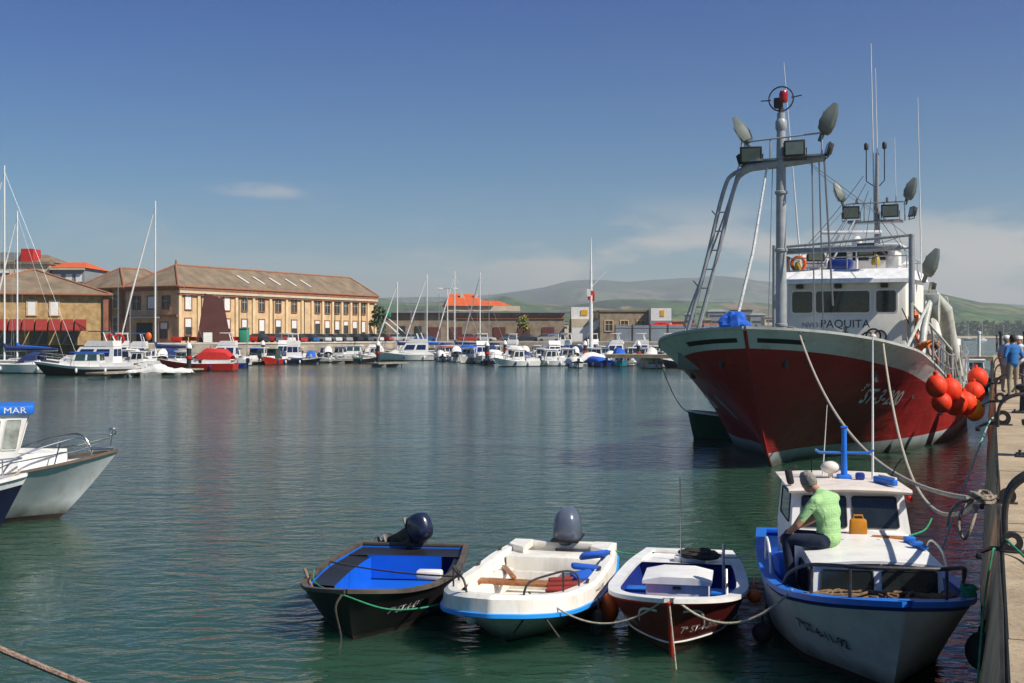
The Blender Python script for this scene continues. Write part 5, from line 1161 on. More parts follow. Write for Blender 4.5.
for sd_ in (-1,1):
    for k, (y0, y1) in enumerate(((-1.95,-2.22),(-2.32,-2.78),(-2.9,-3.5),(-3.65,-4.3),(-4.45,-5.1))):
        q = [(sd_*.742,y1,1.5),(sd_*.742,y0,1.5),(sd_*.742,y0+.1,2.08),(sd_*.742,y1+.1,2.08)]; pane(ew, q if sd_ > 0 else [q[1],q[0],q[3],q[2]], mat('curtained glass', (.32,.34,.30), rough=.25, var=.4, scale=6), cream)
rfE = MB().box((0,-3.55,2.27),(1.62,3.85,.165),bev=.015).build('roof', blue, ew)
m = MB(); m.grid([[hp for hp in (he.P(t, he.zr(t)-f, 1, .006) for t in (.3,.4,.5,.6,.7))] for f in (.0,.04)]); m.build('sheer_line', deepblue, E)
for txt, yy in (('PEDRO',-2.98),('Y',-2.42),('MAR',-1.96)):
    M = Matrix.Translation((.814, yy, 2.215)) @ Matrix(((0,0,1,0),(1,0,0,0),(0,1,0,0),(0,0,0,1)))
    flat_text(txt, .165, M, white, rfE, wide=1.25 if txt != 'Y' else 1.0, name='roof_lettering')
hull_text(he, '7ªST-3-1490', 1, .60, .52, .2, mat('small dark letters',(0,0,0)), E, slope=.06)
def ep(t, sd_, dz, ins=.08): p = he.P(t, he.zr(t), sd_); return Vector((p.x-sd_*ins, p.y, p.z+dz))
for sd_ in (1,-1):
    m = MB(); m.tube(catmull([ep(.72,sd_,.02),ep(.76,sd_,.32),ep(.86,sd_,.46),ep(.915,sd_,.42),ep(.94,sd_,.02)],5), .018, 7)
    m.tube([ep(.66,sd_,.02),ep(.74,sd_,.22),ep(.9,sd_,.22),ep(.98,sd_,.32,.02)], .014, 6); m.tube([ep(.845,sd_,0),ep(.86,sd_,.45)], .014, 6)
    m.build('bow_rail', steel, E)
m = MB(); m.tube([(0,-.18,1.33),(0,-.12,1.78)], .02, 8); m.torus((0,-.12,1.74), .07, .018, 16, M=Matrix.Rotation(PI/2,4,'Y')); m.box((0,-.35,1.4),(.12,.5,.06),bev=.01); m.build('anchor_roller', steel, E)
EM = Matrix.Translation((-8.2,25.0,0)) @ Matrix.Rotation(face_dir(.935,.355),4,'Z')
p = he.P(.60, .9, 1, .13); o = MB().lathe([(.0,-.42),(.09,-.38),(.1,0),(.09,.22),(.03,.27),(0,.28)], (0,0,0), 14).build('rope_fender', roped); o.location = EM @ Vector((p.x+.02,p.y,.62)); tag(o, 'dark sausage fender hanging over the white launch number', 'fender')
# navy launch, only its bow reaches into the picture
Fb = thing('navy_launch', 'navy launch with white sheer band, only its bow in view before the white launch', 'boat', (-8.80,21.8,0), face_dir(.95,.30))
hf = Hull(6.0, br=[(0,.9),(.4,1.1),(.7,1.0),(.87,.65),(.95,.35),(1,0)], zr=[(0,.8),(.5,.85),(.8,1.0),(1,1.2)], bw=[(0,.8),(.5,.95),(.75,.6),(.9,.2),(1,0)], rake=.6, trake=.1, q=1.1, keel=.4)
hf.skin('hull', [navy, antif, white], Fb, boot=.06, band=.16); hf.cap('gunwale', white, Fb, w=.12, h=.05); hf.deck('deck', white, Fb, 0, .98, dz=.05, inset=.04, camber=.08)
m = MB()
for sd_ in (1,-1):
    q = [hf.P(t, hf.zr(t), sd_)+Vector((-sd_*.08,0,dz)) for t, dz in ((.6,.02),(.68,.3),(.8,.36),(.93,.34),(.985,.33))]; m.tube(catmull(q,4), .015, 6); m.tube([q[3], q[3]-Vector((0,0,.34))], .013, 6)
m.build('bow_rail', steel, Fb)
rope('mooring_rope', sagline((Matrix.Translation((-8.80,21.8,0)) @ Matrix.Rotation(face_dir(.95,.30),4,'Z')) @ Vector((.1,-.1,1.3)), wp(-60, 20.5, .9), .1, 12), .014, ropem, 'pale line running down from the navy launch bow')

# ------------------------------------------------------------------ small green tender behind the fishing vessel's bow
G = thing('green_tender', 'dark green tender with a white rim lying behind the fishing vessel stem', 'boat', ((688-CX)/F*43.5, 43.5, 0), face_dir(-.98,.2))
hg = Hull(3.6, br=[(0,.6),(.4,.75),(.75,.65),(.93,.4),(1,.16)], zr=[(0,.9),(.5,.85),(1,.98)], bw=[(0,.5),(.5,.6),(.85,.35),(1,.05)], rake=.2, trake=.1, q=.9)
hg.skin('hull', [greenp, antif], G, boot=.05); hg.inner('lining', [greenp, greenp], G, th=.05, zf=.2); hg.cap('gunwale', white2, G, w=.1, h=.06); obj_box('thwart', (0,-1.8,.7), (1.2,.22,.04), wood2, G)
rope('mooring_rope', sagline(SHM @ Vector((3.1,-2.6,2.9)), wp(696, 43.6, .98), .5, 14), .014, ropeg, 'thin green line from the starboard bow down to the green tender')

# ------------------------------------------------------------------ quay furniture
def qm(s, e, z): return Matrix.Translation(Q(s,e,z)) @ Matrix.Rotation(math.atan2(QU.y,QU.x),4,'Z')     # local x along the quay away from the camera, y outward over the water
def setM(o, M): o.matrix_world = M; return o
def hoop(s, label, sc_=1.0):
    t = thing('ladder_handrail', label, 'handrail', (0,0,0), 0, 'arched ladder handrails on the quay edge'); setM(t, qm(s, QE, 2.0) @ Matrix.Scale(sc_,4))
    for dx in (0,.34):
        m = MB(); m.tube(catmull([(dx,-.02,-.12),(dx,-.02,.28),(dx,-.12,.5),(dx,-.38,.62),(dx,-.72,.58),(dx,-.92,.4),(dx,-.95,.0)],6), .028, 9); m.build('arched_tube', darkst, t)
    for dx in (0,.34): MB().lathe([(.07,0),(.07,.015),(.03,.02)], (dx,-.95,0), 12).build('foot_flange', darkst, t)
    return t
def lug(s, label, sc_=1.0, e=.1):
    t = thing('mooring_lug', label, 'mooring ring', (0,0,0), 0, 'eye lugs bolted on the quay edge'); setM(t, qm(s, QE+e, 2.0) @ Matrix.Scale(sc_,4))
    m = MB(); rows = []
    ou = [(-.16,0),(-.16,.12)]+[(-.16*math.cos(a),.12+.16*math.sin(a)) for a in [PI*k/10 for k in range(11)]]+[(.16,.12),(.16,0)]
    m = MB(); n = 20
    ring_o = [Vector((0,.17*math.cos(a),.15+.17*math.sin(a))) for a in [2*PI*k/n for k in range(n)]]; ring_i = [Vector((0,.07*math.cos(a),.16+.07*math.sin(a))) for a in [2*PI*k/n for k in range(n)]]
    for dx in (0,): m.grid([[p+Vector((-.035,0,0)) for p in ring_o],[p+Vector((.035,0,0)) for p in ring_o],[p+Vector((.035,0,0)) for p in ring_i],[p+Vector((-.035,0,0)) for p in ring_i],[p+Vector((-.035,0,0)) for p in ring_o]], close=True)
    m.build('eye_plate', darkst, t); MB().box((0,.0,.012),(.22,.4,.024),bev=.005).build('base_plate', darkst, t)
    m = MB(); m.tube([(0,.1,.04),(.02,.32,.03),(.03,.5,-.06)], [.04,.035,.03], 8); m.box((.03,.5,-.1),(.1,.1,.1),bev=.02); m.build('pin_bar', darkst, t)
    return t
hoop(11.2, 'double arched ladder rail in dark steel, biggest and closest of the row', .95); lug(10.5, 'dark eye lug at the foot of the biggest arched rail', .5, .06); lug(13.5, 'dark eye lug with the two mooring lines heaped over it', .5, .06)
hoop(24.6, 'double arched ladder rail before the square black bollard'); lug(25.2, 'dark eye lug holding a green rope, by the second arched rail', .9)
hoop(38.0, 'double arched ladder rail beside the man in blue, third along the edge'); lug(33.5, 'small far eye lug beyond the second arched rail', .8); hoop(52, 'double arched ladder rail beyond the man in blue'); lug(46, 'eye lug beyond the man in blue', .8); hoop(68, 'farthest arched ladder rail on the quay edge')
def bollard(s, e, label, h=.55):
    t = thing('bollard', label, 'bollard', (0,0,0), 0, 'black bollards on the quay'); setM(t, qm(s, e, 2.0))
    MB().lathe([(.2,0),(.2,.03),(.13,.06),(.115,h*.6),(.13,h*.75),(.2,h*.82),(.21,h*.95),(.12,h),(0,h+.01)], (0,0,0), 18).build('post', darkst, t); MB().box((0,0,.012),(.56,.56,.03),bev=.008).build('base_plate', darkst, t)
    for dx in (-.22,.22):
        for dy in (-.22,.22): MB().lathe([(.025,0),(.025,.05),(0,.055)], (dx,dy,.015), 6).build('bolt', darkst, t)
bollard(18.9, .60, 'black bollard between the two nearer arched rails, at the picture edge'); bollard(29.4, .70, 'black bollard with mushroom head near the feet of the man in blue', .65); bollard(52, .6, 'far black bollard beyond the strolling people', .55)
# heap of mooring line on the lug, with hanging bight
rs = random.Random(8); m = MB(); pts = []
KC = Q(13.4,-.04,2.05)
for k in range(46): a = k*.8; pts.append(KC + QU*(.22*math.cos(a)*rs.uniform(.4,1.1)) + QN*(.13*math.sin(a)*rs.uniform(.5,1.1)-.04) + Vector((0,0,-.04+.09*abs(math.sin(k*.37))+rs.uniform(-.02,.03))))
m.tube(catmull(pts, 3), .018, 6); o = m.build('mooring_rope_heap', mat('worn grey rope', (.24,.2,.15), rough=.95, var=.4, scale=20, bump=.6)); tag(o, 'heap of knotted mooring rope on the quay edge eye lug', 'rope')
rope('hanging_bight', [Q(13.4,-.12,2.04),Q(13.3,-.26,1.98),Q(13.2,-.32,1.8),Q(13.15,-.27,1.66),Q(13.1,-.2,1.78),Q(13.3,-.14,1.98)], .017, MATS['worn grey rope'], 'dark loop of rope hanging over the quay face under the knot')
rope('hanging_rope_end', [Q(13.5,-.12,2.02),Q(13.4,-.3,2.0),Q(13.35,-.4,1.9),Q(13.3,-.43,1.76)], .015, MATS['worn grey rope'], 'frayed dark rope end hanging clear of the knot')
rope('green_rope', [Q(25.2,-.02,2.1),Q(25.4,.02,2.12),Q(24.9,-.1,1.95),Q(23.2,-.5,.9),Q(22.0,-.8,.05)], .016, mat('pale green rope', (.2,.42,.32), rough=.8), 'pale green rope slanting from the second lug to the water')
rope('green_rope', [Q(10.5,.1,2.1),Q(10.2,.22,2.03),Q(9.4,.34,2.02),Q(8.2,.42,2.02),Q(7.0,.45,2.02)], .010, ropeg, 'green rope lying on the quay from the nearest eye lug')
rope('green_rope', [Q(10.4,.02,2.03),Q(10.3,-.0,2.0),Q(10.2,-.06,1.6),Q(10.1,-.12,.8),Q(10.1,-.16,.1),Q(10.1,-.16,-.2)], .009, ropeg, 'green rope hanging down the quay face below the nearest lug')
rope('green_rope', [DM @ Vector((-.70,-3.3,1.25)), DM @ Vector((-.95,-3.6,1.28)), DM @ Vector((-1.1,-3.9,1.38))], .012, ropeg, 'short stiff green rope end sticking out beside the coachroof')
# people on the quay and aboard
khaki = mat('khaki trousers', (.28,.24,.17), rough=.9, var=.1, bump=.3, bscale=9); shirtb = mat('blue shirt', (.02,.13,.36), rough=.9, var=.15, bump=.3, bscale=9); dark_c = mat('dark jacket', (.02,.022,.03), rough=.9); grey_c = mat('grey trousers', (.08,.08,.09), rough=.9); red_c = mat('red jacket', (.4,.03,.03), rough=.9); pale_c = mat('pale blue shirt', (.3,.38,.5), rough=.9); black_c = mat('black trousers', (.012,.012,.015), rough=.9)
def wq(px, y): d = 1.75*F/(y-HY); return ((px-CX)/F*d, d, 2.0)
person('person', standing(arm_l=((-.30,-.05,1.14),(-.22,.16,1.1)), arm_r=((.28,-.04,1.13),(.2,.14,.98))), 'man in loose blue shirt and khaki trousers standing on the quay, back turned', shirtb, khaki, hair_d, loc=wq(1013,397.5), rz=.25, fat=1.15, bare_arm=2)
person('person', standing(h=1.70), 'person in pale shirt and white cap half hidden beyond the man in blue', pale_c, khaki, hair_g, loc=wq(1006.5,393), rz=-.9, cap=cap_w)
person('person', standing(h=1.68), 'person with a white hat standing on the far side of the man in blue', cap_w, dark_c and grey_c, hair_g, loc=wq(1019.5,391), rz=2.4, cap=cap_w)
person('person', standing(h=1.75), 'dark clad person standing alone far along the quay by the posts', dark_c, black_c, hair_d, loc=wq(997,352.5), rz=1.0)
person('person', standing(h=1.70), 'person in a red jacket on the far jetty beside the small white boat', red_c, black_c, hair_d, loc=(Q(129,-4.6,1.6)), rz=2.0)
person('person', standing(h=1.75), 'person in black on the outer jetty just clear of the net boom', dark_c, black_c, hair_d, loc=(Q(129,-9.4,1.6)), rz=.5)
bend = dict(pelvis=(0,0,.92),spine=(0,.12,1.05),chest=(0,.33,1.12),neck=(0,.50,1.14),head=(0,.60,1.12),
  shl=(-.18,.38,1.12),ell=(-.26,.42,.84),wrl=(-.2,.55,.66),shr=(.18,.38,1.12),elr=(.26,.42,.84),wrr=(.2,.55,.66),
  hpl=(-.09,0,.86),knl=(-.12,.1,.48),anl=(-.13,-.02,.09),tol=(-.14,.14,.04),hpr=(.09,0,.86),knr=(.12,.1,.48),anr=(.13,-.02,.09),tor=(.14,.14,.04))
orange_c = mat('orange shirt', (.62,.16,.03), rough=.9, var=.1); denimb = mat('blue jeans', (.03,.06,.13), rough=.95)
sp_ = SHM @ Vector((-3.3,-9.6,0)); person('person', bend, 'fisherman in orange shirt and jeans bending over the port rail of the vessel', orange_c, denimb, hair_d, loc=(sp_.x, sp_.y, 2.35), rz=SH+1.35)
sp_ = SHM @ Vector((-2.9,-10.6,0)); person('person', bend, 'second fisherman in orange stooping beside the net rollers on deck', orange_c, black_c, hair_d, loc=(sp_.x, sp_.y, 1.75), rz=SH-1.7)
# ------------------------------------------------------------------ harbour buildings
stone = mat('warm sandstone wall', (.60,.42,.23), rough=.9, var=.22, scale=.7, dirt=.45, dcol=(.25,.15,.08), bump=.4, bscale=4)
stone2 = mat('rough yellow masonry', (.44,.29,.13), rough=.95, var=.35, scale=1.3, dirt=.5, dcol=(.16,.1,.06), bump=.6, bscale=3)
brickm = mat('weathered brown brick', (.28,.22,.155), rough=.95, var=.3, scale=.8, dirt=.5, dcol=(.1,.07,.05), bump=.4, bscale=3)
redtrim = mat('red brick trim', (.27,.11,.06), rough=.9, var=.25, scale=2)
rooft = mat('old brown roof tiles', (.20,.15,.10), rough=.95, var=.3, scale=.5, dirt=.6, dcol=(.1,.09,.06), bump=.6, bscale=3)
orange_tile = mat('orange roof tiles', (.55,.10,.025), rough=.9, var=.15, scale=1, dirt=.3, dcol=(.3,.08,.03), bump=.5, bscale=4)
shut_w = mat('white shutter', (.7,.7,.66), rough=.6, var=.08)
win_d = mat('dim window', (.04,.05,.05), rough=.2, var=.5, scale=.5)
plaster = mat('cream plaster', (.55,.47,.33), rough=.9, var=.12, scale=.4, dirt=.35)
gplaster = mat('grey plaster', (.22,.24,.25), rough=.9, var=.15, scale=.4, dirt=.3)
def bwin(par, x, y, z, w, h, axis='y', sgn=-1, shut=1.0, frame=redtrim, pm=win_d, depth=.12):
    """window on a wall facing sgn*axis; a surround, and a pane with an optional roller shutter over its upper part"""
    fr = MB(); pn = MB(); t = .16
    def bb(m, cx, cz, ww_, hh, off, th):
        if axis == 'y': m.box((cx, y+sgn*off, cz), (ww_, th, hh))
        else: m.box((y+sgn*off, cx, cz), (th, ww_, hh))
    bb(fr, x-w/2-t/2, z, t, h+2*t, .05, depth); bb(fr, x+w/2+t/2, z, t, h+2*t, .05, depth); bb(fr, x, z+h/2+t/2, w, t, .05, depth); bb(fr, x, z-h/2-t/2, w+.1, t, .07, depth+.05)
    o = fr.build('window', frame, par, smooth=False)
    bb(pn, x, z, w, h, .015, .03); pn.build('pane', pm, o, smooth=False)
    if shut > 0: q = MB(); bb(q, x, z+h*(1-shut)/2, w-.04, h*shut, .05, .04); q.build('shutter', shut_w, o, smooth=False)
    elif w > 1: q = MB(); bb(q, x, z, .07, h, .04, .04); bb(q, x, z+h*.15, w, .07, .042, .04); q.build('glazing_bar', plaster, o, smooth=False)
GZ = LZ
WH = thing('warehouse', 'long two storey sandstone warehouse with brown tiled roof and white skylights', 'building', (-47.3,170,GZ), math.atan2(.892,.452))
EH = 10.5-GZ
MB().box((25.2,5,EH/2),(50.4,10,EH)).build('wall', stone, WH, smooth=False)
for k, x in enumerate([0.2,4.1,8.3,12.4,16.4,20.5,24.6,28.7,31.4,34.4,37.2,39.9,42.6,45.2,47.9,50.2]):
    MB().box((x,-.12,EH/2-.2),(.55,.26,EH-.4)).build('pilaster', mat('pale sandstone', (.68,.51,.30), rough=.9, var=.15, scale=.8, dirt=.35, dcol=(.25,.15,.08)), WH, smooth=False)
m = MB(); m.box((25.2,-.2,EH-.15),(50.9,.55,.5)); m.box((25.2,-.16,EH-.95),(50.7,.4,.18)); m.box((-.2,5,EH-.15),(.55,10.2,.5)); m.box((-.16,5,4.0),(.35,10,.3)); m.build('cornice', redtrim, WH, smooth=False)
m = MB(); m.box((25.2,-.24,EH-.6),(50.8,.5,.36)); m.build('frieze', plaster, WH, smooth=False)
for k, x in enumerate([2.0,6.2,10.4,14.4,18.5,22.6,26.7,33.0,35.8,38.6,41.2,43.9,46.5]):
    bwin(WH, x, 0, 8.45-GZ, 1.25, 2.0, shut=1.0 if k in (0,1,2) else 0); bwin(WH, x, 0, 4.95-GZ, 1.25, 2.3, shut=(.52,.4,.6,.5,.75,.45,.55,.2,.5,.62,.3,.5,.8)[k])
for x in (4.5,12.8,21,29.1,37.6,45.6): MB().tube([(x,-.32,EH-.5),(x,-.32,.2)], .07, 6).build('downpipe', darkst, WH)
for yy in (2.2,5.0,7.8): bwin(WH, yy, 0, 8.4-GZ, 1.3, 1.7, 'x', -1, shut=1.0 if yy > 3 and yy < 6 else .0)
bwin(WH, 2.6, 0, 4.4-GZ, 1.3, 2.2, 'x', -1, shut=.4); MB().box((-.03,6.3,1.5),(.1,3.0,3.0)).build('door', mat('dark green gate', (.03,.05,.045), rough=.7), WH)
m = MB(); m.box((-.6,5.6,3.75),(1.2,5.0,.2)); [m.box((-1.15,3.2+.3*k,4.25),(.05,.05,.9)) for k in range(17)]; m.box((-1.15,5.6,4.7),(.08,5.0,.08)); m.build('balcony', galv, WH, smooth=False)
rz = EH+3.5
def hiproof(name, par, x0, x1, y0, y1, z, h, m_, hipl, hipr, ov=.5, trim=None):
    ym = (y0+y1)/2; a, b_, c, d = (x0-ov,y0-ov,z),(x1+ov,y0-ov,z),(x1+ov,y1+ov,z),(x0-ov,y1+ov,z); r0, r1 = (x0-ov+hipl,ym,z+h),(x1+ov-hipr,ym,z+h)
    m = MB(); m.face([a,b_,r1,r0]); m.face([c,d,r0,r1]); m.face([d,a,r0]); m.face([b_,c,r1]); m.face([a,d,c,b_]); o = m.build(name, m_, par, smooth=False, normals=True)
    if trim:
        t = MB()
        for p, q in ((r0,r1),(a,r0),(d,r0),(b_,r1),(c,r1),(a,b_),(a,d)): t.tube([Vector(p)+Vector((0,0,.05)), Vector(q)+Vector((0,0,.05))], .16, 6)
        t.build('ridge_tiles', trim, o)
    return o
rfw = hiproof('roof', WH, 0, 50.4, 0, 10, EH+.12, 3.4, rooft, 5.5, 1.2, trim=mat('ridge tile red', (.30,.13,.07), rough=.9, var=.2))
sl = math.atan2(3.4, 5.5)
for x in (16.8,20.6,24.6,28.8,32.8): MB().box((x,2.2,EH+.12+2.7*math.tan(sl)+.06),(.8,2.2,.08),rot=(sl,0,.35)).build('skylight', shut_w, rfw)
MB().lathe([(.2,0),(.12,.5),(.16,.6),(0,.9)], (5,5,rz+.05), 8).build('finial', redtrim, rfw)
W2 = thing('annex', 'older hip roofed annex with tall dark windows adjoining the warehouse end', 'building', (-56.4,174.5,GZ), math.atan2(.892,.452))
MB().box((6.5,4.7,4.0),(13,9.4,8.0)).build('wall', stone2, W2, smooth=False)
hiproof('roof', W2, 0, 13, 0, 9.4, 8.05, 3.2, rooft, 4.5, 4.5, trim=MATS['ridge tile red'])
for yy in (1.5,3.8,6.1,8.0):
    bwin(W2, yy, 0, 6.2, 1.1, 2.0, 'x', -1, shut=0, frame=stone); bwin(W2, yy, 0, 2.4, 1.1, 2.8, 'x', -1, shut=0, frame=stone)
m = MB()
for yy in (.3,2.7,5.0,7.1,9.1): m.box((-.1,yy,4.0),(.25,.45,8.0))
m.build('buttress', redtrim, W2, smooth=False)
# single storey boathouse at the far margin
LH = thing('boathouse', 'low yellow stone boathouse with brown hip roof and dark red awnings', 'building', (-67.6,144.2,GZ), math.atan2(.32,.95))
MB().box((9,7,3.1),(18,14,6.2)).build('wall', stone2, LH, smooth=False); rfl = hiproof('roof', LH, 0, 18, 0, 14, 6.22, 3.3, rooft, 9.3, 9.3, ov=.6, trim=MATS['ridge tile red'])
MB().box((17.8,-.15,3.1),(.6,.4,6.2)).build('corner_quoin', redtrim, LH, smooth=False)
for x in (3.5,9.2,11.8): bwin(LH, x, 0, 4.6, .95, 1.7, shut=1.0, frame=stone)
for k in range(9): 
    m = MB(); x = 2.2+k*1.5; m.prism([(x,-.05,3.2),(x,-2.3,1.9),(x,-2.3,1.75),(x,-.05,3.05)], (1.3,0,0)); m.build('awning', mat('dark red awning', (.22,.02,.015), rough=.9, var=.2), LH, smooth=False)
for x in (3,6.5,10,13.5): MB().box((x,-.03,1.2),(2.0,.12,2.2)).build('shop_opening', win_d, LH, smooth=False)
# apartments behind
AP = thing('apartment_block', 'cream apartment block with red roof box standing beyond the boathouse', 'building', (-108,236,GZ), .0)
MB().box((7.5,7,7.6),(19,14,15.2)).build('wall', plaster, AP, smooth=False); MB().box((7.5,7,15.4),(19.6,15,.5)).build('roof_slab', rooft, AP, smooth=False)
MB().box((12.2,3,17.0),(2.4,4,2.6)).build('roof_box', redp, AP, smooth=False); MB().box((6,5,16.6),(9,4,2.2)).build('penthouse', gplaster, AP, smooth=False)
hiproof('roof', AP, 7, 17, 2, 14, 15.6, 2.0, rooft, 4, 4)
for z in (13.3,10.2):
    for x in (0,4,8.2,11.4,14.8): bwin(AP, x, 0, z, 2.0, 1.5, shut=1.0 if x > 10 else .4, frame=plaster)
AP2 = thing('apartment_block', 'grey apartment block with an orange hip roof beside the cream one', 'building', (-90.5,236,GZ), .0)
MB().box((3.2,7,7.2),(6.4,14,14.4)).build('wall', gplaster, AP2, smooth=False); hiproof('roof', AP2, 0, 6.4, 0, 14, 14.45, 1.5, orange_tile, .6, 2.6)
MB().box((3.2,-.4,14.2),(6.8,.8,.3)).build('eaves', plaster, AP2, smooth=False)
for z in (12.5,9.6):
    for x in (1.2,3.4,5.4): bwin(AP2, x, 0, z, 1.3, 1.5, shut=1.0, frame=gplaster)
# dark red leaning slab sculpture on the quay
sc_m = mat('rusted steel sculpture', (.075,.018,.014), rough=.75, var=.25, scale=.6, dirt=.3, dcol=(.12,.04,.02))
sx, sd0 = (214-CX)/F*166, 166.0
S0 = thing('steel_sculpture', 'tall leaning dark red steel slab sculpture before the warehouse', 'sculpture', (sx,sd0,GZ), .35)
m = MB(); m.prism([(-2.3,0,0),(2.4,0,0),(1.2,0,6.3),(-1.2,0,7.0)], (0,.9,0)); m.build('slab', sc_m, S0, smooth=False); MB().box((.1,.45,.12),(5.0,2.2,.24)).build('plinth', MATS['pale kerb stone'], S0)
MB().box((-.9,-.6,.9),(1.2,.1,1.4)).build('notice_board', shut_w, S0)
# central quay buildings
CB = thing('fish_market', 'long low grey brown market hall with flat roof and red shuttered bays', 'building', ((386-CX)/F*222, 222, GZ), -.02)
MB().box((16.5,7,2.7),(33,14,5.4)).build('wall', brickm, CB, smooth=False); MB().box((16.5,6.8,5.5),(33.6,15,.3)).build('roof_slab', gplaster, CB, smooth=False); MB().box((23,-.12,4.4),(20,.16,.35)).build('red_fascia', redtrim, CB, smooth=False)
for k, x in enumerate((9,13,21,25.5,30)): MB().box((x,-.06,1.7),(2.2,.16,2.0)).build('shutter_bay', mat('dull red shutter', (.12,.035,.03), rough=.8, var=.2), CB, smooth=False)
for x in (3,6): MB().box((x,-.06,1.8),(1.2,.16,2.2)).build('door', win_d, CB, smooth=False)
OR = thing('villa', 'cream villa with a bright orange tiled roof rising above the market hall', 'building', ((447-CX)/F*245, 245, GZ), .1)
MB().box((7.5,5,3.6),(15,10,7.2)).build('wall', plaster, OR, smooth=False); r_ = hiproof('roof', OR, 0, 9, 0, 10, 7.2, 2.6, orange_tile, 1.2, 4.0); hiproof('roof', OR, 6, 15, .5, 9.5, 6.4, 2.0, orange_tile, 2.5, 4.5)
for x in (3.2,6.2): MB().box((x,3.5,9.0),(.7,.7,1.6)).build('chimney', plaster, r_)
for x in (2,5,8,12): bwin(OR, x, 0, 5.6, 1.0, 1.2, shut=0, frame=plaster)
RP = thing('stair_building', 'white building with a long slanting outside stair between the two halls', 'building', ((572-CX)/F*218, 218, GZ), 0)
MB().box((2.6,6,2.1),(5.2,8,4.2)).build('wall', plaster, RP, smooth=False); m = MB(); m.prism([(0,-.2,0),(0,-.2,2.6),(2.2,-.2,2.6),(5.4,-.2,4.4),(5.4,-.2,3.2),(2.2,-.2,.5),(2.0,-.2,0)], (0,.6,0)); m.build('stair_parapet', white2, RP, smooth=False); MB().box((1.7,5,5.3),(3.4,4,2.2)).build('upper_room', white2, RP, smooth=False); MB().box((2.4,2.9,5.4),(1.2,.1,.9)).build('sign_board', yelf, RP)
SB = thing('stone_hall', 'brown stone hall with dark windows between the stair and the grey fence', 'building', ((600-CX)/F*216, 216, GZ), .02)
MB().box((5,6,2.75),(10,12,5.5)).build('wall', brickm, SB, smooth=False); MB().box((5,6,5.6),(10.4,12.4,.3)).build('roof_slab', rooft, SB, smooth=False)
for x in (1.6,4.4,7.4): bwin(SB, x, 0, 2.9, 1.3, 1.8, shut=0, frame=stone)
TW = thing('signal_hut', 'white signal hut with yellow emblem board and red round mouth below', 'building', ((650-CX)/F*212, 212, GZ), 0)
MB().box((1.9,2,1.9),(3.9,4,3.8)).build('base', gplaster, TW, smooth=False); MB().box((2.0,2,4.9),(3.6,3.6,2.2)).build('hut', white2, TW, smooth=False); MB().box((2.2,.16,5.1),(.7,.1,1.1)).build('emblem_board', yelf, TW); MB().torus((1.5,-.05,2.6), .75, .22, 20, M=Matrix.Rotation(PI/2,4,'X')).build('red_ring', redp, TW)
# red lifeboat ashore
LB = thing('rescue_boat', 'small red rescue boat standing ashore behind the grey fence', 'boat', ((679-CX)/F*206, 206, GZ+1.7), face_dir(1,0))
hl = Hull(5.0, br=[(0,.9),(.5,1.1),(.85,.7),(1,0)], zr=[(0,.9),(1,1.1)], bw=[(0,.7),(.5,.8),(.85,.4),(1,0)], rake=.4); hl.skin('hull', [redp, redp], LB); hl.deck('deck', redp, LB, 0, .98, camber=.6); MB().box((0,-2.6,1.4),(1.0,1.4,.6),bev=.1).build('cabin', redp, LB); MB().box((.0,-1.5,1.3),(.7,.5,.4),bev=.1).build('hatch', white, LB); MB().box((0,-2.5,-.85),(1.2,3.5,1.7)).build('cradle', galv, LB)
# grey breakwater fence of panels
fg = mat('grey panel fence', (.2,.23,.26), rough=.7, var=.12, scale=.4, dirt=.35)
FN = thing('panel_fence', 'long grey panel fence along the breakwater behind the moored boats', 'fence', ((615-CX)/F*204, 204, GZ), 0.0)
for k in range(10): MB().box((1.5+3.0*k,0,1.45),(2.94,.12,2.9)).build('panel', fg, FN, smooth=False)
for k in range(11): MB().box((3.0*k,-.06,1.5),(.16,.2,3.1)).build('post', darkst, FN, smooth=False)
MB().box((15,-.1,2.5),(30,.06,.08)).build('top_rail', galv, FN, smooth=False)
# barriers in orange and white beyond the fence
for k in range(9):
    o = MB().box((0,0,.5),(1.5,.3,1.0),bev=.05).box((.45,-.01,.55),(.35,.31,.5)).build('road_barrier', orange if k % 3 else redp); o.location = ((668+7.5*k-CX)/F*214, 214, GZ+2.1); tag(o, 'orange plastic barrier in the row standing on the embankment behind the fence', 'barrier', 'orange barriers in a row on the embankment')
o = struct(MB().prism([((640-CX)/F*210,210,GZ),((790-CX)/F*210,210,GZ),((790-CX)/F*210,210,GZ+2.1),((660-CX)/F*210,210,GZ+2.1)], (0,18,0)).build('embankment', land_m, smooth=False))
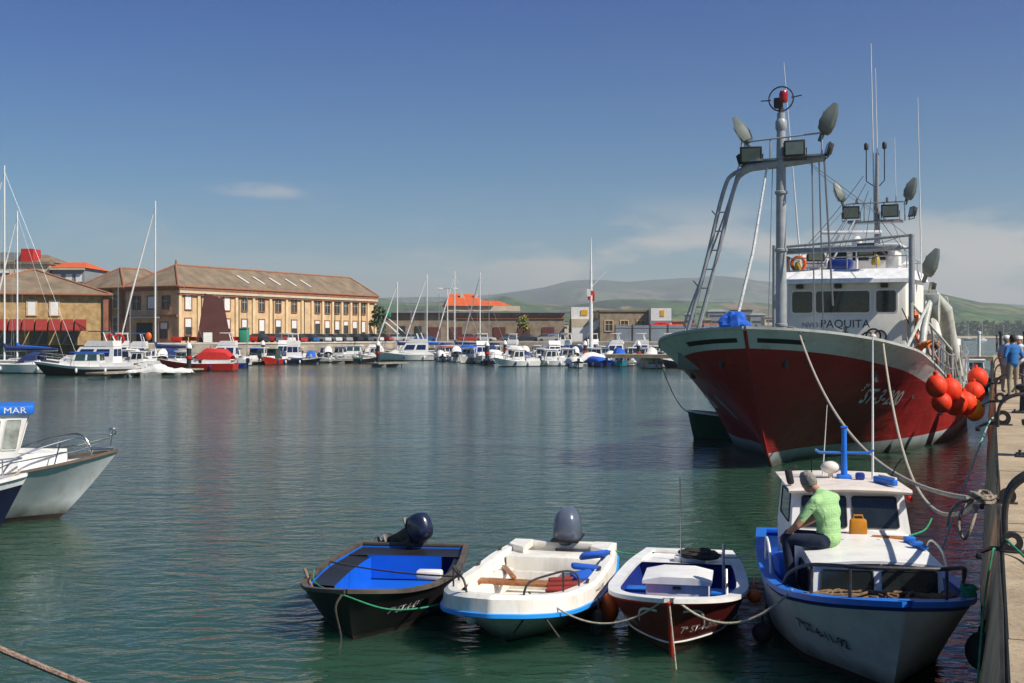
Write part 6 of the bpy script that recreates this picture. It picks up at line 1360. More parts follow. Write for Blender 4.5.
# town blocks far off
TB = [(690,4.5,19,620,gplaster),(707,3,13,560,brickm),(716,8,22,640,gplaster),(727,6,20,660,gplaster),(741,10,24,650,fg),(757,7,19,640,gplaster),(770,6,16,600,plaster),(646,9,13,520,plaster),(655,6,11,480,brickm),(636,5,12,600,plaster),(621,4,10,560,plaster),(675,6,11,500,orange_tile),(606,5,12,640,plaster),(560,6,11,600,plaster),(540,5,10,650,white2)]
TB = [(a, b_, c*.62, d_, e_) for a, b_, c, d_, e_ in TB]
for k, (px, wd, h, d, mm) in enumerate(TB):
    t = thing('town_block', ['grey tower block','small brown block','broad grey tower block','grey slab block','tallest slate grey tower block','grey block','cream block','long cream house','brown house','narrow cream house','little cream house','orange fronted house','cream house','cream house','tiny white house'][k]+[' behind the orange barriers',' between the two grey towers of the far town',' of the far town, in the middle of the group',' just west of the tallest tower',' of the far town behind the mast ladder',' beside the tallest tower, seen past the foremast',' last before the vessel foremast',' beyond the signal hut',' beside the signal hut, lower than its neighbour',' among trees beyond the stone hall',' beyond the west end of the stone hall',' beyond the rescue boat',' behind the flag mast',' behind the white stair',' on the slope over the market hall roof end'][k], 'building', ((px-CX)/F*d, d, GZ), R.uniform(-.2,.2), 'far town blocks')
    MB().box((0,0,h/2),(wd*1.2,8,h)).build('wall', mm, t, smooth=False); hiproof('roof', t, -wd*.6, wd*.6, -4, 4, h, 1.2, rooft if mm is not gplaster else gplaster, 2, 2)
    n = max(1, int(wd/2.2)); 
    for fl in range(int(h/3.2)): MB().box((0,-4.03,1.8+3.2*fl),(wd*.95,.1,1.1)).build('window_band', win_d, t, smooth=False)
# street furniture: lamp post, signal mast with flag, piles, cars, benches
def lamp(px, d, h, lab):
    t = thing('street_lamp', lab, 'street lamp', ((px-CX)/F*d, d, GZ)); MB().tube([(0,0,0),(0,0,h)], [.13,.07], 8).build('pole', white2, t); m = MB(); m.tube([(-1.4,0,h),(1.4,0,h)], .05, 6)
    m.build('crossarm', galv, t)
    for x in (-1.3,1.3): MB().box((x,0,h),(1.0,.4,.22),bev=.05).build('lamp_head', white2, t)
lamp(447.5, 208, 11.8-GZ, 'white twin headed street lamp before the market hall'); 
FM = thing('signal_mast', 'tall white signal mast with gaff and a red and white flag', 'mast', ((591-CX)/F*176, 176, 0.5))
MB().tube([(0,0,-1.5),(0,0,8),(0,0,12.5),(0,0,17.5)], [.3,.26,.16,.05], 12).build('pole', white2, FM); MB().tube([(0,0,10.2),(2.2,0,12.6)], .07, 6).build('gaff', white2, FM)
m = MB(); m.grid([[Vector((-.5+1.0*i/6,-.22+.1*math.sin(i*1.3+j),9.9-1.5*j/4-.25*i/6)) for i in range(7)] for j in range(5)]); m.build('flag', redp, FM); m = MB(); m.grid([[Vector((-.62+.55*i/3,-.32+.06*math.sin(i+j),10.0-1.1*j/3)) for i in range(4)] for j in range(4)]); m.build('flag_white', white2, FM)
def pile(px, y, lab, h=3.0):
    d = HC*F/(y-HY); t = thing('mooring_pile', lab, 'mooring pile', ((px-CX)/F*d, d, 0), 0, 'mooring piles of the marina with white caps')
    MB().tube([(0,0,-1),(0,0,h-.5)], .24, 12).build('shaft', rubber, t); MB().lathe([(.3,h-.62),(.33,h-.5),(.3,h-.4),(.12,h-.05),(0,h)], (0,0,0), 12).build('cap', white, t); MB().tube([(0,0,h*.45),(0,0,h*.55)], .30, 12).build('band', redp, t)
for px, y, lab in ((189,372,'black pile with red band beside the red hulled boat'),(263,362,'black pile between the dark green cabin boat and the warehouse'),(292,360,'pile behind the navy low boat near the warehouse middle'),(378,364,'black pile with red band at the end of the warehouse'),(487,365,'pile at the east end of the marina yachts before the market hall'),(505,361,'slim pile with white cap below the red fascia'),(622,359,'pile with white cap before the brown stone hall'),(638.5,364,'pile beside the blue topped boat by the grey fence'),(585,363,'pile just west of the signal mast foot')): pile(px, y, lab)
# cars along the apron
carc = [(.55,.55,.56),(.02,.02,.03),(.4,.03,.02),(.6,.6,.6),(.08,.1,.14),(.02,.1,.3),(.3,.3,.3),(.65,.64,.6)]
carn = ['silver','black','red','white','slate','blue','grey','cream']
def car(x, y, rz, c, lab):
    t = thing('parked_car', lab, 'car', (x, y, GZ), rz, 'cars parked along the warehouse'); cm = paint('car paint '+carn[c], carc[c], rough=.25, coat=.6)
    m = MB(); rows = []
    prof = [(-2.1,.35,.55),(-2.05,.3,.85),(-1.2,.28,.95),(0,.26,.95),(1.3,.28,.92),(2.0,.3,.75),(2.1,.35,.5)]
    m.grid([[Vector((x_,s_*w_,z_)) for s_, w_, z_ in ((-1,.82,lo),(-1,.86,lo+.2),(-1,.8,hi),(1,.8,hi),(1,.86,lo+.2),(1,.82,lo))] for x_, lo, hi in prof], close=True, cap=True); m.build('body', cm, t)
    m = MB(); m.grid([[Vector((x_,s_*w_,z_)) for s_, w_, z_ in ((-1,.76,.9),(-1,.6,hi),(1,.6,hi),(1,.76,.9))] for x_, hi in ((-1.75,.95),(-1.2,1.4),(.3,1.43),(1.15,.95))], close=True, cap=True); m.build('windows', win_d, t)
    m = MB(); m.box((-.45,0,1.44),(1.5,1.15,.05),bev=.02); m.build('roof', cm, t)
    for x_ in (-1.3,1.35):
        for s_ in (-1,1): MB().lathe([(.0,-.1),(.3,-.1),(.32,0),(.3,.1),(0,.1)], (0,0,0), 14, M=Matrix.Translation((x_,s_*.78,.32)) @ Matrix.Rotation(PI/2,4,'X')).build('wheel', rubber, t)
cpos = ['first','second','third','fourth','fifth','sixth','seventh','eighth','ninth','tenth','eleventh','twelfth']
for k in range(12):
    s_ = 13+3.1*k; p = Vector((-47.3,170,0))+Vector((.452,.892,0))*s_+Vector((.892,-.452,0))*3.4
    c = (k*3+1) % 8; car(p.x, p.y, math.atan2(.892,.452)+PI/2+R.uniform(-.08,.08), c, f'{carn[c]} car parked before the warehouse, {cpos[k]} from the sculpture')
for k, px in enumerate((398,412,426,470,484,512,528,548)):
    c = (k*5+3) % 8; car((px-CX)/F*212, 212, R.uniform(-.2,.2), c, f'{carn[c]} car parked before the market hall, {cpos[k]} from the warehouse end')
for k, px in enumerate((176,182,194,234,243,252,270,281)):
    o = MB().box((0,0,.45),(1.6,.5,.08),bev=.02).box((0,.22,.75),(1.6,.08,.5),bev=.02).box((-.6,0,.2),(.1,.4,.42)).box((.6,0,.2),(.1,.4,.42)).build('cafe_bench', redp); o.location = ((px-CX)/F*(167+.15*(px-176)), 167+.15*(px-176), GZ); tag(o, 'red bench in the row along the quay before the warehouse', 'bench', 'red benches in a row before the warehouse')
def tree(px, d, h, lab, lm=None):
    t = thing('young_tree', lab, 'tree', ((px-CX)/F*d, d, GZ)); MB().tube([(0,0,0),(.1,0,h*.5),(0,.1,h*.75)], [.14,.1,.05], 7).build('trunk', bark, t); b = MB(); rs = random.Random(int(px)); 
    for k in range(5): leafcloud(b, (rs.uniform(-.5,.5)*h*.25,rs.uniform(-.5,.5)*h*.25,h*(.6+.1*k)), h*.2, 70, h*.06, rs)
    b.build('crown', lm or leaf_mats, t, smooth=False, doubles=0, normals=False)
tree(379, 205, 5.5, 'green bushy tree at the east corner of the warehouse'); tree(523, 214, 4.2, 'small yellow green tree before the market hall', [mat('yellow leaves', (.3,.25,.03), rough=.8), leaf_mats[1]])
hd_ = thing('green_crane', 'green hoist with slanting pale booms by the warehouse east corner', 'crane', ((384-CX)/F*212, 212, GZ))
MB().tube([(-1.5,0,5),(4.2,0,0)], .14, 6).build('boom', white2, hd_); MB().tube([(-.2,0,5),(5.5,0,0)], .1, 6).build('boom', white2, hd_); MB().box((.2,0,4.9),(2.0,1,1.0),bev=.1).build('hoist_house', mat('hoist green', (.02,.22,.12)), hd_)
kk = thing('green_kiosk', 'small green kiosk before the warehouse, east of the sculpture', 'kiosk', ((244.5-CX)/F*176, 176, GZ)); MB().box((0,0,1.1),(1.2,1.2,2.2),bev=.05).build('booth', mat('kiosk green', (.03,.3,.18), rough=.6), kk); MB().box((0,0,2.28),(1.5,1.5,.12),bev=.03).build('roof', gplaster, kk)

# ------------------------------------------------------------------ marina
ponm = mat('pontoon planks', (.30,.25,.19), rough=.9, var=.3, scale=2); 
def pontoon(x0, d0, x1, d1, w_, lab):
    a, b_ = wp(x0, d0), wp(x1, d1); t = thing('pontoon', lab, 'pontoon', (0,0,0)); m = MB(); m.rect_sweep([a+Vector((0,0,.42)), b_+Vector((0,0,.42))], w_, .14); m.build('walkway', ponm, t, smooth=False)
    n = max(2, int((b_-a).length/6))
    for k in range(n): p = a.lerp(b_, (k+.5)/n); MB().box((p.x,p.y,.15),(1.6,w_*.8,.5)).build('float', gplaster, t, smooth=False)
pontoon(95, 104, 195, 118, 2.0, 'pontoon end carrying the white covered bundle'); pontoon(372, 140, 402, 144, 2.2, 'pontoon end beside the white flybridge cruiser'); pontoon(300, 158, 352, 160, 1.8, 'low pontoon before the white speedboats'); pontoon(480, 152, 700, 140, 2.0, 'long pontoon behind the eastern row of boats'); pontoon(420, 186, 690, 176, 2.0, 'second pontoon further behind the eastern boats'); pontoon(60, 124, 380, 180, 2.0, 'long pontoon behind the western row of boats')
o = MB(); rs = random.Random(4)
rows = []
for i in range(25):
    x = -2.9+5.8*i/24; hh_ = (.22+.55*math.exp(-((x+.2)/1.0)**2)+.2*math.exp(-((x-1.9)/.5)**2))*(1 if 0 < i < 24 else .1); rows.append([Vector((x+.08*noise.noise(Vector((i*.9,j,1))), math.cos(PI*j/12)*(.9-.1*abs(x)), (math.sin(PI*j/12)**.7)*hh_+.14*noise.noise(Vector((i*.6,j*.7,3))))) for j in range(13)])
o.grid(rows)
o = o.build('tarpaulin_bundle', canv_w, ang=70); o.location = wp(160, 106, .45); tag(o, 'white tarpaulin covered tender lying low beside the pontoon end', 'tarpaulin')
HM = {'white':paint('marina white', (.76,.75,.72), dirt=.15, dcol=(.3,.25,.18), rough=.35),'cream':cream,'navy':navy,'maroon':maroon,'red':redp,'green':greenp,'blue':deepblue,'turq':turq,'black':blackp,'grey':mat('marina grey', (.3,.32,.33), rough=.5)}
CM = {'blue':canv_b,'navy':canv_n,'red':canv_r,'white':canv_w,'green':canv_g}
def hvec(deg): a = rad(deg); return Vector((math.cos(a), math.sin(a), 0))
TAKEN = []
def mboat(px, yw, L, deg, typ, hull, lab, top=None, mast=None, boom='blue', cabin=None, motor=True, d=None, s=1.0, belt=None):
    d = d or HC*F/(yw-HY); h = hvec(deg); c = wp(px, d); st = c+h*L/2
    for k_ in range(7): TAKEN.append(((c+h*L*(-.5+k_/6)).xy, .14*L+.35))
    t = thing({'yacht':'sailing_yacht','cabin':'cabin_boat','fly':'motor_cruiser','sport':'speedboat','open':'open_boat','cover':'covered_boat'}[typ], lab, 'boat', (st.x, st.y, 0), face_dir(h.x, h.y), 'boats moored in the marina')
    q = L/7; bb = .155*L if L < 9 else 1.25+.02*L; z0, z1 = (.75*q**.5, 1.15*q**.5) if typ not in ('open','cover') else (.55,.75)
    if typ == 'yacht': z0, z1 = .9, 1.15
    H_ = Hull(L, br=[(0,bb*.8),(.4,bb),(.7,bb*.85),(.9,bb*.4),(1,0)], zr=[(0,z0),(.5,z0*.97),(1,z1)], bw=[(0,bb*.7),(.4,bb*.85),(.75,bb*.5),(.92,bb*.12),(1,0)], rake=L*.12, trake=.1 if typ != 'yacht' else -.5, q=1.1, N=11)
    hm_ = HM[hull]; H_.skin('hull', [hm_, antif if hull != 'white' else navy, HM['white']], t, boot=.1, band=0 if belt is None else .25, nmid=3)
    H_.deck('deck', HM['white'] if hull != 'maroon' else redp, t, 0 if typ not in ('open','cover') else .62, .985, dz=.03, camber=.12)
    if typ in ('open','cover'): H_.inner('lining', [HM['grey'], HM['grey']], t, th=.05, zf=.15)
    W = HM[cabin] if cabin else HM['white']
    def wedge(name, y0, y1, w0, w1, zb, h, m_, rf=.35, ra=.1, par=None, tp=.86):
        m = MB(); m.grid([[Vector((-w0,y0,zb)),Vector((w0,y0,zb)),Vector((w1,y1,zb)),Vector((-w1,y1,zb))],[Vector((-w0*tp,y0-rf*h,zb+h)),Vector((w0*tp,y0-rf*h,zb+h)),Vector((w1*tp,y1+ra*h,zb+h)),Vector((-w1*tp,y1+ra*h,zb+h))]], close=True, cap=True); return m.build(name, m_, par or t, ang=25)
    def glz(par, y0, y1, w0, w1, zb, h, rf=.35, ra=.1, tp=.86, lo=.25, hi=.85, gm=glass, n=2):
        def P(sx_, f, a):   # corner of the wedge at height a
            y = (y0-rf*h*a) if f else (y1+ra*h*a); w_ = (w0 if f else w1)*(1-(1-tp)*a); return Vector((sx_*w_, y, zb+h*a))
        for k in range(n):      # windscreen lights
            u0, u1 = -.92+1.84*k/n+.04, -.92+1.84*(k+1)/n-.04; o_ = Vector((0,.012,.004))
            MB().face([P(u0,1,lo)+o_,P(u1,1,lo)+o_,P(u1,1,hi)+o_,P(u0,1,hi)+o_]).build('windscreen', gm, par, smooth=False)
            o_ = Vector((0,-.012,.004)); MB().face([P(u0,0,lo)+o_,P(u1,0,lo)+o_,P(u1,0,hi)+o_,P(u0,0,hi)+o_]).build('aft_window', gm, par, smooth=False)
        for sx_ in (-1,1):
            for u0, u1 in ((.08,.46),(.54,.9)):
                o_ = Vector((sx_*.014,0,0)); A0_, A1_ = P(sx_,1,lo), P(sx_,0,lo); B0_, B1_ = P(sx_,1,hi), P(sx_,0,hi)
                MB().face([A0_.lerp(A1_,u0)+o_, A0_.lerp(A1_,u1)+o_, B0_.lerp(B1_,u1)+o_, B0_.lerp(B1_,u0)+o_]).build('side_window', gm, par, smooth=False)
    zb = z0*.98; g_ = glassg if R.random() < .25 else glass
    if typ == 'cabin':
        cb = wedge('foredeck_cabin', -L*.22, -L*.42, bb*.35, bb*.7, zb, .45*q, HM['white'], rf=1.2)
        hh = 1.25 if L > 5.5 else 1.05; a = (-L*.38, -L*.66, bb*.68, bb*.68, zb, hh); w_ = wedge('wheelhouse', *a, W, rf=.3); glz(w_, *a, rf=.3, lo=.42, hi=.88, gm=g_)
        MB().box((0,-L*.53,zb+hh+.04),(bb*1.35,L*.32,.08),bev=.03).build('roof', CM[top] if top else HM['white'], w_)
        m = MB(); m.grid([[Vector((x,y,zb+z)) for x,z in ((-bb*.8,0),(-bb*.78,.3),(bb*.78,.3),(bb*.8,0))] for y in (-L*.68,-L*.98)]); m.build('cockpit_coaming', HM['white'], t)
    elif typ == 'fly':
        a = (-L*.2, -L*.45, bb*.35, bb*.75, zb, .8); wedge('foredeck_cabin', *a, HM['white'], rf=1.6)
        a = (-L*.36, -L*.78, bb*.78, bb*.8, zb, 1.65); w_ = wedge('saloon', *a, HM['white'], rf=.7, ra=0); glz(w_, *a, rf=.7, ra=0, lo=.42, hi=.86, gm=mat('blue tinted glass', (.01,.02,.08), rough=.08))
        a = (-L*.5, -L*.78, bb*.7, bb*.7, zb+1.7, .55); wedge('flybridge', *a, HM['white'], rf=.8, tp=1.05)
        m = MB(); 
        for sx_ in (-1,1): m.tube([(sx_*bb*.7,-L*.72,zb+2.1),(sx_*bb*.6,-L*.68,zb+3.1)], .06, 6)
        m.tube([(-bb*.6,-L*.68,zb+3.1),(bb*.6,-L*.68,zb+3.1)], .08, 6); m.build('radar_arch', HM['white'], t)
        if top: MB().box((0,-L*.64,zb+3.2),(bb*1.3,L*.2,.1),bev=.04).build('bimini', CM[top], t)
    elif typ == 'sport':
        a = (-L*.25, -L*.55, bb*.3, bb*.75, zb, .5); wedge('foredeck_cabin', *a, HM['white'], rf=1.6); m = MB(); m.grid([[Vector((-bb*.7,-L*.6,zb+.4)),Vector((-bb*.5,-L*.44,zb+.4)),Vector((bb*.5,-L*.44,zb+.4)),Vector((bb*.7,-L*.6,zb+.4))],[Vector((-bb*.6,-L*.62,zb+.85)),Vector((-bb*.4,-L*.52,zb+.9)),Vector((bb*.4,-L*.52,zb+.9)),Vector((bb*.6,-L*.62,zb+.85))]]); m.build('windscreen', glass, t)
        m = MB(); m.grid([[Vector((x,y,zb+z)) for x,z in ((-bb*.8,0),(-bb*.75,.35),(bb*.75,.35),(bb*.8,0))] for y in (-L*.6,-L*.97)]); m.build('cockpit_coaming', HM['white'], t)
        if top:
            m = MB(); n = 6; m.grid([[Vector((bb*.72*math.cos(PI*k/n), y, zb+.4+hh_*math.sin(PI*k/n)**.6)) for k in range(n+1)] for y, hh_ in ((-L*.52,.5),(-L*.62,1.2),(-L*.88,1.1),(-L*.96,.4))]); m.build('canopy', CM[top], t)
    elif typ == 'cover':
        m = MB(); n = 8; m.grid([[Vector((bb*.96*math.cos(PI*k/n), y, z0-.02+hh_*math.sin(PI*k/n)**.8)) for k in range(n+1)] for y, hh_ in ((-L*.22,.25),(-L*.35,.7),(-L*.6,1.1*s),(-L*.8,1.0*s),(-L*.98,.25))]); m.build('canvas_cover', CM[top or 'white'], t)
    elif typ == 'open':
        for y in (-.35,-.6,-.8): MB().box((0,L*y,.42),(bb*1.6,.28,.05)).build('thwart', wood2 if hull != 'white' else HM['white'], t)
        if top: MB().box((0,-L*.5,.65),(bb*1.1,L*.25,.25),bev=.08).build('folded_cover', CM[top], t)
    elif typ == 'yacht':
        a = (-L*.28, -L*.66, bb*.3, bb*.62, zb, .42); w_ = wedge('coachroof', *a, HM['white'], rf=2.0)
        for sx_ in (-1,1): MB().box((sx_*bb*.53,-L*.5,zb+.22),(.03,L*.2,.13)).build('side_window', glass, w_)
        mh = mast or 11; MB().tube([(0,-L*.42,zb),(0,-L*.42,mh)], [.10,.07], 8).build('mast', HM['white'], t)
        MB().tube([(0,-L*.42,zb+1.3),(0,-L*.82,zb+1.35)], .07, 6).build('boom', galv, t)
        m = MB(); m.tube([(0,-L*.41,zb+2.1),(0,-L*.44,zb+1.6),(0,-L*.6,zb+1.52),(0,-L*.82,zb+1.48)], [.12,.24,.2,.1], 8); m.build('sail_cover', CM[boom], t)
        m = MB(); m.tube([(0,-L*.42,mh*.97),(0,-.15,z1)], .018, 4); m.build('forestay', galv, t)
        MB().tube([(0,-L*.42+L*.42*.05,mh*.92),(0,-L*.2,mh*.5),(0,-.3,z1+.5)], [.05,.11,.07], 7).build('furled_sail', canv_w, t)
        m = MB(); 
        for sx_ in (-1,1): m.tube([(0,-L*.42,mh*.95),(sx_*bb*.5,-L*.42,mh*.55),(sx_*bb*.95,-L*.44,zb)], .014, 4)
        m.tube([(0,-L*.42,mh*.97),(0,-L*.99,z0)], .012, 4); m.tube([(-bb*.5,-L*.42,mh*.55),(bb*.5,-L*.42,mh*.55)], .03, 5); m.build('rigging', galv, t)
        m = MB(); m.grid([[Vector((bb*.6*math.cos(PI*k/6), y, zb+.35+hh_*math.sin(PI*k/6)**.6)) for k in range(7)] for y, hh_ in ((-L*.56,.2),(-L*.62,.75),(-L*.7,.75))]); m.build('sprayhood', CM[top or 'navy'], t)
    # pulpit and stanchions
    if typ in ('yacht','fly','sport','cabin') and L > 5.5:
        m = MB(); pts = []
        for sx_ in (1,):
            pts = [H_.P(t_, H_.zr(t_), 1)+Vector((-.06,0,.5*q**.3)) for t_ in (.45,.6,.75,.88,.97)]
        pts = pts+[Vector((-p.x,p.y,p.z)) for p in pts[::-1]]; m.tube(pts, .02, 5)
        for p in pts: m.tube([p, p-Vector((0,0,.5*q**.3))], .015, 4)
        m.build('pulpit', steel, t)
    if motor and typ in ('open','cover','sport','cabin') and L < 8:
        m = MB(); m.box((0,-L-.16,z0+.3),(.3,.42,.55),bev=.09); m.box((0,-L-.14,z0-.2),(.12,.2,.7),bev=.03); m.build('outboard_motor', motorc if R.random() < .7 else HM['grey'], t)
    m = MB()
    for k in (.3,.6):
        for sx_ in (-1,1): p = H_.P(k, z0*.55, sx_, .1); m = MB().ball(p, .12, 8, sc_=(1,1,2)); m.build('fender', HM['white'] if R.random() < .6 else deepblue, t)
    return t
B_ = mboat
# front and second rows, west to east: pixel column, water line, length, heading (0 = bow east, 90 = away, 180 = west, 270 = towards the camera)
B_(15, 373, 14, 172, 'yacht', 'white', 'white sailing yacht cut by the picture edge, with the tallest mast and navy sprayhood', top='navy', mast=20.5, boom='navy')
B_(24, 0, 10, 168, 'yacht', 'white', 'white sailing yacht just behind the biggest one, with shorter mast', mast=17.0, boom='blue', top='navy', d=128)
B_(86, 375.5, 9.6, 184, 'cabin', 'black', 'black and white cabin boat with bright blue roof in front of the boathouse', top='blue', motor=False, belt=1)
B_(88, 0, 11, 175, 'fly', 'white', 'white flybridge cruiser behind the blue roofed black boat', top='navy', d=121)
B_(121, 0, 9, 178, 'cabin', 'white', 'white cabin boat carrying two red life rings on its roof', motor=False, d=131)
for k, px in enumerate((104.5,113.5)):
    o = MB().torus((0,0,0), .45, .13, 20, M=Matrix.Rotation(PI/2,4,'X')).build('life_ring', redp); o.location = wp(px+6, 129.5, 3.3); tag(o, ('dark red life ring on the cabin boat roof, nearer the boathouse','dark red life ring on the cabin boat roof, nearer the warehouse')[k], 'life ring')
B_(163, 0, 11, 186, 'yacht', 'white', 'white sailing yacht with blue sail cover and tall mast before the warehouse end', mast=19.5, boom='navy', top='navy', d=141)
o = MB().ball((0,0,0), .36, 14, sc_=(1,.6,1.3)).build('orange_float', orange); o.location = wp(148.5, 139.8, 3.6); tag(o, 'orange horseshoe float by the mast of the yacht before the warehouse', 'float')
B_(197, 371, 8.3, 176, 'sport', 'red', 'red hulled boat with cream deck and red canopy beside the banded pile', top='red', motor=False)
B_(232, 364.5, 6.5, 200, 'cabin', 'white', 'white pilot boat with navy roof before the kiosk', top='navy')
B_(216, 0, 7, 178, 'open', 'blue', 'open blue boat seen between the red hull and the pilot boat', top='white', d=137)
B_(255, 363.5, 6.0, 262, 'cabin', 'maroon', 'maroon boat with green cabin and blue roof', top='blue', cabin='green', motor=False)
B_(273, 364.5, 6.2, 258, 'cabin', 'red', 'bright red boat with dark green cabin next to the maroon one', top='green', cabin='green', motor=False)
B_(297, 364, 6.4, 8, 'open', 'navy', 'low navy open boat east of the red boat', top='navy')
B_(318, 359.5, 8.5, 185, 'sport', 'white', 'long white speedboat before the warehouse with no canopy', motor=False)
B_(332, 362.5, 5.5, 190, 'open', 'white', 'small white open boat below the long speedboat')
B_(352, 360, 9.5, 184, 'cabin', 'white', 'white cabin cruiser with long windows before the warehouse east end', motor=False)
B_(358, 363, 5.4, 10, 'open', 'black', 'small black open boat by the blue fender, east of the cruiser', top='green')
B_(408, 360.5, 10.5, 186, 'fly', 'white', 'biggest white flybridge cruiser with dark blue windows, at the gap in the boats')
B_(402, 0, 9, 180, 'yacht', 'white', 'white yacht with thin mast right behind the big flybridge cruiser', mast=12, boom='navy', d=186)
B_(432, 0, 10, 184, 'yacht', 'white', 'white yacht with stout white mast east of the flybridge cruiser', mast=13.5, boom='blue', d=192)
B_(457, 0, 7.5, 165, 'sport', 'white', 'white speedboat with blue canopy east of the flybridge cruiser', top='blue', d=174)
B_(446, 0, 7.5, 120, 'cabin', 'white', 'white cabin boat below the twin headed lamp', top='red', d=180)
B_(487, 365, 5.2, 95, 'open', 'black', 'black open boat at the corner of the eastern row', top='navy')
B_(468, 0, 6.4, 250, 'cabin', 'white', 'white cabin boat before the twin chimneys of the orange roof', d=160)
B_(516, 366.5, 5.8, 200, 'cabin', 'white', 'white wheelhouse boat with two tall dark windows nearest in the eastern row')
B_(549, 366, 5.8, 190, 'cabin', 'white', 'white boat with greenish windows, next to the wheelhouse boat')
B_(573, 367.5, 5.2, 100, 'cover', 'white', 'little white boat with white cover and dark outboard', top='white', s=.7)
B_(596, 366.5, 5.8, 110, 'cover', 'blue', 'blue boat under a deep blue cover west of the turquoise one', top='blue', s=.6)
B_(617, 366, 5.8, 95, 'sport', 'turq', 'turquoise boat with high bright blue canopy', top='blue')
B_(648, 368, 6.4, 100, 'cover', 'white', 'white boat under a tall white tent cover beside the vessel stem', top='white', s=1.25)
B_(672, 366, 5.2, 95, 'open', 'navy', 'navy open boat touching the fishing vessel stem line of sight')
B_(484, 0, 9, 150, 'yacht', 'white', 'white yacht with thin tall mast before the orange roof', mast=13.6, boom='navy', d=188)
B_(459, 0, 9, 170, 'yacht', 'navy', 'navy yacht with dark tall mast before the orange roof', mast=14.2, boom='navy', d=197)
# rows behind, filling the basin
rs = random.Random(41); kinds = ['cabin','sport','fly','fly','cabin','cover','sport','cabin']
segs = [(118,170,'before the warehouse end'),(170,236,'before the leaning sculpture'),(236,300,'before the middle of the warehouse'),(300,378,'before the east end of the warehouse'),(395,450,'before the west end of the market hall'),(450,520,'below the orange roofed villa'),(520,572,'before the east end of the market hall'),(572,612,'below the white stair'),(612,690,'before the grey panel fence')]
cols = ['white','white','white','cream','navy','white','white','white']; tops = [None,'navy','blue','white','white','white',None,'white']
tn = {'cabin':'cabin boat','sport':'speedboat','open':'open boat','fly':'flybridge cruiser','cover':'covered boat','yacht':'small yacht'}
ordw = ['','second ','third ','fourth ','fifth ','sixth ','seventh ','eighth ']
def edge_d(px):
    best = 205.0
    for (xa, ya), (xb, yb) in zip(edge[:8], edge[1:9]):
        k = (px-CX)/F; den = (xb-xa)-k*(yb-ya)
        if abs(den) < 1e-6: continue
        u = (k*ya-xa)/den
        if 0 <= u <= 1: best = ya+(yb-ya)*u
    return best
FR = [(60,119),(130,129),(170,129),(236,143),(264,154),(300,163),(380,176),(432,172),(475,160),(500,150),(560,146),(640,136),(690,134)]
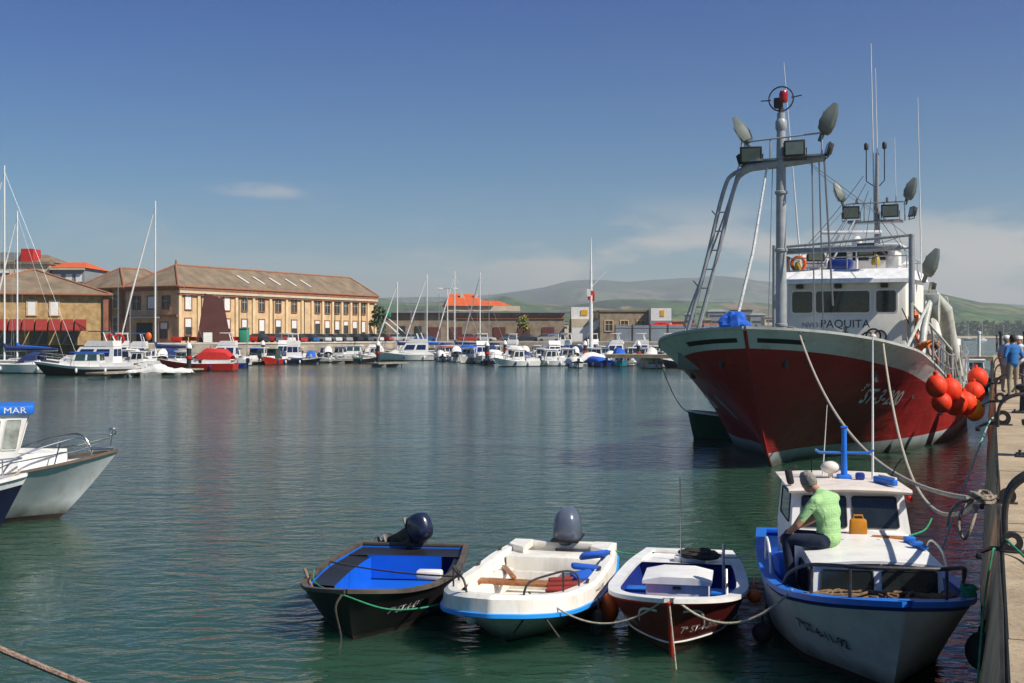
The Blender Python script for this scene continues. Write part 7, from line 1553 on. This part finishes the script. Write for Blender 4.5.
for x0, x1, where in segs:
    cnt = {}; n = int((x1-x0)/.8); got = []
    for k in range(n):
        for tries in range(14):
            px = rs.uniform(x0, x1); d0 = interp(FR, px); d1 = edge_d(px)-3.5
            if d1 < d0+2: continue
            d = rs.uniform(d0, d1)
            ty = kinds[rs.randrange(8)]; L_ = {'cabin':6.2,'sport':5.7,'open':4.4,'fly':7.6,'cover':5.0,'yacht':7}[ty]*rs.uniform(.9,1.15)
            dg_ = rs.choice([180,5,175,95,265,100,85])+rs.uniform(-10,12); h = hvec(dg_); c = wp(px, d)
            if all(((c+h*L_*(-.5+q/6)).xy-p).length > r*.6+.09*L_ for q in range(7) for p, r in TAKEN):
                got.append((px, d, ty, L_, dg_)); [TAKEN.append(((c+h*L_*(-.5+q/6)).xy, .14*L_+.35)) for q in range(7)]; break
    for px, d, ty, L_, dg_ in sorted(got):
        hc_ = cols[rs.randrange(8)]; tp = tops[rs.randrange(8)]
        key = f"{hc_} {tn[ty]} {'with '+tp+(' cover ' if ty == 'open' else ' canvas ') if tp and ty in ('sport','fly','cabin','open') else ('under '+(tp or 'white')+' cover ' if ty == 'cover' else '')}{where}"
        cnt[key] = cnt.get(key, 0)+1
        lab = key if cnt[key] == 1 else f"{ordw[cnt[key]-1]}{key}, eastward"
        B_(px, 0, L_, dg_, ty, hc_, lab, top=tp, mast=rs.uniform(7.5,10.5), boom=rs.choice(['blue','navy']), d=d)
for px, d, h, lab in ((118,150,11.5,'thin grey pole mast before the annex'),(130,148,8.5,'short thin pole before the warehouse end wall'),(411,178,8.4,'short grey pole behind the flybridge cruiser'),(425,176,9.0,'thin grey pole before the market hall west end'),(439,180,9.5,'thin pole just west of the twin headed lamp'),(489,172,9.2,'thin pole before the orange roof end'),(247,160,8.5,'thin pole before the warehouse by the kiosk')):
    o = MB().tube([(0,0,0),(0,0,h)], [.07,.04], 6).build('slim_mast', galv); o.location = wp(px, d, .5); tag(o, lab, 'mast')
# white pilot boat and jetty posts far along the quay
B_(973, 0, 7.5, 250, 'cabin', 'white', 'white boat with brown windows moored by the quay beyond the fishing vessel', d=82, motor=False)
for k, (s_, e_) in enumerate(((128.5,-6),(128.5,-3.4),(128.5,-1.2),(128.5,.8),(128.5,3))):
    o = MB().lathe([(.16,0),(.16,2.2),(.22,2.25),(.2,2.5),(0,2.55)], (0,0,0), 10).build('jetty_post', white2 if k in (2,) else darkst); o.location = Q(s_, e_, 1.6); tag(o, 'white post on the outer jetty' if k == 2 else 'dark post on the outer jetty beyond the quay end', 'post', 'posts on the outer jetty')
# gull-sized details: a few yachts moored out in the bay
for k, (px, d) in enumerate(((948,700),(962,820),(980,760),(1008,900))):
    t = thing('anchored_yacht', ['tiny white yacht at anchor in the bay, closest to the vessel','second tiny yacht at anchor beyond the net boom','tiny yacht at anchor in line with the quay edge','tiny yacht at anchor seen above the strolling people'][k], 'boat', ((px-CX)/F*d, d, 0), 1.2*k)
    hk = Hull(9, br=[(0,1.1),(.5,1.4),(1,0)], zr=[(0,1.0),(1,1.3)], bw=[(0,.9),(.5,1.2),(1,0)], rake=1, N=8); hk.skin('hull', [HM['white'], navy], t); hk.deck('deck', HM['white'], t, 0, .98); MB().tube([(0,-4,1),(0,-4,11)], .1, 6).build('mast', HM['white'], t); MB().box((0,-4.5,1.4),(1.4,3,.6),bev=.1).build('coachroof', HM['white'], t)
